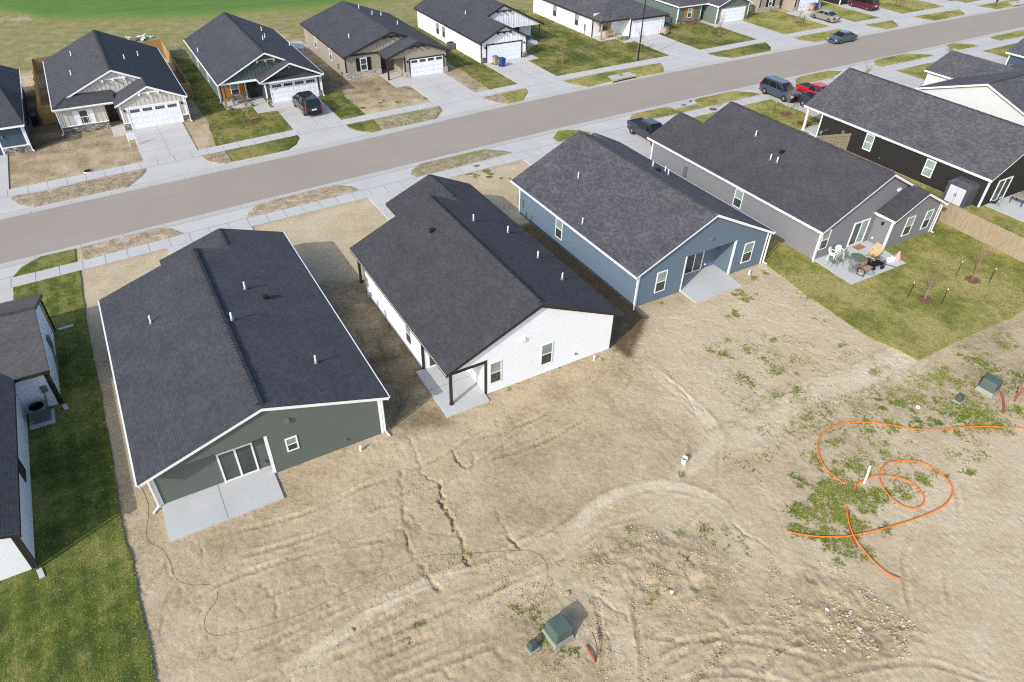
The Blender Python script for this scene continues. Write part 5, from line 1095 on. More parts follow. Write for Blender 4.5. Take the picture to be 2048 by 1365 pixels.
def soil():
    m = NT('bare_soil'); p = m.pos()
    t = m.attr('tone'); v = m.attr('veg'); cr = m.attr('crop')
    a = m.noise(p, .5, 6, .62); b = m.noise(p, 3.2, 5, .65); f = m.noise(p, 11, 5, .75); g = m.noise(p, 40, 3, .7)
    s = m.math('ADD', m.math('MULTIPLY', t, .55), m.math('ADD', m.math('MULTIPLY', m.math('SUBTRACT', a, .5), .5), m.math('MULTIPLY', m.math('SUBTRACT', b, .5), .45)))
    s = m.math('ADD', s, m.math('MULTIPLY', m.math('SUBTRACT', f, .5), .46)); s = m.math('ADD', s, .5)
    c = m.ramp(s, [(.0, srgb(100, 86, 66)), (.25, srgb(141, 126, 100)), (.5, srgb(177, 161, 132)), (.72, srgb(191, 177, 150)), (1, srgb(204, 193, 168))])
    # sparse dry grass and green blades
    k = m.math('ADD', m.math('MULTIPLY', m.noise(p, 1.1, 6, .72), .9), m.math('MULTIPLY', m.noise(m.mapping(p, (1, .5, 1)), 6, 4, .7), .6))
    cover = m.rng(m.math('ADD', m.math('MULTIPLY', v, .75), k), .95, 1.25)
    gr = m.ramp(m.noise(p, .6, 5, .7), [(.32, srgb(104, 114, 54)), (.5, srgb(136, 134, 78)), (.68, srgb(166, 154, 116))])
    gr = m.mix(m.rng(f, .35, .65, 0, .6), gr, srgb(96, 98, 56))
    c = m.mix(m.math('MULTIPLY', cover, .85), c, gr)
    cg = m.ramp(m.math('ADD', cr, m.math('MULTIPLY', m.math('SUBTRACT', m.noise(m.mapping(p, (.4, 1.6, 1)), .5, 5, .7), .5), .35)), [(.0, srgb(138, 134, 80)), (.45, srgb(122, 134, 66)), (.75, srgb(92, 126, 62)), (1, srgb(82, 118, 58))])
    cg = m.mix(m.rng(f, .35, .65, 0, .4), cg, srgb(88, 108, 46)); cg = m.mix(m.rng(m.noise(m.mapping(p, (.12, 1.1, 1), (0, 0, .08)), 1.0, 5, .7), .42, .62, 0, .55), cg, srgb(116, 132, 66))
    c = m.mix(m.rng(cr, .12, .5), c, cg)
    m.color(c); m.bump(m.math('ADD', m.math('ADD', m.math('MULTIPLY', f, 1.3), m.math('MULTIPLY', g, .4)), m.math('MULTIPLY', b, 1.2)), .48, .045)
    m.b.inputs['Roughness'].default_value = .95; m.b.inputs['Specular IOR Level'].default_value = .1
    return m.m
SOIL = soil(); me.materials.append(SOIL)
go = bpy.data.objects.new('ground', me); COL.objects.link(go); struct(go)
_bx = np.searchsorted(xs, 0)
def ground_z(x, y):
    i = int(np.clip(np.searchsorted(xs, x)-1, 0, nx-2)); j = int(np.clip(np.searchsorted(ys, y)-1, 0, ny-2))
    return float(max(Zg[j, i], Zg[j, i+1], Zg[j+1, i], Zg[j+1, i+1]))
VERGE_SOIL = SOIL

# ------------------------------------------------------------------ street, kerbs, pavements
ROAD_N = [(-60, 54.2), (-10, 56.05), (-2.6, 56.67), (6.2, 57.35), (14, 57.85), (25, 58.5), (35, 59.3), (55, 60.15), (84, 60.75), (103, 61.0), (134, 61.75), (220, 63)]
ROAD_F = [(-60, 60.2), (-10, 63.66), (2.7, 64.75), (16, 65.4), (29, 66.75), (40, 68.0), (63, 68.95), (89, 69.3), (115, 69.9), (148, 70.1), (220, 71.5)]
SWF = [(-60, 66.2), (-10, 69.25), (1.7, 70.2), (9.2, 70.95), (16, 71.55), (21.4, 72.05), (31.6, 72.75), (50, 74.15), (69, 74.7), (87, 75.35), (116, 75.95), (147, 76.3), (220, 77.5)]
SWN = [(-60, 49.4), (-10, 52.08), (2.4, 52.8), (7.4, 53.22), (17.5, 53.65), (26, 53.95), (33.5, 54.3), (57, 55.45), (93, 56.05), (102, 56.2), (220, 58)]
def sm(tab):
    a = np.array(tab); xx = np.linspace(-60, 220, 281); yy = np.interp(xx, a[:, 0], a[:, 1]); k = np.ones(17)/17
    yp = np.concatenate([yy[:1]+(yy[0]-yy[1])*np.arange(8, 0, -1), yy, yy[-1:]+(yy[-1]-yy[-2])*np.arange(1, 9)])
    return list(zip(xx, np.convolve(yp, k, 'valid')))
ROAD_N, ROAD_F, SWF, SWN = sm(ROAD_N), sm(ROAD_F), sm(SWF), sm(SWN)
def strip(name, fa, fb, za, zb, mat, zlow=-.3, step=1.0, x0=-59, x1=219):
    """a paved strip between two edge curves, top from za to zb"""
    mb = MB(); n = int((x1-x0)/step); rows = []
    for k in range(n+1):
        x = x0+(x1-x0)*k/n; rows.append(((x, fa(x)), (x, fb(x))))
    for (a, b), (c, d) in zip(rows[:-1], rows[1:]):
        mb.face([(*a, za), (*c, za), (*d, zb), (*b, zb)]); mb.face([(*a, zlow), (*c, zlow), (*c, za), (*a, za)]); mb.face([(*b, zb), (*d, zb), (*d, zlow), (*b, zlow)])
    return struct(mb.build(name, mat, recalc=False))
fN = lambda x: interp(ROAD_N, x); fF = lambda x: interp(ROAD_F, x); sF = lambda x: interp(SWF, x); sN = lambda x: interp(SWN, x)
strip('road', fN, fF, .0, .0, ASPHALT)
GW = .55
strip('gutter', lambda x: fF(x)+.004, lambda x: fF(x)+GW, .008, .012, CONC_G); strip('gutter', lambda x: fN(x)-GW, lambda x: fN(x)-.004, .012, .008, CONC_G)
strip('kerb', lambda x: fF(x)+GW, lambda x: fF(x)+GW+.32, .012, .055, CONC_G); strip('kerb', lambda x: fN(x)-GW-.32, lambda x: fN(x)-GW, .055, .012, CONC_G)
strip('pavement', lambda x: fF(x)+GW+.32, lambda x: sF(x), .055, .075, CONC); strip('pavement', lambda x: sN(x), lambda x: fN(x)-GW-.32, .075, .055, CONC)
# saw-cut joints in the walk, kerb and driveways
jm = MB()
def cut(p, q, z, w=.035):
    d = Vector((q[0]-p[0], q[1]-p[1], 0)).normalized(); n = Vector((d.y, -d.x, 0))*w/2; P = [Vector((*p, z)), Vector((*q, z))]
    jm.face([P[0]-n, P[1]-n, P[1]+n, P[0]+n])
x = -20.0
while x < 150:
    cut((x, sF(x)-.02), (x, sF(x)-1.55), .0795 if False else .0775); cut((x, sN(x)+.02), (x, sN(x)+1.55), .0775); x += 1.52
x = -20.0
while x < 150:
    for f, sgn in ((fF, 1), (fN, -1)): cut((x, f(x)+sgn*.02), (x, f(x)+sgn*.54), .0145, .03)
    x += 3.05
for xx in np.arange(-20, 150, 1.0):
    cut((xx, sF(xx)-1.55), (xx+1, sF(xx+1)-1.55), .0745); cut((xx, sN(xx)+1.55), (xx+1, sN(xx+1)+1.55), .0745)
    for f, sgn in ((fF, 1), (fN, -1)): cut((xx, f(xx)+sgn*(GW+.33)), (xx+1, f(xx+1)+sgn*(GW+.33)), .0585)
def slab(name, poly, z, mat=CONC, zlow=-.25, joints=()):
    mb = MB(); mb.prism([(a, b, zlow) for a, b in poly], (0, 0, z-zlow)); o = struct(mb.build(name, mat))
    for p, q in joints: cut(p, q, z+.003)
    return o
def drive(x0, x1, y0, y1, f, n=3, mid=True, z=.06):
    """driveway from the walk (curve f) to the garage"""
    e = .004 if y1 > y0 else -.004
    js = []
    if mid: js.append((((x0+x1)/2, f((x0+x1)/2)+e*3), ((x0+x1)/2, y1)))
    for k in range(1, n+1):
        t = k/(n+1); a = f(x0)+(y1-f(x0))*t; b = f(x1)+(y1-f(x1))*t; js.append(((x0, a), (x1, b)))
    slab('driveway', [(x0, f(x0)+e), (x1, f(x1)+e), (x1, y1), (x0, y1)], z, joints=js)
drive(1.67, 6.6, 70, 78.98, sF); drive(16.3, 21.55, 72, 80.25, sF); drive(32.7, 38.45, 73, 81.8, sF); drive(44.6, 50.55, 74, 82.9, sF); drive(69.6, 75.3, 75, 84.3, sF); drive(87.0, 93.0, 75.5, 84.8, sF)
drive(103.6, 109.6, 76, 85.05, sF); drive(116.2, 122.1, 76, 85.0, sF); drive(134.2, 140.4, 76.2, 86, sF); drive(-15.6, -9.25, 69, 77.75, sF)
drive(1.0, 7.4, 53, 45.8, sN); drive(17.55, 23.4, 53.6, 46.3, sN); drive(33.68, 40.6, 54.3, 47.7, sN); drive(42.6, 50.0, 55, 47.6, sN); drive(69.0, 75.4, 55.5, 45.2, sN); drive(86.6, 92.8, 56, 49, sN); drive(-15.5, -9.25, 52, 45.2, sN); drive(107, 113, 56.3, 49, sN)
# walks to the doors
slab('path', [(-.05, 78.0), (1.62, 77.9), (1.62, 79.0), (1.2, 79.0), (1.2, 82.2), (-.02, 82.2)], .058); slab('path', [(11.4, 80.85), (15.9, 80.8), (15.9, 79.0), (16.28, 79.0), (16.28, 77.9), (14.2, 77.9), (14.2, 80.4), (11.4, 80.4)], .058); slab('porch_slab', [(11.45, 80.86), (15.94, 80.86), (15.94, 83), (11.45, 83)], .09, CONC_P)
slab('path', [(30.9, 79.2), (32.66, 79.1), (32.66, 81.8), (33.2, 81.8), (33.2, 86.2), (30.9, 86.2)], .058); slab('path', [(50.58, 81.3), (52.5, 81.6), (52.5, 83.6), (51.4, 84.0), (51.4, 87.6), (50.58, 83)], .056); slab('porch_slab', [(51.36, 87.6), (56.6, 87.6), (56.6, 90), (51.36, 90)], .09, CONC_P)
slab('porch_slab', [(65.0, 84.6), (69.98, 84.6), (69.98, 87), (65.0, 87)], .12, CONC_P); slab('path', [(67.7, 82.6), (69.55, 82.6), (69.55, 84.58), (67.7, 84.58)], .056); slab('path', [(86.2, 83.2), (86.95, 83.2), (86.95, 87.2), (86.2, 87.2)], .056)
# patios
slab('patio', [(-3.39, 24.8), (1.98, 24.76), (1.98, 26.6), (1.95, 27.19), (-3.39, 27.19)], .07, CONC_P, joints=(((-.72, 24.78), (-.72, 27.19)),))
slab('patio', [(11.62, 25.95), (14.36, 25.98), (14.42, 26.6), (14.42, 30.39), (11.66, 30.39)], .07, CONC_P, joints=(((11.64, 28.45), (14.42, 28.45)),))
slab('patio', [(31.97, 27.75), (36.42, 27.75), (36.64, 29.46), (36.64, 30.98), (32.0, 30.98), (32.0, 29.46)], .06, CONC_P, joints=())
slab('patio', [(43.78, 23.98), (50.1, 23.98), (50.36, 26.25), (50.36, 27.76), (43.98, 27.76)], .08, CONC_P); slab('patio', [(65.3, 23.4), (69.6, 23.4), (69.6, 26.9), (65.3, 26.9)], .08, CONC_P); slab('porch_slab', [(64.55, 45.15), (68.9, 45.15), (68.9, 47.3), (64.55, 47.3)], .09, CONC_P)
slab('plinth', [(-8.75, 36.0), (-7.5, 36.0), (-7.5, 37.3), (-8.75, 37.3)], .08, CONC_P)
slab('patio', [(24.9, 99.5), (26.6, 99.5), (26.6, 103), (24.9, 103)], .1, CONC_P)
jo = jm.build('pavement_joint', JOINT, recalc=False); struct(jo)

# ------------------------------------------------------------------ lawns and verges
def edge_noise(poly, step=.35, amp=.06, seed=3):
    out = []; n = len(poly)
    for i in range(n):
        a, b = Vector(poly[i]), Vector(poly[(i+1) % n]); L = (b-a).length; k = max(1, int(L/step)); d = (b-a).normalized() if L else Vector((1, 0)); nn = Vector((-d.y, d.x))
        for j in range(k):
            p = a+(b-a)*j/k; o = (float(vnoise(np.array([p.x*1.7+seed]), np.array([p.y*1.7]), seed)[0])-.5)*2*amp; p = p+nn*o; out.append((p.x, p.y))
    return out
def lawn(poly, mat=TURF, z=.05, name='lawn', amp=.06, zlow=-.2):
    P = edge_noise(poly, amp=amp); mb = MB(); mb.prism([(a, b, zlow) for a, b in P], (0, 0, z-zlow)); return struct(mb.build(name, mat, recalc=True))
def verge(zoom, pts, mat, z=.11, n=4):
    P = GP(zoom, pts); P = [(v.x, v.y) for v in (Vector(p) for p in P)]
    mb = MB(); c = Vector((sum(p[0] for p in P)/len(P), sum(p[1] for p in P)/len(P)))
    Q = [tuple(c+(Vector(p)-c)*.93) for p in edge_noise(P, .3, .03)]; E = edge_noise(P, .3, .03)
    m_ = len(E); zl = -.1
    mb.face([(a, b, z+.03) for a, b in Q])
    for i in range(m_):
        j = (i+1) % m_; mb.face([(*E[i], z-.03), (*E[j], z-.03), (*Q[j], z+.03), (*Q[i], z+.03)]); mb.face([(*E[i], zl), (*E[j], zl), (*E[j], z-.03), (*E[i], z-.03)])
    return struct(mb.build('verge', mat, recalc=True))
def soil_variant(name, k, weed=0.0):
    m = NT(name); p = m.pos(); a = m.noise(p, 1.4, 6, .75); f = m.noise(p, 5, 5, .8)
    s = m.math('ADD', m.math('MULTIPLY', a, .55), m.math('MULTIPLY', f, .45))
    c = m.ramp(s, [(.34, tint(srgb(104, 90, 70), k)), (.5, tint(srgb(158, 142, 116), k)), (.64, tint(srgb(194, 180, 154), k))])
    if weed:
        g = m.noise(p, 1.0, 6, .75); c = m.mix(m.math('MULTIPLY', m.rng(g, .62-weed*.3, .7-weed*.3), .85), c, m.mix(m.rng(f, .4, .6), srgb(98, 116, 52), srgb(140, 142, 78)))
    m.color(c); m.bump(m.math('ADD', f, a), 1, .06); return m.m
VS, VSG, VSP = soil_variant('verge_soil', .95), soil_variant('weedy_verge_soil', .95, .45), soil_variant('pale_verge_soil', 1.1)
Z1, Z2, Z3, Z4, Z5, Z6, Z7, Z8 = [(a, b, 4.551) for a, b in ((0, 200), (0, 400), (400, 180), (800, 120), (1200, 100), (1598, 0), (1100, 20), (650, 100))]
ZF5 = (1300, 0, 5.12)
verge(Z1, [(120, 890), (400, 840), (800, 745), (1330, 632), (1335, 655), (1300, 700), (1170, 798), (900, 850), (540, 930), (305, 983), (180, 960), (105, 910)], VS)
verge(Z3, [(5, 610), (235, 560), (300, 660), (225, 685), (100, 667), (40, 640)], VS); verge(Z3, [(238, 560), (560, 495), (890, 420), (908, 450), (880, 500), (805, 555), (303, 661)], TURF)
verge(Z8, [(190, 690), (440, 640), (523, 735), (420, 762), (300, 745), (220, 715)], TURF); verge(Z8, [(445, 639), (740, 580), (1045, 518), (1068, 560), (1010, 635), (760, 685), (530, 734)], VSG)
verge(Z4, [(735, 352), (905, 313), (980, 400), (930, 403), (820, 385)], VS); verge(Z4, [(910, 312), (1145, 265), (1168, 300), (1120, 370), (985, 400)], TURF_DRY)
verge(Z7, [(110, 652), (500, 575), (1005, 488), (1035, 530), (1030, 570), (790, 615), (550, 655), (345, 705), (200, 680)], TURF_DRY)
verge(Z7, [(1430, 405), (1965, 300), (2010, 350), (2005, 378), (1660, 442), (1530, 430)], TURF); verge(ZF5, [(1455, 395), (1940, 305), (2020, 325), (2000, 370), (1690, 440), (1560, 425)], TURF_DRY)
verge(Z6, [(585, 235), (850, 190), (905, 235), (895, 250), (790, 272), (690, 255)], TURF_DRY); verge(Z6, [(1035, 157), (1455, 92), (1508, 125), (1500, 142), (1230, 193), (1120, 178)], TURF_DRY)
verge(Z6, [(1610, 60), (1900, 8), (2300, -60), (2300, 0), (1940, 65), (1800, 88), (1700, 75)], TURF_DRY)
verge(Z2, [(122, 713), (200, 622), (370, 527), (700, 452), (708, 572)], TURF_G); verge(Z2, [(704, 452), (1440, 264), (1560, 270), (1680, 316), (1500, 363), (712, 571)], VSP)
verge(Z3, [(425, 1172), (450, 1110), (550, 1040), (1230, 872), (1380, 885), (1455, 918), (1000, 1038)], VSP); verge(Z8, [(782, 1140), (792, 1100), (870, 1045), (1450, 912), (1620, 925), (1705, 943), (1200, 1073), (830, 1163)], VSG)
verge(Z4, [(1390, 715), (1440, 655), (1500, 647), (1640, 647), (1745, 668), (1500, 748), (1430, 755)], TURF_DRY); verge(Z5, [(267, 635), (300, 592), (560, 537), (640, 535), (690, 556), (890, 506), (860, 470), (870, 457), (1210, 382), (1370, 392), (1480, 408), (1000, 518), (450, 643)], TURF_DRY)
verge(Z6, [(-40, 735), (0, 707), (265, 652), (390, 655), (300, 718), (80, 763), (-20, 773)], TURF_DRY); verge(Z6, [(677, 562), (700, 552), (960, 497), (1180, 502), (1225, 513), (750, 616), (700, 605)], TURF_DRY)
verge(Z6, [(1347, 415), (1400, 402), (1560, 408), (1640, 422), (1440, 463), (1370, 445)], TURF_DRY); verge(Z6, [(1737, 345), (2048, 277), (2200, 250), (2200, 300), (1830, 378), (1770, 365)], TURF_DRY)
lz = [(159, 543), (164, 567), (169, 618), (180.5, 686), (201, 789), (225.6, 932), (238, 1017), (248, 1073), (267, 1132), (276, 1199), (297, 1281), (310, 1360), (318, 1420)]
lawn([(-9.25, sN(-9.25)-.01), (-5.15, sN(-5.15)-.01)]+PX(*lz)+[(-4.5, 10), (-30, 10), (-30, 44), (-9.25, 45)], TURF_G, .06)
lawn(PX((1526, 524), (1590, 575), (1725, 668), (1834, 722), (2048, 622), (2250, 520))+[(61, 19), (59.2, 27), (59.2, 46), (69.0, 46), (69, sN(69)-.01), (50.2, sN(50.2)-.01), (50.2, 46), (42.2, 46), (41.2, 33)], TURF_DRY, .055, amp=.12)
lawn([(59.6, 19), (80, 20), (80, 31), (86, 44), (86.6, sN(86.6)-.01), (76, sN(76)-.01), (76, 27), (64.3, 27), (64.2, 44), (59.8, 44)], TURF_DRY, .045)
lawn([(92.9, sN(92.9)-.01), (106.9, sN(106.9)-.01), (106.9, 44), (92.9, 44)], TURF_DRY, .05); lawn([(113.2, sN(113)-.01), (150, sN(150)-.01), (150, 40), (113.2, 40)], TURF_DRY, .05)
lawn([(8.95, 77.5), (8.35, sF(8.35)+.01), (16.2, sF(16.2)+.01), (16.3, 79), (15.9, 83), (11.6, 83), (11.4, 101), (9.05, 103.5)], TURF, .05)
lawn(GP(Z3, [(1075, 65), (1290, 8), (1310, 60), (1420, 150), (1500, 225), (1278, 279)]), TURF, .05)
lawn([(41.3, 103), (40.9, 84), (40.6, sF(40.6)+.01), (44.6, sF(44.6)+.01), (44.9, 82), (44.9, 104)], TURF, .05)
lawn([(50.5, sF(50.5)+.01), (69.6, sF(69.6)+.01), (69.6, 84.5), (65, 87), (65, 105), (56.4, 112), (44, 106), (56.6, 103), (56.6, 88), (51, 84)], TURF, .05)
lawn([(75.2, sF(75.2)+.01), (87.0, sF(87)+.01), (87.0, 88), (81, 104), (76, 104)], TURF, .05); lawn([(92.9, sF(92.9)+.01), (103.7, sF(103.7)+.01), (103.7, 88), (93.5, 95)], TURF_DRY, .05)
lawn([(109.5, sF(109.5)+.01), (116.2, sF(116.2)+.01), (116.5, 92), (112, 92)], TURF_DRY, .05); lawn([(122, sF(122)+.01), (134.2, sF(134)+.01), (134.2, 90), (124, 90)], TURF_DRY, .05); lawn([(140.3, sF(140)+.01), (170, sF(170)+.01), (170, 90), (140.3, 90)], TURF_DRY, .05)
# ================================================================== vehicles (local: +x = nose, wheels on z = 0)
def paint(name, c, rough=.3): return plain(name, c, rough, .03, 1.0, spec=.5, coat=.6)
RIM = plain('alloy_rim', srgb(176, 178, 180), .35, .1, metal=.6); LAMP_R = plain('tail_lamp_red', srgb(150, 24, 26), .25, .1); LAMP_W = plain('head_lamp_glass', srgb(214, 218, 220), .15, .05); PLATE = plain('number_plate', srgb(214, 216, 218), .5, .05)
def car(name, label, loc, rz, kind, pc, cat='car', dark_roof=False, rim=RIM, group=None):
    root = thing(name, label, cat, (loc[0], loc[1], loc[2] if len(loc) > 2 else .07), rz, group)
    K = dict(
        sedan=dict(L=4.8, W=1.82, wb=2.8, gz=.2, top=[(-2.4, .62), (-2.36, .88), (-2.2, .96), (-1.45, 1.0), (0, 1.0), (.95, .97), (1.5, .9), (2.15, .78), (2.36, .66), (2.4, .5)], base=(-1.75, 1.25), roof=(-.85, .45), rz=1.44, r=.33),
        suv=dict(L=5.0, W=1.96, wb=2.95, gz=.28, top=[(-2.48, .7), (-2.46, 1.05), (-2.38, 1.12), (-1.5, 1.14), (0, 1.14), (1.05, 1.12), (1.6, 1.08), (2.2, 1.0), (2.44, .88), (2.48, .6)], base=(-2.42, 1.3), roof=(-2.15, .5), rz=1.82, r=.39),
        van=dict(L=5.1, W=1.95, wb=3.05, gz=.22, top=[(-2.54, .65), (-2.5, .98), (-2.42, 1.06), (-1.5, 1.08), (0, 1.06), (1.2, 1.02), (1.75, .95), (2.3, .82), (2.5, .68), (2.54, .5)], base=(-2.46, 1.7), roof=(-2.25, .6), rz=1.76, r=.35),
        pickup=dict(L=5.5, W=1.95, wb=3.4, gz=.32, top=[(-2.74, .75), (-2.72, 1.08), (-2.6, 1.14), (-1.5, 1.14), (-.5, 1.14), (.95, 1.12), (1.6, 1.1), (2.4, 1.03), (2.68, .9), (2.74, .62)], base=(-.95, 1.32), roof=(-.75, .55), rz=1.8, r=.4))[kind]
    L, W, gz, r = K['L'], K['W'], K['gz'], K['r']; hw = W/2
    T = lambda x: float(np.interp(x, [p[0] for p in K['top']], [p[1] for p in K['top']]))
    wx = (-K['wb']/2-(.08 if kind != 'pickup' else .1), K['wb']/2-.02)
    # lower body: cross-sections along the length, arches cut by raising the sill
    X_ = sorted(set([p[0] for p in K['top']]+[w+d for w in wx for d in (-r-.07, -r*.75, -r*.3, r*.3, r*.75, r+.07)])); mb = MB(); rings = []
    for x in X_:
        e = abs(x)/(L/2); wd = hw*(1-.16*max(0, (e-.72)/.28)**2); z = T(x); zb = gz
        for w in wx:
            d = abs(x-w)
            if d < r+.06: zb = max(zb, .02+math.sqrt(max(0, (r+.07)**2-d*d))+r*.35)
        zb = min(zb, z-.12); zm = zb+(z-zb)*.55
        half = [(wd*.86, zb), (wd*.985, zb+.05), (wd, zm), (wd*.975, z-.08), (wd*.9, z-.015), (wd*.5, z+.012)]
        rings.append([(x, a, b) for a, b in half]+[(x, -a, b) for a, b in half[::-1]])
    n = len(rings[0]); V = [p for q in rings for p in q]; F = []
    for i in range(len(rings)-1):
        for j in range(n): F.append((i*n+j, i*n+(j+1) % n, (i+1)*n+(j+1) % n, (i+1)*n+j))
    F.append(tuple(range(n-1, -1, -1))); F.append(tuple((len(rings)-1)*n+j for j in range(n))); mb.mesh(V, F)
    if kind == 'pickup':   # bed rails and tailgate stand above a sunk floor
        z = 1.14
        for a, b in (((-2.7, -hw*.95, z-.05), (-.98, -hw*.83, z+.07)), ((-2.7, hw*.83, z-.05), (-.98, hw*.95, z+.07)), ((-2.72, -hw*.9, z-.05), (-2.62, hw*.9, z+.06))): mb.box(a, b)
    body = mb.build('body', pc, root, smooth=False, local=True)
    bv = body.modifiers.new('soft', 'BEVEL'); bv.width = .03; bv.segments = 2; bv.limit_method = 'ANGLE'; bv.angle_limit = RAD(35)
    # cabin: glass house with painted pillars and roof
    b0, b1 = K['base']; r0, r1 = K['roof']; zr = K['rz']; wb_, wr_ = hw*.9, hw*.74
    def P(t, u, side):   # u: 0 at belt .. 1 at roof
        xa = b0+(r0-b0)*u+((b1+(r1-b1)*u)-(b0+(r0-b0)*u))*t; return (xa, side*(wb_+(wr_-wb_)*u), (T(min(max(xa, b0), b1))-.03)*(1-u)+(zr-.05)*u)
    gm = MB(); Vg = [P(0, 0, 1), P(1, 0, 1), P(1, 0, -1), P(0, 0, -1), P(0, 1, 1), P(1, 1, 1), P(1, 1, -1), P(0, 1, -1)]; gm.hexa(Vg)
    gm.build('windows', GL_CAR, root, local=True)
    rm = MB(); rt = [(r0-.06, wr_+.01), (r0+.08, wr_+.035), (r1-.15, wr_+.035), (r1+.05, wr_+.0)]; prev = None
    ring = lambda z, k: [(x, y*k, z) for x, y in rt]+[(x, -y*k, z) for x, y in rt[::-1]]
    A, B, C = ring(zr-.075, 1.02), ring(zr-.02, .97), ring(zr+.015, .72); q = len(A); Vr = A+B+C; Fr = []
    for lv in range(2):
        for j in range(q): Fr.append((lv*q+j, lv*q+(j+1) % q, (lv+1)*q+(j+1) % q, (lv+1)*q+j))
    Fr += [tuple(range(q-1, -1, -1)), tuple(2*q+j for j in range(q))]; rm.mesh(Vr, Fr)
    for s in (1, -1):
        for t in ([0, .34, .68, 1] if kind in ('suv', 'van') else [0, .5, 1]):
            p0, p1 = Vector(P(t, 0, s)), Vector(P(t, 1, s)); o = Vector((0, s*.008, 0)); rm.bar(p0+o, p1+o, .09 if t in (0, 1) else .07, .05)
        if kind in ('suv', 'van'):
            p0, p1 = Vector((r0+.1, s*(wr_-.08), zr+.05)), Vector((r1-.2, s*(wr_-.08), zr+.05)); rm.bar(p0, p1, .04)
    rm.build('roof', BLACK if dark_roof else pc, root, local=True)
    tm = Multi(); tm.box((-L/2-.02, -hw*.84, gz+.02), (-L/2+.14, hw*.84, gz+.3)); tm.box((L/2-.16, -hw*.82, gz+.0), (L/2+.02, hw*.82, gz+.22)); tm.build('bumper', BLACK if kind != 'sedan' else pc, root, local=True); tm = MB(); tm.box((L/2-.06, -.5, gz+.3), (L/2+.01, .5, gz+.46)); tm.build('grille', BLACK, root, local=True)
    pm = MB(); pm.box((-L/2-.035, -.26, .72), (-L/2-.01, .26, .88)); pm.build('number_plate', PLATE, root, local=True)
    for s in (1, -1):
        m1 = MB(); zt = T(-L/2+.05); m1.box((-L/2-.02, s*hw*.58, zt-.32), (-L/2+.16, s*hw*.9, zt-.05)) if kind == 'sedan' else m1.box((-L/2-.02, s*hw*.76, zt-.3), (-L/2+.12, s*hw*.93, zt+.1)); m1.build('tail_light', LAMP_R, root, local=True)
        m2 = MB(); zt = T(L/2-.1); m2.box((L/2-.26, s*hw*.5, zt-.2), (L/2-.03, s*hw*.85, zt-.02)); m2.build('headlight', LAMP_W, root, local=True)
        m3 = MB(); m3.box((b1-.42, s*(hw*.93), T(b1-.4)-.02), (b1-.24, s*(hw+.16), T(b1-.4)+.15)); m3.build('wing_mirror', pc, root, local=True)
    if kind == 'pickup':
        tb = MB(); tb.box((-2.62, -hw*.83, 1.13), (-1.0, hw*.83, 1.165)); tb.build('bed_liner', BLACK, root, local=True)
    RM = Matrix.Rotation(math.pi/2, 3, 'X')
    for w in wx:
        for s in (1, -1):
            t = MB(); y = s*(hw-.13); t.lathe((w, y, r), [(r*.55, -.12), (r*.93, -.12), (r, -.09), (r, .09), (r*.93, .12), (r*.55, .12)], 20, 0, RM); tw = t.build('wheel', RUBBER, root, local=True)
            rmb = MB(); rmb.lathe((w, y, r), [(.05, -.125), (r*.6, -.11), (r*.64, -.1), (r*.64, .1), (r*.6, .11), (.05, .125)], 20, 0, RM)
            for k in range(5):
                a = k*2*math.pi/5; rmb.bar((w+math.cos(a)*.06, y+s*.125, r+math.sin(a)*.06), (w+math.cos(a)*r*.6, y+s*.118, r+math.sin(a)*r*.6), .05, .02)
            rmb.build('rim', rim, tw, local=True)
    return root
UPY, DNY = math.pi/2, -math.pi/2
car('parked_car', 'black full size estate parked nose to the garage of the orange shuttered house', (19.3, 76.6), UPY+.03, 'suv', paint('black_paint', srgb(26, 26, 28)), 'car')
car('pickup_truck', 'black pickup with a covered bed parked beside the mid grey house', (48.05, 52.75), DNY, 'pickup', paint('dark_slate_paint', srgb(44, 48, 54)), 'pickup')
car('parked_car', 'blue grey seven seat car parked across the walk before the black house', (70.4, 55.75), DNY, 'suv', paint('blue_grey_paint', srgb(54, 64, 78)), 'car')
car('pickup_truck', 'black blue pickup half hidden behind the roof of the charcoal black house', (71.25, 50.35), DNY, 'pickup', paint('midnight_paint', srgb(40, 46, 58)), 'pickup')
car('pickup_truck', 'bright red pickup with an empty black bed behind the blue grey car', (73.75, 52.9), DNY, 'pickup', paint('red_paint', srgb(176, 18, 30)), 'pickup')
car('parked_car', 'grey blue saloon parked at the far kerb of the street', (97.95, 69.05, .0), math.pi+.02, 'sedan', paint('steel_blue_paint', srgb(66, 76, 84)), 'car')
car('parked_car', 'silver beige saloon parked on a driveway across the street', (105.95, 79.05), UPY, 'sedan', paint('champagne_paint', srgb(126, 124, 119)), 'car')
car('minivan', 'maroon minivan parked on a driveway at the top right', (118.95, 81.8), UPY, 'van', paint('maroon_paint', srgb(78, 22, 36)), 'minivan')
car('parked_car', 'dark car cut off by the top edge at the upper right', (140.0, 80.8), UPY, 'suv', paint('charcoal_paint', srgb(42, 36, 42)), 'car')

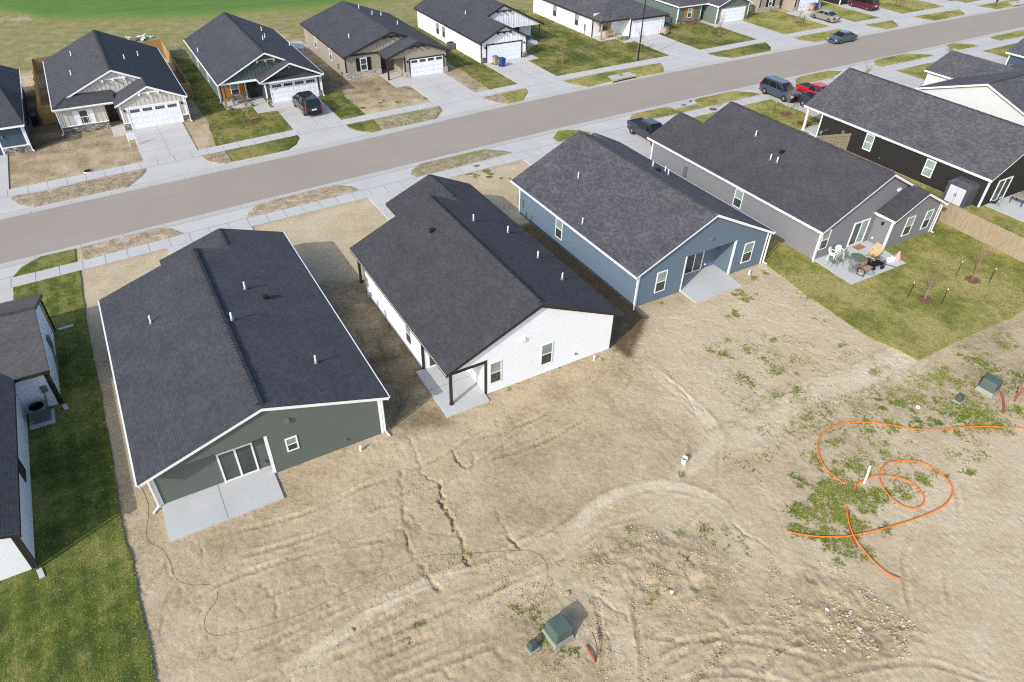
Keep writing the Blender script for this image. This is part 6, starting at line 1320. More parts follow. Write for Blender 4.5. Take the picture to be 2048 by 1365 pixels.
# ------------------------------------------------------------------ wheeled bins
def bin_(label, x, y, rz, body, lid, group='rolling bins by the garages'):
    t = thing('rolling_bin', label, 'bin', (x, y, .07), rz, group); mb = MB(); 
    A = [(-.24, -.24, .1), (.24, -.24, .1), (.24, .26, .06), (-.24, .26, .06)]; B = [(-.31, -.33, 1.0), (.31, -.33, 1.0), (.31, .36, 1.0), (-.31, .36, 1.0)]
    mb.hexa(A+B); mb.box((-.33, -.35, .93), (.33, .38, 1.0)); mb.build('bin_body', body, t, local=True)
    l = MB(); l.hexa([(-.34, -.38, 1.0), (.34, -.38, 1.0), (.34, .4, 1.0), (-.34, .4, 1.0), (-.27, -.3, 1.09), (.27, -.3, 1.09), (.27, .34, 1.11), (-.27, .34, 1.11)]); l.tube([(-.3, .43, 1.0), (.3, .43, 1.0)], .03); l.build('lid', lid, t, local=True)
    for s in (-1, 1):
        w_ = MB(); w_.lathe((s*.28, .27, .12), [(.05, -.03), (.12, -.03), (.12, .03), (.05, .03)], 14, 0, Matrix.Rotation(math.pi/2, 3, 'Y')); w_.build('wheel', RUBBER, t, local=True)
    return t
TAN = plain('tan_plastic', srgb(168, 140, 104), .55, .06); BLUE = plain('blue_plastic', srgb(40, 66, 122), .5, .06); BLUEL = plain('blue_lid', srgb(74, 104, 160), .5, .06)
bin_('brown bin with a blue lid beside the farmhouse garage', 45.85, 81.6, .1, TAN, BLUEL)
bin_('all blue bin in front of the brown one at the farmhouse', 46.25, 80.55, .15, BLUE, BLUE)
bin_('tan bin with a blue lid beside the hip roofed house', 75.95, 83.3, 0, TAN, BLUEL)
bin_('tan bin with a blue lid behind the silver saloon', 108.95, 84.2, 0, TAN, BLUEL); bin_('blue bin next to the tan one behind the silver saloon', 109.85, 84.3, 0, BLUE, BLUE)
bin_('black bin in the shade beside the deep blue house', -6.55, 84.6, .2, BLACK, BLACK)

# ------------------------------------------------------------------ street lamp
t = thing('street_lamp', 'tall black street lamp on the lawn before the hip roofed house', 'lamp', (64.1, 74.9, .05)); H_ = 7.5
mb = MB(); mb.tube([(0, 0, 0), (0, 0, 1.2), (0, 0, H_)], [.1, .09, .06], 12); mb.lathe((0, 0, 0), [(.17, 0), (.17, .08), (.12, .2)], 12); mb.build('pole', BLACK, t, local=True)
mb = MB(); mb.tube(smooth_path([(0, 0, H_-.1), (.1, -.2, H_+.35), (.5, -.8, H_+.62), (.9, -1.7, H_+.68)], 5), .035, 8); a_ = mb.build('arm', BLACK, t, local=True)
mb = MB(); mb.hexa([(.75, -1.6, H_+.6), (1.1, -1.7, H_+.6), (1.4, -2.4, H_+.64), (1.05, -2.4, H_+.64), (.8, -1.65, H_+.72), (1.05, -1.7, H_+.72), (1.3, -2.35, H_+.7), (1.1, -2.35, H_+.7)]); mb.build('lamp_head', BLACK, a_, local=True)

# ------------------------------------------------------------------ young bare trees with stakes
def sapling(label, x, y, h, seed, leafy=0.0, spread=1.0, group='staked young trees'):
    rnd = random.Random(seed); t = thing('young_tree', label, 'tree', (x, y, .05), 0, group)
    lean = (rnd.uniform(-.12, .12), rnd.uniform(-.12, .12)); tm = MB(); pts = [(lean[0]*k*h*.2, lean[1]*k*h*.2, h*.62*k/4) for k in range(5)]
    tm.tube(pts, [.06, .05, .042, .034, .026], 7); tm.build('trunk', BARK, t, local=True)
    cm = MB()
    def br(p, d, L, r, lv):
        q = p; P_ = [p]
        for k in range(3):
            d = (d+Vector((rnd.uniform(-.2, .2), rnd.uniform(-.2, .2), rnd.uniform(-.02, .16)))).normalized(); q = q+d*L/3; P_.append(q)
        cm.tube(P_, [r, r*.8, r*.6, r*.35], 4)
        if lv:
            for k in range(4):
                b = P_[1+k % 3]; a = rnd.uniform(0, 6.28); br(b, (d*.7+Vector((math.cos(a)*.7, math.sin(a)*.7, .35))).normalized(), L*rnd.uniform(.4, .65), r*.55, lv-1)
    for k in range(9):
        u = rnd.uniform(.45, 1); i_ = min(3, int(u*4)); p = Vector(pts[i_]).lerp(Vector(pts[i_+1]), u*4-i_); a = k*2.4
        br(p, Vector((math.cos(a)*.6*spread, math.sin(a)*.6*spread, .8)).normalized(), h*rnd.uniform(.24, .4), .017, 2)
    if leafy:
        for k in range(int(60*leafy)):
            a, r_ = rnd.uniform(0, 6.28), rnd.uniform(.05, .4)*spread; c = Vector((math.cos(a)*r_, math.sin(a)*r_, h*rnd.uniform(.55, 1)))
            for q in range(2): d1, d2 = Vector((rnd.gauss(0, 1), rnd.gauss(0, 1), rnd.gauss(0, 1))).normalized()*.05, Vector((rnd.gauss(0, 1), rnd.gauss(0, 1), rnd.gauss(0, 1))).normalized()*.04; cm.face([c-d1, c-d2, c+d1, c+d2])
    cm.build('crown', BARK, t, local=True)
    return t
def stake_(label, x, y, h=1.25, tip=True, tx=None):
    t = thing('tree_stake', label, 'stake', (x, y, .05), 0, 'stakes beside the young trees'); mb = MB(); mb.tube([(0, 0, 0), (0, 0, h)], .025, 6); mb.build('stake_post', DARKTRIM, t, local=True)
    if tip: mb = MB(); mb.tube([(0, 0, h), (0, 0, h+.1)], .03, 8); mb.build('stake_cap', PVC, t, local=True)
    if tx: mb = MB(); mb.tube([(0, 0, h*.72), ((tx[0]-x), (tx[1]-y), h*.72)], .012, 4); mb.build('tie_strap', BLACK, t, local=True)
def mulch(x, y, r):
    P = [(x+math.cos(a)*r*(1+.18*math.sin(3*a+x)), y+math.sin(a)*r*(1+.15*math.sin(2*a+y))) for a in np.linspace(0, 6.28, 22)[:-1]]
    mb = MB(); C_ = (x, y, .13)
    for k in range(len(P)): mb.face([(*P[k], .045), (*P[(k+1) % len(P)], .045), C_])
    rnd = random.Random(int(x*9))
    for k in range(90):
        a, q = rnd.uniform(0, 6.28), math.sqrt(rnd.random())*r; s = rnd.uniform(.03, .07); mb.rbox((x+math.cos(a)*q, y+math.sin(a)*q, .07+.06*(1-q/r)), (s*1.8, s*.7, .03), rnd.uniform(0, 3), 0, Matrix.Rotation(rnd.uniform(-.5, .5), 3, 'X'))
    struct(mb.build('mulch', MULCH, recalc=True))
tr = [('bare young tree nearest the patio in the grey house yard', 46.85, 20.15, 3.3, 11, 0, 1.25, [(45.98, 20.9), (47.35, 19.2)], .6), ('bare reddish young tree near the fence in the grey house yard', 52.45, 20.05, 3.3, 12, 0, 1.0, [(51.8, 20.95), (53.1, 19.15)], .6),
      ('thin young tree in a mulch ring before the orange shuttered house', 12.95, 75.85, 3.1, 13, .6, .7, [(12.4, 75.8)], .75), ('young tree between two stakes on the farmhouse lawn', 54.45, 78.6, 3.0, 14, .3, .6, [(53.75, 78.9), (55.2, 78.5)], .65),
      ('young bare tree next to the street lamp', 66.6, 78.3, 3.3, 15, 0, .9, [(65.6, 78.7), (67.5, 78.2)], .65), ('slim young tree before the grey green house', 82.8, 79.1, 3.2, 16, 0, .6, [(81.9, 79.4), (83.7, 79.3), (83.3, 78.3)], .6),
      ('bushy bare young tree before the silver saloon', 100.75, 79.7, 3.2, 17, 0, 1.2, [(99.7, 80.0), (101.7, 79.6), (100.8, 78.8)], .6), ('young tree inside three stakes at the top right', 126.65, 80.0, 3.2, 18, 0, .7, [(125.9, 80.3), (127.2, 80.4), (126.9, 79.4)], .6),
      ('young bare tree in a ring of bare earth before the charcoal black house', 66.8, 51.35, 3.6, 19, 0, .9, [(65.4, 51.9), (67.5, 50.5)], .8), ('thin bare sapling showing over the grey house roof valley', 60.2, 56.2, 1.6, 20, 0, .9, [], .5),
      ('bare sapling showing above the roof ridge of the charcoal black house', 83.8, 54.0, 3.0, 21, 0, 1.0, [], .4), ('bare sapling above the garage roof of the pale grey house', 102.6, 55.6, 2.9, 22, 0, .8, [], .4)]
for lb, x, y, h_, sd, lf, spd, st, mr in tr:
    sapling(lb, x, y, h_, sd, lf, spd); mulch(x, y, mr)
    k_ = lb.replace('bare ', '').replace('young ', '').replace('reddish ', '').replace('thin ', '').replace('in the grey house yard', 'in the grey yard').replace('in a ring of earth before', 'before')
    for j, (a, b) in enumerate(st): stake_(('left' if j == 0 else 'right' if j == len(st)-1 and len(st) < 3 else 'rear' if j == 1 else 'front')+' stake beside the '+k_, a, b, 1.25, True, (x, y))

def shrub(label, x, y, r, seed, m=LEAF, n=160, name='shrub', h=.6, group=None):
    rnd = random.Random(seed); t = thing(name, label, 'plant', (x, y, .05), 0, group); mb = MB()
    for k in range(n):
        a, q = rnd.uniform(0, 6.28), math.sqrt(rnd.random())*r; c = Vector((math.cos(a)*q, math.sin(a)*q, rnd.uniform(.02, h)*(1-.5*q/r))); s = rnd.uniform(.05, .1)
        d1 = Vector((rnd.gauss(0, 1), rnd.gauss(0, 1), rnd.gauss(0, .6))).normalized()*s; d2 = d1.cross(Vector((rnd.gauss(0, 1), rnd.gauss(0, 1), rnd.gauss(0, 1)))).normalized()*s*.5; mb.face([c-d1, c-d2, c+d1, c+d2])
    mb.build('foliage', m, t, local=True, recalc=False); sb = MB()
    for k in range(5): a = k*1.3; sb.tube([(0, 0, 0), (math.cos(a)*r*.5, math.sin(a)*r*.5, h*.7)], .012, 4)
    sb.build('stem', BARK, t, local=True); return t
shrub('low green shrub in the bed before the hip roofed house porch', 68.2, 83.9, .7, 1, LEAF, 220); shrub('dry brown shrub in the bed by the hip roofed house walk', 69.2, 84.0, .45, 2, MULCH, 140)
shrub('grass like shrub below the window of the house behind the silver saloon', 102.3, 86.5, .8, 3, LEAF, 220); shrub('dark shrub beside the post of the charcoal black house porch', 65.9, 48.0, .75, 4, MULCH, 200)
shrub('small red brown shrub left of the orange post porch', 11.9, 80.35, .25, 5, MULCH, 60); shrub('small red brown shrub right of the orange post porch', 14.3, 80.3, .25, 6, MULCH, 60)
shrub('brown dry grasses along the stone base of the grey green house', 84.3, 86.6, .9, 7, MULCH, 200, h=.35)

# ------------------------------------------------------------------ fences and shed
def fence(label, pts, m, h=1.8, rails=1, name='board_fence', step=2.4, flat=None):
    t = thing(name, label, 'fence', (*pts[0], 0)); mb = MB(); pm = MB(); rm = MB(); rnd = random.Random(len(label))
    for (x0, y0), (x1, y1) in zip(pts[:-1], pts[1:]):
        d = Vector((x1-x0, y1-y0, 0)); L = d.length; d.normalize(); n = Vector((-d.y, d.x, 0))*rails; k = int(L/.14); a = math.atan2(d.y, d.x)
        for i_ in range(k): p = Vector((x0, y0, 0))+d*(.07+i_*L/k); hh = h+rnd.uniform(-.02, .02); mb.rbox((p.x, p.y, hh/2), (.132, .02, hh), a)
        for i_ in range(int(L/step)+1): p = Vector((x0, y0, 0))+d*min(L, i_*L/max(1, int(L/step)))+n*.09; pp = MB(); pp.rbox((p.x, p.y, h/2-.03), (.09, .09, h-.06), a); pp.build('post', m, t)
        for z in (.35, h*.55, h-.2): p, q = Vector((x0, y0, z))+n*.035, Vector((x1, y1, z))+n*.035; rm.bar(p, q, .04, .085)
    mb.build('boards', m, t); rm.build('rail', m, t); return t
fence('weathered wooden fence between the grey house yard and the black house', [(58.95, 27.5), (58.75, 24), (58.4, 17.0)], FENCE_OLD)
fence('short weathered gate panel across the gap beside the black house', [(60.6, 42.3), (62.6, 41.7), (64.45, 41.15)], FENCE_OLD, rails=-1)
fence('new wooden fence enclosing the back yard of the beige house', [(-4.35, 84.8), (-5.85, 84.85), (-5.8, 102.8), (8.95, 105.2), (8.97, 86.0), (7.45, 85.9)], FENCE_NEW)
t = thing('garden_shed', 'grey plastic garden shed with pale double doors against the black house', 'shed', (63.7, 28.6, 0)); GREYP = plain('dark_grey_resin', srgb(74, 76, 82), .55, .06); LILAC = plain('pale_resin', srgb(196, 194, 206), .5, .04)
x0, x1, y0, y1 = 62.95, 64.35, 27.5, 29.55; mb = MB(); mb.box((x0, y0, 0), (x1, y1, 1.75)); mb.hexa([(x0-.05, y0-.05, 1.75), (x1, y0-.05, 1.75), (x1, y1+.05, 1.75), (x0-.05, y1+.05, 1.75), (x0+.35, y0+.2, 2.05), (x1, y0+.2, 2.05), (x1, y1-.2, 2.05), (x0+.35, y1-.2, 2.05)]); mb.build('shed_body', GREYP, t)
for k in range(2):
    a = y0+.3+k*.75; mb = MB(); mb.box((x0-.03, a, .08), (x0, a+.72, 1.62)); d_ = mb.build('door', LILAC, t); mb = MB(); q = a+.64 if k == 0 else a+.04; mb.box((x0-.07, q, .75), (x0-.03, q+.04, 1.0)); mb.build('handle', BLACK, d_)
    mb = MB(); mb.hexa([(x0+.04, a+.1, 1.795), (x0+.2, a+.1, 1.935), (x0+.2, a+.6, 1.935), (x0+.04, a+.6, 1.795), (x0+.02, a+.1, 1.82), (x0+.18, a+.1, 1.96), (x0+.18, a+.6, 1.96), (x0+.02, a+.6, 1.82)]); mb.build('roof_light', GL_DARK, t)

# ------------------------------------------------------------------ air conditioners
def ac(label, x, y, rz=0, m=GREYTRIM):
    t = thing('air_conditioner', label, 'air conditioner', (x, y, .08), rz, 'outdoor air conditioners'); mb = MB(); s = .42
    mb.box((-s, -s, 0), (s, s, .08)); mb.box((-s+.04, -s+.04, .08), (s-.04, s-.04, .78))
    for k in range(9):
        for a in (-1, 1): mb.box((-s+.06+k*.085, a*(s-.04), .12), (-s+.1+k*.085, a*s, .76)); mb.box((a*(s-.04), -s+.06+k*.085, .12), (a*s, -s+.1+k*.085, .76))
    mb.box((-s, -s, .78), (s, s, .86)); mb.build('cabinet', m, t, local=True)
    mb = MB(); mb.lathe((0, 0, .86), [(.36, 0), (.36, .03), (.33, .03), (.33, .005)], 24)
    for k in range(5): mb.lathe((0, 0, .87), [(.06+k*.06, 0), (.07+k*.06, .015), (.075+k*.06, 0)], 20)
    mb.build('fan_grille', BLACK, t, local=True)
ac('grey air conditioner on a slab at the inner corner of the left edge house', -8.1, 36.75); ac('grey air conditioner against the white farmhouse wall', 43.75, 90.5); ac('dark air conditioner in the shade of the grey green house', 80.9, 88.6); ac('air conditioner beside the taupe house next to the silver saloon', 99.1, 88.6)

# ------------------------------------------------------------------ street ironwork
def inlet(label, pts, z, cover, throat):
    c = (sum(p[0] for p in pts)/len(pts), sum(p[1] for p in pts)/len(pts)); t = thing('storm_inlet', label, 'storm drain', (*c, 0), 0, 'kerbside storm drains')
    mb = MB(); mb.prism([(*p, -.1) for p in pts], (0, 0, z+.1)); mb.build('inlet_slab', CONC_G, t); mb = MB(); mb.lathe((*cover, z), [(.3, 0), (.3, .012), (.25, .014), (.05, .018)], 20); mb.build('manhole_cover', IRON, t)
    mb = MB(); mb.box((throat[0][0], throat[0][1]-.05, -.02), (throat[1][0], throat[1][1]+.05, .1)) if abs(throat[0][1]-throat[1][1]) < .2 else mb.bar((*throat[0], .06), (*throat[1], .06), .14, .1); mb.build('inlet_opening', BLACK, t)
P_ = GP(Z7, [(523, 618), (720, 577), (787, 610), (568, 652)]); inlet('cream storm drain slab with round cover at the far kerb', P_, .19, GP(Z7, [(645, 607)])[0], GP(Z7, [(572, 664), (780, 618)]))
P_ = GP(Z5, [(640, 530), (825, 487), (888, 503), (680, 553)]); inlet('cream storm drain slab with round cover at the near kerb', P_, .17, GP(Z5, [(760, 517)])[0], GP(Z5, [(812, 482), (832, 466)]))
P_ = GP(Z6, [(1900, 32), (2060, 5), (2060, 45), (1945, 62)]); inlet('pale storm drain slab at the top right corner', P_, .17, GP(Z6, [(1985, 32)])[0], GP(Z6, [(1950, 64), (2050, 45)]))
def valve(label, x, y, m=IRON, r=.28, tip=False):
    t = thing('utility_cover', label, 'utility cover', (x, y, 0)); mb = MB(); mb.lathe((x, y, -.1), [(r, 0), (r, .18), (r-.04, .2), (r-.06, .19), (.05, .2)], 20); mb.build('lid', m, t)
    mb = MB(); mb.lathe((x, y, -.15), [(r+.06, 0), (r+.06, .16), (r+.03, .19), (r, .19)], 20); mb.build('collar', PVC, t)
valve('black and white utility ring in the dirt by the far walk', -3.05, 70.25+.15, BLACK, .32); t = thing('utility_cover', 'square rusty utility lid set in the near walk', 'utility cover', (28.0, 54.6, 0)); q = GP(Z4, [(700, 972)])[0]; t.location = (q[0], q[1], 0); mb = MB(); mb.box((-.28, -.22, 0), (.28, .22, .085)); mb.build('lid', IRON, t, local=True)

# small yard sign by the beige house driveway
t = thing('yard_sign', 'blank white yard sign on posts by the beige house driveway', 'sign', (1.4, 74.6, .02), RAD(8)); mb = MB(); mb.tube([(-.35, 0, 0), (-.35, 0, 1.35)], .025, 6); mb.tube([(.32, 0, 0), (.32, 0, 1.35)], .025, 6); mb.build('sign_post', PVC, t, local=True); mb = MB(); mb.box((-.36, -.03, .65), (.36, -.01, 1.35)); mb.build('sign_panel', PVC, t, local=True)
# scrap heap in the back field
t = thing('debris_heap', 'heap of white scrap and wrapping lying in the field behind the fence', 'debris', (7.0, 113.5, 0)); mb = MB(); rnd = random.Random(5)
for k in range(26): mb.rbox((7+rnd.gauss(0, 1.5), 113.5+rnd.gauss(0, .6), .1+rnd.uniform(0, .2)), (rnd.uniform(.2, .9), rnd.uniform(.1, .4), .06), rnd.uniform(0, 3), k % 2, Matrix.Rotation(rnd.uniform(-.5, .5), 3, 'X'))
mb.build('scrap', [PVC, STEEL], t)
shrub('grey tufted weeds beyond the corner of the new wooden fence', 10.2, 105.5, 1.5, 9, plain('grey_weed', srgb(150, 156, 138), .9, .2), 260, 'weed_clump', .5)

# ------------------------------------------------------------------ utility boxes on the bare lot
def xfmr(label, x, y, rz, s=1.0):
    t = thing('transformer_box', label, 'transformer', (x, y, .02), rz, 'green utility transformers'); mb = MB(); a, b, c, z0, z1 = .5*s, .5*s, .43*s, .24, .88
    mb.hexa([(-a, -b, z0), (a, -b, z0), (a, b, z0), (-a, b, z0), (-a+.04, -b+.04, z1), (a-.04, -b+.04, z1), (a-.04, b-.04, z1), (-a+.04, b-.04, z1)]); o = mb.build('cabinet', UTIL, t, local=True); bv = o.modifiers.new('soft', 'BEVEL'); bv.width = .035; bv.segments = 2
    mb = MB(); k = .07; mb.hexa([(-a-k, -b-k, -.15), (a+k, -b-k, -.15), (a+k, b+k, -.15), (-a-k, b+k, -.15), (-a-.02, -b-.02, .24), (a+.02, -b-.02, .24), (a+.02, b+.02, .24), (-a-.02, b+.02, .24)]); mb.build('pad', UTILBASE, t, local=True)
    mb = MB(); mb.box((a-.09, -b+.005, z1-.12), (a-.03, -b+.03, z1-.05)); mb.build('latch', STEEL, t, local=True)
def pedestal(label, x, y, rz, h=.5):
    t = thing('utility_pedestal', label, 'utility box', (x, y, .0), rz, 'small utility pedestals'); mb = MB(); a = .2
    mb.hexa([(-a, -a*.9, .1), (a, -a*.9, .1), (a, a*.9, .1), (-a, a*.9, .1), (-a*.72, -a*.62, h), (a*.72, -a*.62, h), (a*.72, a*.62, h), (-a*.72, a*.62, h)]); o = mb.build('cover', UTIL_D, t, local=True); bv = o.modifiers.new('soft', 'BEVEL'); bv.width = .03; bv.segments = 2
    mb = MB(); mb.box((-a*1.25, -a*1.15, -.1), (a*1.25, a*1.15, .1)); mb.build('base', UTILBASE, t, local=True)
xfmr('green transformer box on bare soil at the bottom of the scene', 9.95, 11.95, .06, .88); pedestal('small dark green pedestal left of the lower transformer', 8.72, 12.0, .1)
xfmr('grey green transformer box among weeds at the right edge', 41.45, 12.15, .08, .9); pedestal('small dark pedestal left of the right edge transformer', 38.95, 12.45, .1)
def pipe(name, label, cat, pts, r, m, group=None, part=None):
    mb = MB(); mb.tube(smooth_path(pts, 5), r, 10); o = mb.build(name, m); return tag(o, label, cat, group)
g = lambda px, py, z=0.0: (*G(px, py), max(ground_z(*G(px, py)), -.02)+z)
ZQ = (1400, 720, 2.1157)
def lay(pts, z): return [(*p, ground_z(*p)+z) for p in GP(ZQ, pts)]
R_ = .036
c1 = lay([(1500, 300), (1371, 292), (1290, 288), (1180, 284), (1090, 289), (1000, 298), (900, 294), (800, 278), (720, 268), (640, 267), (570, 280), (520, 310), (497, 360), (508, 420), (540, 470), (590, 512)], .06)+lay([(624, 528)], -.02)
pipe('conduit', 'orange conduit running in from the right edge and curling down to weeds', 'conduit', c1, R_, ORANGE, 'orange conduits on the weedy lot')
c2 = lay([(690, 512)], -.05)+lay([(725, 497), (760, 491), (820, 497), (890, 520), (940, 570), (945, 605), (920, 628), (870, 626), (810, 598), (768, 545), (755, 490), (790, 445), (860, 430), (940, 438), (1010, 475), (1056, 530), (1066, 570), (1030, 620), (960, 655), (850, 695), (740, 725), (630, 747), (540, 752), (480, 748), (420, 740), (365, 727)], .07)
for k_ in range(len(c2)): c2[k_] = (c2[k_][0], c2[k_][1], c2[k_][2]+(.10 if 9 <= k_ <= 12 else 0))
pipe('conduit', 'orange conduit coiled in a double loop on pale sand', 'conduit', c2, R_, ORANGE, 'orange conduits on the weedy lot')
c3 = lay([(622, 618)], -.03)+lay([(622, 660), (630, 705), (648, 750), (690, 812), (740, 868), (795, 912), (842, 935)], .13); pipe('conduit', 'orange conduit crossing over the loop and ending on the sand', 'conduit', c3, R_, ORANGE, 'orange conduits on the weedy lot')
c4 = lay([(648, 548)], .02)+lay([(664, 530), (688, 513)], .07); pipe('conduit', 'short orange conduit stub rising beside the white pipe', 'conduit', c4, R_, ORANGE, 'orange conduits on the weedy lot')
c5 = lay([(628, 640), (630, 690), (634, 730), (648, 765), (664, 795)], .05); pipe('conduit', 'red conduit beneath the orange one at the crossing', 'conduit', c5, .035, REDPIPE, 'red conduits')
p0 = G(1728, 968); pipe('marker_pipe', 'white plastic pipe leaning out of the weeds by the conduit loops', 'pipe', [(p0[0], p0[1], -.1), (p0[0]+.12, p0[1]+.1, .5), (p0[0]+.25, p0[1]+.22, 1.05)], .05, PVC)
pipe('conduit', 'red conduit curving out of the right edge transformer', 'conduit', [g(1993, 788, .3), g(2000, 795, .3), g(2006, 808, .12), g(2007, 826, .0)], .055, REDPIPE, 'red conduits')
for lb, a, b in (('red marker post standing at the right edge', (2034, 762), (2029, 803)), ):
    q = G(*b); pipe('marker_post', lb, 'marker post', [(q[0], q[1], -.1), (q[0]+.02, q[1], .5), (q[0]+.06, q[1]+.02, 1.05)], .045, REDPIPE)
pipe('conduit', 'red conduit stub lying by the lower transformer', 'conduit', [g(1173, 1292, .04), g(1178, 1303, .1), g(1185, 1315, .1), g(1190, 1326, .02)], .05, REDPIPE, 'red conduits')
q = G(1192, 1322); pipe('steel_rod', 'dark bent rod leaning beside the red conduit stub', 'rod', [(q[0], q[1], 0), (q[0]+.3, q[1]+.4, .25), (q[0]+.45, q[1]+.95, .35)], .018, DARKC)
q = G(1367, 926); t = thing('bucket', 'pale green bucket standing on the bare dirt', 'bucket', (q[0], q[1], .0), 0); mb = MB(); mb.lathe((0, 0, 0), [(.13, 0), (.17, .38), (.175, .38), (.15, .36), (.12, .05)], 18); mb.build('bucket_body', plain('pale_green_plastic', srgb(206, 220, 206), .5, .05), t, local=True); mb = MB(); mb.tube([(-.17, 0, .36), (-.12, -.12, .3), (0, -.17, .26), (.12, -.12, .3), (.17, 0, .36)], .008, 5); mb.build('handle', STEEL, t, local=True)
cb = [(283, 975), (295, 1005), (297, 1030), (292, 1065), (300, 1085), (325, 1100), (340, 1125), (345, 1145), (358, 1163), (385, 1170), (420, 1170), (435, 1185), (430, 1205), (415, 1225), (408, 1245), (412, 1262), (430, 1271), (470, 1266), (540, 1250), (600, 1230), (660, 1200), (730, 1168), (790, 1138), (850, 1113), (920, 1108), (1000, 1103), (1060, 1102), (1088, 1120), (1096, 1150), (1085, 1190)]
pipe('cable', 'thin dark cable snaking over the bare dirt behind the green house', 'cable', [g(a, b, .006) for a, b in cb], .0055, DARKC)
for i_, (a, b, lb) in enumerate([(722, 897, 'white pipe stub by the right rear corner of the dark green house'), (1188, 716, 'white pipe stub below the rear wall of the white house'), (1498, 545, 'white pipe stub in the dirt by the blue house')]):
    q = G(a, b+4); t = thing('pipe_stub', lb, 'pipe', (q[0], q[1], 0)); mb = MB(); mb.tube([(0, 0, -.1), (0, 0, .26)], .065, 10); mb.build('pipe_body', PVC, t, local=True); mb = MB(); mb.lathe((0, 0, .26), [(.075, 0), (.075, .06), (.03, .07)], 10); mb.build('pipe_cap', PVC, t, local=True)

# ------------------------------------------------------------------ grey house patio: furniture
def chair_monobloc(label, x, y, rz, m, grp, z=.08):
    t = thing('plastic_chair', label, 'chair', (x, y, z), rz, grp); mb = MB(); mb.rbox((0, 0, .42), (.46, .44, .03)); mb.build('seat', m, t, local=True)
    mb = MB()
    P0 = [(-.24, .2, .43), (.24, .2, .43), (.26, .34, .8), (.16, .37, .92), (-.16, .37, .92), (-.26, .34, .8)]; mb.prism(P0, (0, .03, 0)); mb.build('backrest', m, t, local=True)
    for sx in (-1, 1):
        for sy in (-1, 1): mb = MB(); mb.bar((sx*.22, sy*.2, .42), (sx*.27, sy*.25, 0), .05); mb.build('leg', m, t, local=True)
        mb = MB(); mb.bar((sx*.27, -.24, .64), (sx*.27, .26, .66), .06, .03); mb.bar((sx*.26, -.22, .0), (sx*.27, -.22, .64), .04); mb.build('armrest', m, t, local=True)
chair_monobloc('left white plastic chair tipped against the grey house wall', 45.35, 27.15, .3, PVC, 'white plastic chairs'); chair_monobloc('right white plastic chair beside the other one by the wall', 46.0, 27.05, -.3, PVC, 'white plastic chairs')
MESH = plain('weathered_green_metal', srgb(122, 136, 126), .5, .2, metal=.3)
def mesh_table(label, x, y, r):
    t = thing('metal_table', label, 'table', (x, y, .08)); mb = MB(); mb.lathe((0, 0, .7), [(r, 0), (r, .03), (r-.04, .03), (r-.04, .0)], 24)
    for k in range(-6, 7): w_ = math.sqrt(max(.01, r*r-(k*r/7)**2)); mb.bar((k*r/7, -w_, .715), (k*r/7, w_, .715), .02); mb.bar((-w_, k*r/7, .715), (w_, k*r/7, .715), .02)
    mb.build('table_top', MESH, t, local=True)
    for k in range(4): a = k*1.57+.78; mb = MB(); mb.tube([(math.cos(a)*.1, math.sin(a)*.1, .68), (math.cos(a)*.15, math.sin(a)*.15, .35), (math.cos(a)*r*.7, math.sin(a)*r*.7, 0)], .018, 6); mb.build('leg', MESH, t, local=True)
def mesh_chair(label, x, y, rz, m=None, lying=False):
    m = m or MESH; t = thing('metal_chair', label, 'chair', (x, y, .08+(.3 if lying else 0)), rz, 'metal mesh garden chairs')
    if lying: t.rotation_euler = (RAD(-75), 0, rz)
    mb = MB()
    for k in range(8): mb.bar((-.22+k*.063, -.22, .43), (-.22+k*.063, .22, .43), .016); mb.bar((-.22, -.22+k*.063, .43), (.22, -.22+k*.063, .43), .016)
    mb.build('seat', m, t, local=True); mb = MB()
    for k in range(8): mb.bar((-.22+k*.063, .22, .43), (-.22+k*.063, .36, .92), .016); z = .45+k*.065; mb.bar((-.22, .225+k*.019, z), (.22, .225+k*.019, z), .016)
    mb.build('backrest', m, t, local=True)
    for sx in (-1, 1):
        for sy in (-1, 1): mb = MB(); mb.tube([(sx*.22, sy*.2, .43), (sx*.24, sy*.24, 0)], .016, 6); mb.build('leg', m, t, local=True)
        mb = MB(); mb.tube([(sx*.25, -.2, .43), (sx*.25, -.22, .64), (sx*.25, .24, .64)], .016, 6); mb.build('armrest', m, t, local=True)
mesh_table('round grey green mesh table in the middle of the grey house patio', 46.35, 25.7, .55); mesh_chair('mesh metal chair at the left edge of the grey house patio', 44.55, 26.45, 1.2); mesh_chair('mesh metal chair by the left wall corner of the grey house patio', 45.2, 26.4, -.6); mesh_chair('mesh metal chair pushed against the round mesh table', 46.15, 26.35, .2); mesh_chair('grey mesh chair lying on its back beside the round mesh table', 45.7, 25.55, 2.2, STEEL, True)
mesh_chair('grey metal chair standing behind the garden bench', 45.35, 25.15, 2.6, STEEL); mesh_chair('grey metal chair facing the garden cart', 46.95, 25.25, -2.0, STEEL)
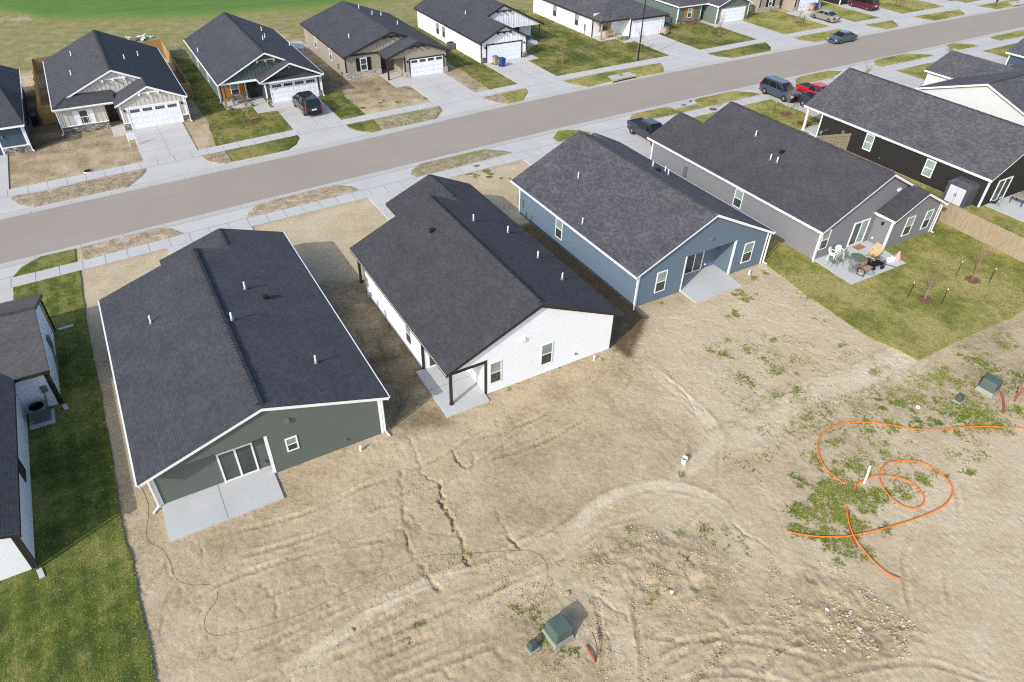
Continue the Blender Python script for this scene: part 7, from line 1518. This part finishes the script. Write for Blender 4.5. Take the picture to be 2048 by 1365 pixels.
def wood_chair(label, x, y, rot):
    t = thing('wooden_chair', label, 'chair', (x, y, .12), 0, 'slatted wooden chairs on the patio'); t.rotation_euler = rot; m = LUMBER
    mb = MB()
    for k in range(5): mb.box((-.3, -.3+k*.13, .36), (.3, -.2+k*.13, .39))
    mb.build('seat', m, t, local=True); mb = MB()
    for k in range(5): mb.bar((-.26+k*.13, .3, .38), (-.26+k*.13, .55, 1.0), .1, .025)
    mb.bar((-.33, .52, .95), (.33, .52, .95), .03, .09); mb.build('backrest', m, t, local=True)
    for sx in (-1, 1):
        mb = MB(); mb.bar((sx*.31, -.3, 0), (sx*.31, -.3, .58), .06); mb.build('leg', m, t, local=True); mb = MB(); mb.bar((sx*.31, .45, 0), (sx*.31, .3, .55), .06); mb.build('leg', m, t, local=True); mb = MB(); mb.bar((sx*.33, -.38, .6), (sx*.33, .42, .6), .1, .03); mb.build('armrest', m, t, local=True)
wood_chair('raw wooden slatted chair tipped forward on the grey house patio', 47.75, 25.6, (RAD(80), 0, RAD(-60))); wood_chair('raw wooden slatted chair leaning on the tipped one', 48.55, 25.85, (RAD(20), RAD(10), RAD(-75)))
t = thing('garden_bench', 'wooden slatted bench with scrolled iron ends on the grey house patio', 'bench', (45.85, 24.55, .08), RAD(8)); mb = MB()
for k in range(5): mb.box((-.6, -.25+k*.1, .42), (.6, -.17+k*.1, .45))
mb.build('seat', CEDAR2, t, local=True); mb = MB()
for k in range(4): mb.box((-.6, .26+k*.02, .52+k*.1), (.6, .285+k*.02, .6+k*.1))
mb.build('backrest', CEDAR2, t, local=True)
for s in (-1, 1):
    mb = MB(); mb.tube([(s*.62+0*a, .02+.3*math.cos(a), .36+.3*math.sin(a)) for a in np.linspace(0, 6.283, 20)], .022, 6); mb.tube([(s*.62, -.25, 0), (s*.62, -.25, .62), (s*.62, .25, .64), (s*.62, .34, .95)], .022, 6); mb.tube([(s*.62, .27, 0), (s*.62, .27, .6)], .022, 6); mb.build('bench_end', BLACK, t, local=True)
t = thing('garden_cart', 'black mesh garden cart with fat tyres and a long handle on the patio edge', 'cart', (47.25, 24.75, .08), RAD(-12)); mb = MB(); mb.box((-.6, -.32, .38), (.6, .32, .41))
for z in (.5, .62, .74):
    for s in (-1, 1): mb.bar((-.6, s*.33, z), (.6, s*.33, z), .022); mb.bar((s*.61, -.33, z), (s*.61, .33, z), .022)
for k in range(9):
    for s in (-1, 1): mb.bar((-.6+k*.15, s*.33, .4), (-.6+k*.15, s*.33, .74), .022)
mb.build('cart_bed', BLACK, t, local=True); mb = MB(); mb.tube([(.6, -.1, .3), (1.0, -.3, .25), (1.55, -.55, .12)], .02, 6); mb.build('handle', BLACK, t, local=True)
for a in (-.42, .42):
    for s in (-1, 1): mb = MB(); mb.lathe((a, s*.36, .19), [(.05, -.06), (.16, -.06), (.19, -.03), (.19, .03), (.16, .06), (.05, .06)], 16, 0, Matrix.Rotation(math.pi/2, 3, 'X')); mb.build('wheel', RUBBER, t, local=True)
mb = MB(); mb.box((48.35, 27.05, .08), (49.35, 27.62, .1)); tag(mb.build('doormat', plain('coir_mat', srgb(150, 114, 80), .95, .2, 12)), 'brown doormat before the sliding door of the grey house', 'doormat')
t = thing('wicker_cone', 'pinkish woven cone ornament at the right edge of the grey house patio', 'ornament', (49.75, 24.6, .08)); mb = MB(); mb.lathe((0, 0, 0), [(.3, 0), (.28, .2), (.16, .55), (.04, .85)], 14); o = mb.build('cone', plain('wicker', srgb(176, 150, 142), .9, .35, 18), t, local=True)
def strip_board(lb, x, y, rz): t = thing('white_panel', lb, 'panel', (x, y, .08), rz); mb = MB(); mb.rbox((0, 0, .18), (.04, .34, .36), 0, 0, Matrix.Rotation(.35, 3, 'Y')); mb.build('board', PVC, t, local=True); mb = MB(); mb.rbox((.12, 0, .03), (.05, .34, .05)); mb.build('foot', PVC, t, local=True)
strip_board('left white board leaning at the right of the patio', 49.0, 24.75, .3); strip_board('right white board leaning near the woven cone', 49.35, 24.7, .3)
t = thing('tarp_bundle', 'crumpled blue grey bag under the bench on the grey house patio', 'bag', (46.2, 24.3, .08)); mb = MB(); rnd = random.Random(3); mb.lathe((0, 0, 0), [(.22, 0), (.27, .1), (.2, .24), (.05, .3)], 9); mb.v = [(a*(1+rnd.uniform(-.25, .25)), b*(1+rnd.uniform(-.25, .25)), max(0, c+rnd.uniform(-.03, .05))) for a, b, c in mb.v]; mb.build('bag', plain('blue_grey_cloth', srgb(120, 136, 152), .8, .15), t, local=True)
mesh_chair('dark folded chair by the sliding door of the black house', 66.4, 26.1, .5, BLACK, True); t = thing('metal_table', 'dark stone topped table on the black house patio', 'table', (68.3, 25.6, .08)); mb = MB(); mb.box((-.6, -.6, .68), (.6, .6, .74)); mb.build('table_top', plain('stone_top', srgb(150, 142, 136), .6, .25, 10), t, local=True)
for sx in (-1, 1):
    for sy in (-1, 1): mb = MB(); mb.box((sx*.5-.03, sy*.5-.03, 0), (sx*.5+.03, sy*.5+.03, .68)); mb.build('leg', BLACK, t, local=True)
# porch benches across the street
def porch_bench(lb, x, y, m, z=.12):
    t = thing('porch_bench', lb, 'bench', (x, y, z), 0); mb = MB()
    for k in range(4): mb.box((-.75, -.28+k*.15, .4), (.75, -.16+k*.15, .44))
    mb.build('seat', m, t, local=True); mb = MB()
    for k in range(3): mb.box((-.75, .3, .5+k*.15), (.75, .33, .62+k*.15))
    mb.build('backrest', m, t, local=True)
    for s in (-1, 1):
        for y_ in (-.25, .3): mb = MB(); mb.box((s*.7-.05, y_-.05, 0), (s*.7+.05, y_+.05, .62 if y_ < 0 else .95)); mb.build('leg', m, t, local=True)
        mb = MB(); mb.box((s*.7-.06, -.3, .62), (s*.7+.06, .32, .66)); mb.build('armrest', m, t, local=True)
porch_bench('timber bench on the porch of the hip roofed house', 67.3, 85.6, LUMBER); porch_bench('grey brown bench on the porch with the orange post', 13.3, 81.9, plain('grey_timber', srgb(120, 108, 98), .8, .2), .09)
t = thing('mail_post', 'dark leaning post box on the verge at the top right', 'post box', (142.1, 71.9, .1), .3); mb = MB(); mb.bar((0, 0, 0), (.3, 0, .95), .1); mb.build('post', BLACK, t, local=True); mb = MB(); mb.rbox((.35, 0, 1.0), (.5, .24, .24), 0, 0, Matrix.Rotation(-.3, 3, 'Y')); mb.build('letter_box', BLACK, t, local=True)
# ================================================================== weeds, clods and stones (uncountable)
rnd = random.Random(42); wm = MB()
def tuft(x, y, s, z):
    n = rnd.randint(4, 7); mi = 1 if rnd.random() < .2 else 0
    for k in range(n):
        a = rnd.uniform(0, 6.28); L = s*rnd.uniform(.6, 1.25); w_ = s*rnd.uniform(.14, .26); up = rnd.uniform(.15, .7)*s*.6; ca, sa = math.cos(a), math.sin(a)
        wm.face([(x, y, z), (x+ca*L*.5-sa*w_, y+sa*L*.5+ca*w_, z+up*.75), (x+ca*L, y+sa*L, z+up), (x+ca*L*.5+sa*w_, y+sa*L*.5-ca*w_, z+up*.7)], mi)
def patch(px, py, r, n, s=.1, k=1.0):
    """weeds round a photo point; r in metres, clumped"""
    cx_, cy_ = G(px, py); sub = [(cx_+rnd.gauss(0, r*.6), cy_+rnd.gauss(0, r*.6), rnd.uniform(.12, .5)*max(.4, r*.6)) for _ in range(max(2, int(n/14)))]
    for _ in range(int(n*1.7)):
        a, b, q = rnd.choice(sub); x, y = rnd.gauss(a, q), rnd.gauss(b, q); tuft(x, y, s*rnd.uniform(.35, 1.05), ground_z(x, y))
def field(poly, n, s=.09, thr=.5, f=.9, seed=5):
    P = PX(*poly); x0, x1 = min(p[0] for p in P), max(p[0] for p in P); y0, y1 = min(p[1] for p in P), max(p[1] for p in P)
    xx = np.array([rnd.uniform(x0, x1) for _ in range(n)]); yy = np.array([rnd.uniform(y0, y1) for _ in range(n)]); ok = inside(xx, yy, P) & (fbm(xx*f, yy*f, seed, 4, .6) > thr)
    for x, y in zip(xx[ok], yy[ok]): tuft(float(x), float(y), s*rnd.uniform(.5, 1.25), ground_z(float(x), float(y)))
# weeds round the conduits and transformer
for px, py, r, n in ((1700, 985, .75, 260), (1735, 1000, .7, 240), (1665, 985, .55, 150), (1650, 975, .5, 110), (1620, 1030, .4, 110), (1590, 1015, .35, 100), (1595, 1060, .4, 110), (1650, 1070, .5, 190), (1690, 1040, .6, 240), (1720, 1050, .5, 130), (1700, 1085, .5, 110), (1680, 1105, .45, 80), (1760, 985, .5, 100), (1720, 940, .5, 90), (1845, 960, .32, 110), (1800, 985, .4, 60), (1680, 890, .4, 60), (1660, 945, .45, 70), (1615, 915, .35, 50), (1880, 945, .35, 50), (1930, 940, .4, 45), (1770, 900, .5, 70), (1640, 1000, .5, 120), (1670, 1020, .5, 150), (1610, 965, .4, 60), (1740, 1120, .4, 40), (1775, 1060, .4, 40)): patch(px, py, r, n, .11)
for px, py, r, n in ((1925, 825, .9, 330), (1950, 815, .6, 200), (1890, 855, .5, 120), (1900, 760, .8, 220), (1975, 740, .7, 180), (2040, 755, .5, 120), (1960, 850, .5, 120), (2010, 850, .7, 170), (1850, 800, .6, 150), (1810, 810, .5, 110), (1765, 815, .4, 60), (1860, 760, .6, 140), (2030, 820, .4, 90), (1790, 850, .5, 80), (1840, 850, .5, 90), (1730, 855, .4, 50), (1940, 720, .8, 90), (2010, 690, .8, 80)): patch(px, py, r, n, .11)
field([(1600, 830), (1700, 790), (1840, 720), (2048, 640), (2048, 860), (1960, 930), (1800, 1010), (1640, 960)], 9000, .08, .56, .9, 5)
field([(1420, 900), (1560, 830), (1700, 780), (1640, 940), (1560, 1000)], 1600, .07, .56, 1.0, 8)
for px, py, r, n in ((1690, 1000, 1.0, 420), (1640, 1040, .8, 240), (1930, 830, 1.2, 340), (1820, 800, 1.0, 200), (1700, 940, .9, 160), (1980, 760, 1.1, 240)): patch(px, py, r, n, .09)
# weeds behind the blue house
for px, py, r, n in ((1490, 592, .6, 200), (1466, 632, .4, 80), (1440, 705, .5, 110), (1555, 740, .45, 110), (1498, 698, .4, 60), (1530, 715, .3, 30), (1515, 765, .5, 60), (1480, 755, .4, 50), (1540, 678, .4, 40), (1515, 558, .5, 60), (1527, 545, .3, 35), (1575, 715, .6, 50), (1600, 780, .7, 60), (1330, 607, .15, 14), (1455, 675, .3, 25), (1605, 590, .3, 20), (1700, 700, .6, 50), (1740, 745, .7, 50), (1640, 640, .3, 12), (1560, 790, .5, 35)): patch(px, py, r, n, .1)
field([(1400, 690), (1500, 660), (1660, 680), (1760, 760), (1700, 830), (1500, 850), (1430, 780)], 3000, .065, .57, 1.1, 11)
# odd weeds on the open dirt and near the boxes
for px, py, r, n in ((1085, 1255, .3, 55), (1075, 1300, .25, 40), (1093, 1290, .25, 45), (1065, 1235, .3, 30), (1120, 1302, .2, 25), (1035, 1220, .3, 22), (1150, 1310, .2, 20), (1365, 948, .12, 18), (1410, 1065, .25, 26), (1360, 1070, .15, 14), (1370, 1120, .12, 12), (1480, 1080, .12, 10), (1455, 1060, .2, 12), (1255, 1055, .25, 20), (1300, 1200, .3, 18), (1340, 1185, .25, 16), (1415, 1055, .2, 16), (835, 1245, .3, 18), (812, 1275, .2, 12), (935, 1110, .2, 10), (1022, 778, .12, 14), (1118, 735, .1, 10), (1208, 722, .1, 12), (1228, 700, .15, 10), (1450, 1100, .3, 14), (1500, 1110, .3, 14)): patch(px, py, r, n, .09)
# weeds by the street
for px, py, r, n in ((975, 342, .5, 60), (975, 352, .4, 40), (930, 348, .3, 22), (950, 352, .3, 22), (938, 315, .6, 80), (955, 300, .6, 60), (1010, 355, .5, 20), (640, 395, .5, 14), (720, 560, .3, 10)): patch(px, py, r, n, .16)
for px, py, r, n in ((790, 205, .8, 50), (820, 175, .7, 40), (840, 195, .7, 50), (760, 205, .8, 50), (735, 215, .6, 40), (760, 180, .6, 24), (850, 160, .4, 20), (955, 178, .3, 14), (940, 165, .4, 16), (805, 225, .6, 50), (860, 232, .6, 40), (780, 240, .5, 30)): patch(px, py, r, n, .14)
for px, py, r, n in ((2010, 800, .6, 50), (1990, 850, .6, 30), (2035, 740, .5, 30), (1095, 1318, .3, 26), (1070, 1330, .35, 24), (1690, 985, .6, 40), (1640, 1040, .5, 24)):   # dry upright stems
    cx_, cy_ = G(px, py)
    for _ in range(n):
        x, y = rnd.gauss(cx_, r*.6), rnd.gauss(cy_, r*.6); z = ground_z(x, y); hh = rnd.uniform(.15, .5); a = rnd.uniform(0, 6.28); dx, dy = math.cos(a)*hh*.45, math.sin(a)*hh*.45
        wm.face([(x-.008, y, z), (x+.008, y, z), (x+dx+.004, y+dy, z+hh)], 1)
wo = wm.build('weeds', [LEAF, DRYLEAF], recalc=False); tag(wo, 'patchy low green weeds over the bare lots', 'weeds', kind='stuff')
# grass tufts standing proud of the mown turf, thinner where it is dry
wm = MB()
def mown(poly, n, z, s=.06, thr=.42, seed=9, dry=0.0):
    P = poly; x0, x1 = min(p[0] for p in P), max(p[0] for p in P); y0, y1 = min(p[1] for p in P), max(p[1] for p in P)
    xx = np.array([rnd.uniform(x0, x1) for _ in range(n)]); yy = np.array([rnd.uniform(y0, y1) for _ in range(n)]); q = fbm(xx*.5, yy*.5, seed, 4, .6); ok = inside(xx, yy, P) & (q > thr)
    for x, y, k in zip(xx[ok], yy[ok], q[ok]):
        g_ = 0 if k > .5 and rnd.random() < .85 else (1 if rnd.random() < .15+dry else 2); L0 = len(wm.f); tuft(float(x), float(y), s*rnd.uniform(.5, 1.2), z)
        for j in range(L0, len(wm.m)): wm.m[j] = g_
mown(PX(*lz[:-1])[0:]+[(-4.6, 14), (-9.0, 14), (-9.0, 52)], 9000, .055, .07)
mown(PX((1526, 524), (1590, 575), (1725, 668), (1834, 722), (2048, 622), (2200, 540))+[(59, 20), (58.6, 27), (56.5, 26), (50.2, 23.8), (43.6, 23.8), (43.9, 33), (41.2, 33)], 12000, .05, .075, dry=.35)
for a_, b_ in zip(lz[2:-1], lz[3:]):
    for k in range(70): t_ = rnd.random(); x_, y_ = G(a_[0]+(b_[0]-a_[0])*t_, a_[1]+(b_[1]-a_[1])*t_); wm_z = .05; tuft(x_-rnd.uniform(-.02, .1), y_, .07, wm_z)
GRASS0 = plain('grass_blade', srgb(96, 108, 48), .9, .25, 3); GRASS1 = plain('straw_blade', srgb(156, 146, 92), .9, .2, 3); GRASS2 = plain('olive_blade', srgb(126, 126, 62), .9, .2, 3)
tag(wm.build('grass_tufts', [GRASS0, GRASS1, GRASS2], recalc=False), 'uneven grass blades standing in the mown lawns', 'grass', kind='stuff')
# soil clods and stones
cm = MB()
def clod(x, y, s, mi=0):
    z = ground_z(x, y); a = rnd.uniform(0, 6.28); P = []
    for k, (rr, zz) in enumerate(((.75, -.25), (1, .15), (.55, .6))):
        for j in range(5): t_ = a+j*1.257+k*.5; q = s*rr*rnd.uniform(.7, 1.2); P.append((x+math.cos(t_)*q, y+math.sin(t_)*q*.8, z+s*zz*rnd.uniform(.7, 1.2)))
    F = [tuple(range(10, 15))]
    for k in range(2):
        for j in range(5): F.append((k*5+j, k*5+(j+1) % 5, (k+1)*5+(j+1) % 5, (k+1)*5+j))
    cm.mesh(P, F, mi)
def clods(poly, n, s0, s1, pale=.1, thr=0, f=1.2, seed=3):
    P = PX(*poly); x0, x1 = min(p[0] for p in P), max(p[0] for p in P); y0, y1 = min(p[1] for p in P), max(p[1] for p in P); k = 0; tries = 0
    while k < n and tries < n*20:
        tries += 1; x, y = rnd.uniform(x0, x1), rnd.uniform(y0, y1)
        if not inside(np.array([x]), np.array([y]), P)[0]: continue
        if thr and fbm(np.array([x*f]), np.array([y*f]), seed, 3)[0] < thr: continue
        clod(x, y, s0+(s1-s0)*rnd.random()**3, 1 if rnd.random() < pale else 0); k += 1
clods([(1130, 1150), (1180, 1090), (1270, 1050), (1400, 1080), (1500, 1150), (1420, 1230), (1250, 1220)], 1500, .012, .075, .04, .48, 1.0, 61)
clods([(1540, 1100), (1680, 1130), (1860, 1270), (1800, 1330), (1640, 1310), (1520, 1220)], 1400, .012, .095, .16, .5, 1.0, 64)
clods([(1020, 1200), (1130, 1170), (1240, 1220), (1260, 1365), (1060, 1365)], 900, .012, .05, .1, .42)
clods([(1230, 1140), (1560, 1100), (1820, 1290), (1720, 1365), (1240, 1365)], 1500, .012, .05, .04, .52)
clods([(330, 1030), (900, 880), (1250, 720), (1400, 980), (1100, 1200), (560, 1350), (330, 1350), (270, 1080)], 2600, .01, .034, .08, .42)
clods([(1250, 680), (1530, 540), (1800, 740), (1450, 900), (1400, 1000), (1300, 780)], 700, .01, .03, .1)
clods([(780, 880), (900, 1000), (960, 1160), (850, 1160), (790, 1000)], 700, .012, .06, .03, .45)
clods([(1500, 880), (2048, 660), (2048, 900), (1600, 1100)], 700, .01, .035, .15); clods([(900, 1120), (1130, 1120), (1100, 1230), (940, 1240)], 500, .012, .07, .06, .5)
for pl in ([(160, 545), (330, 510), (240, 590), (180, 620)], [(180, 625), (235, 760), (262, 1000), (330, 1060), (250, 1080), (235, 900)], [(650, 560), (700, 600), (760, 700), (760, 880), (700, 760)]): clods(pl, 220, .012, .045, .1)
for pl in ([(25, 400), (290, 340), (270, 365), (60, 412)], [(470, 140+290), (715, 378), (690, 400), (500, 436)], [(155, 500), (360, 460), (330, 478), (160, 522)], [(700, 350), (880, 320), (1010, 302), (830, 356)], [(20, 320), (270, 260), (285, 320), (20, 375)], [(690, 160), (850, 200), (700, 240), (660, 190)]): clods(pl, 200, .03, .09, .1)
# loose lumps pushed to the sides of the bladed strips
def lumps(pts, off, n, s0, s1):
    P = [tuple(q)[:2] for q in smooth_path([(*p, 0) for p in PX(*pts)], 6)]
    for _ in range(n):
        k = rnd.randrange(len(P)-1); (x0, y0), (x1, y1) = P[k], P[k+1]; t = rnd.random(); d = math.hypot(x1-x0, y1-y0)+1e-6; o = rnd.choice((-1, 1))*off+rnd.gauss(0, .12)
        clod(x0+(x1-x0)*t-(y1-y0)/d*o, y0+(y1-y0)*t+(x1-x0)/d*o, s0+(s1-s0)*rnd.random()**3)
lumps([(1130, 1085), (1185, 1020), (1240, 990), (1310, 972), (1390, 985)], .5, 160, .012, .06); lumps([(1245, 1365), (1240, 1270), (1222, 1185)], .8, 260, .012, .07); lumps([(560, 1345), (720, 1245), (850, 1170), (950, 1130)], .45, 260, .012, .06); lumps([(1330, 1365), (1390, 1290), (1470, 1200), (1540, 1130)], .9, 260, .012, .06); lumps([(1450, 1365), (1520, 1280), (1600, 1190)], .8, 200, .012, .07)
co = cm.build('soil_clods', [CLOD, STONES], recalc=True); tag(co, 'loose soil clods and small pale stones on the bare lots', 'soil clods', kind='stuff')
for k_, (px, py, lb) in enumerate([(1497, 816, 'flat white stone on the weedy lot edge'), (1655, 1220, 'largest grey white rock in the rubble'), (1718, 1258, 'long grey rock on the lower rubble heap'), (1345, 1188, 'white stone by the dug up soil')]): pass
# litter and small lumps seen on the dirt
def rock(lb, px, py, s, m):
    x, y = G(px, py); z = ground_z(x, y); mb = MB(); bm = bmesh.new(); bmesh.ops.create_icosphere(bm, subdivisions=2, radius=s)
    for v in bm.verts: v.co *= rnd.uniform(.8, 1.15); v.co.z *= .6; v.co += Vector((x, y, z+s*.25))
    me_ = bpy.data.meshes.new('rock'); bm.to_mesh(me_); bm.free(); me_.materials.append(m); o = bpy.data.objects.new('rock', me_); COL.objects.link(o); tag(o, lb, 'rock')
rock('pale flat rock on the weedy lot left of the right edge transformer', 1836, 815, .13, PVC); rock('grey white rock at the top of the rubble heap', 1655, 1220, .11, STONES); rock('long grey rock at the bottom of the rubble heap', 1718, 1258, .13, STONES); rock('white rock on the dug up soil right of the lower transformer', 1343, 1187, .09, PVC); rock('small dark lump on the dirt above the lower transformer', 1135, 1188, .14, CLOD); rock('dark and white lump by the pale wheel track', 705, 1262, .12, CLOD)
for o in bpy.data.objects:
    if '_o' in o: del o['_o']
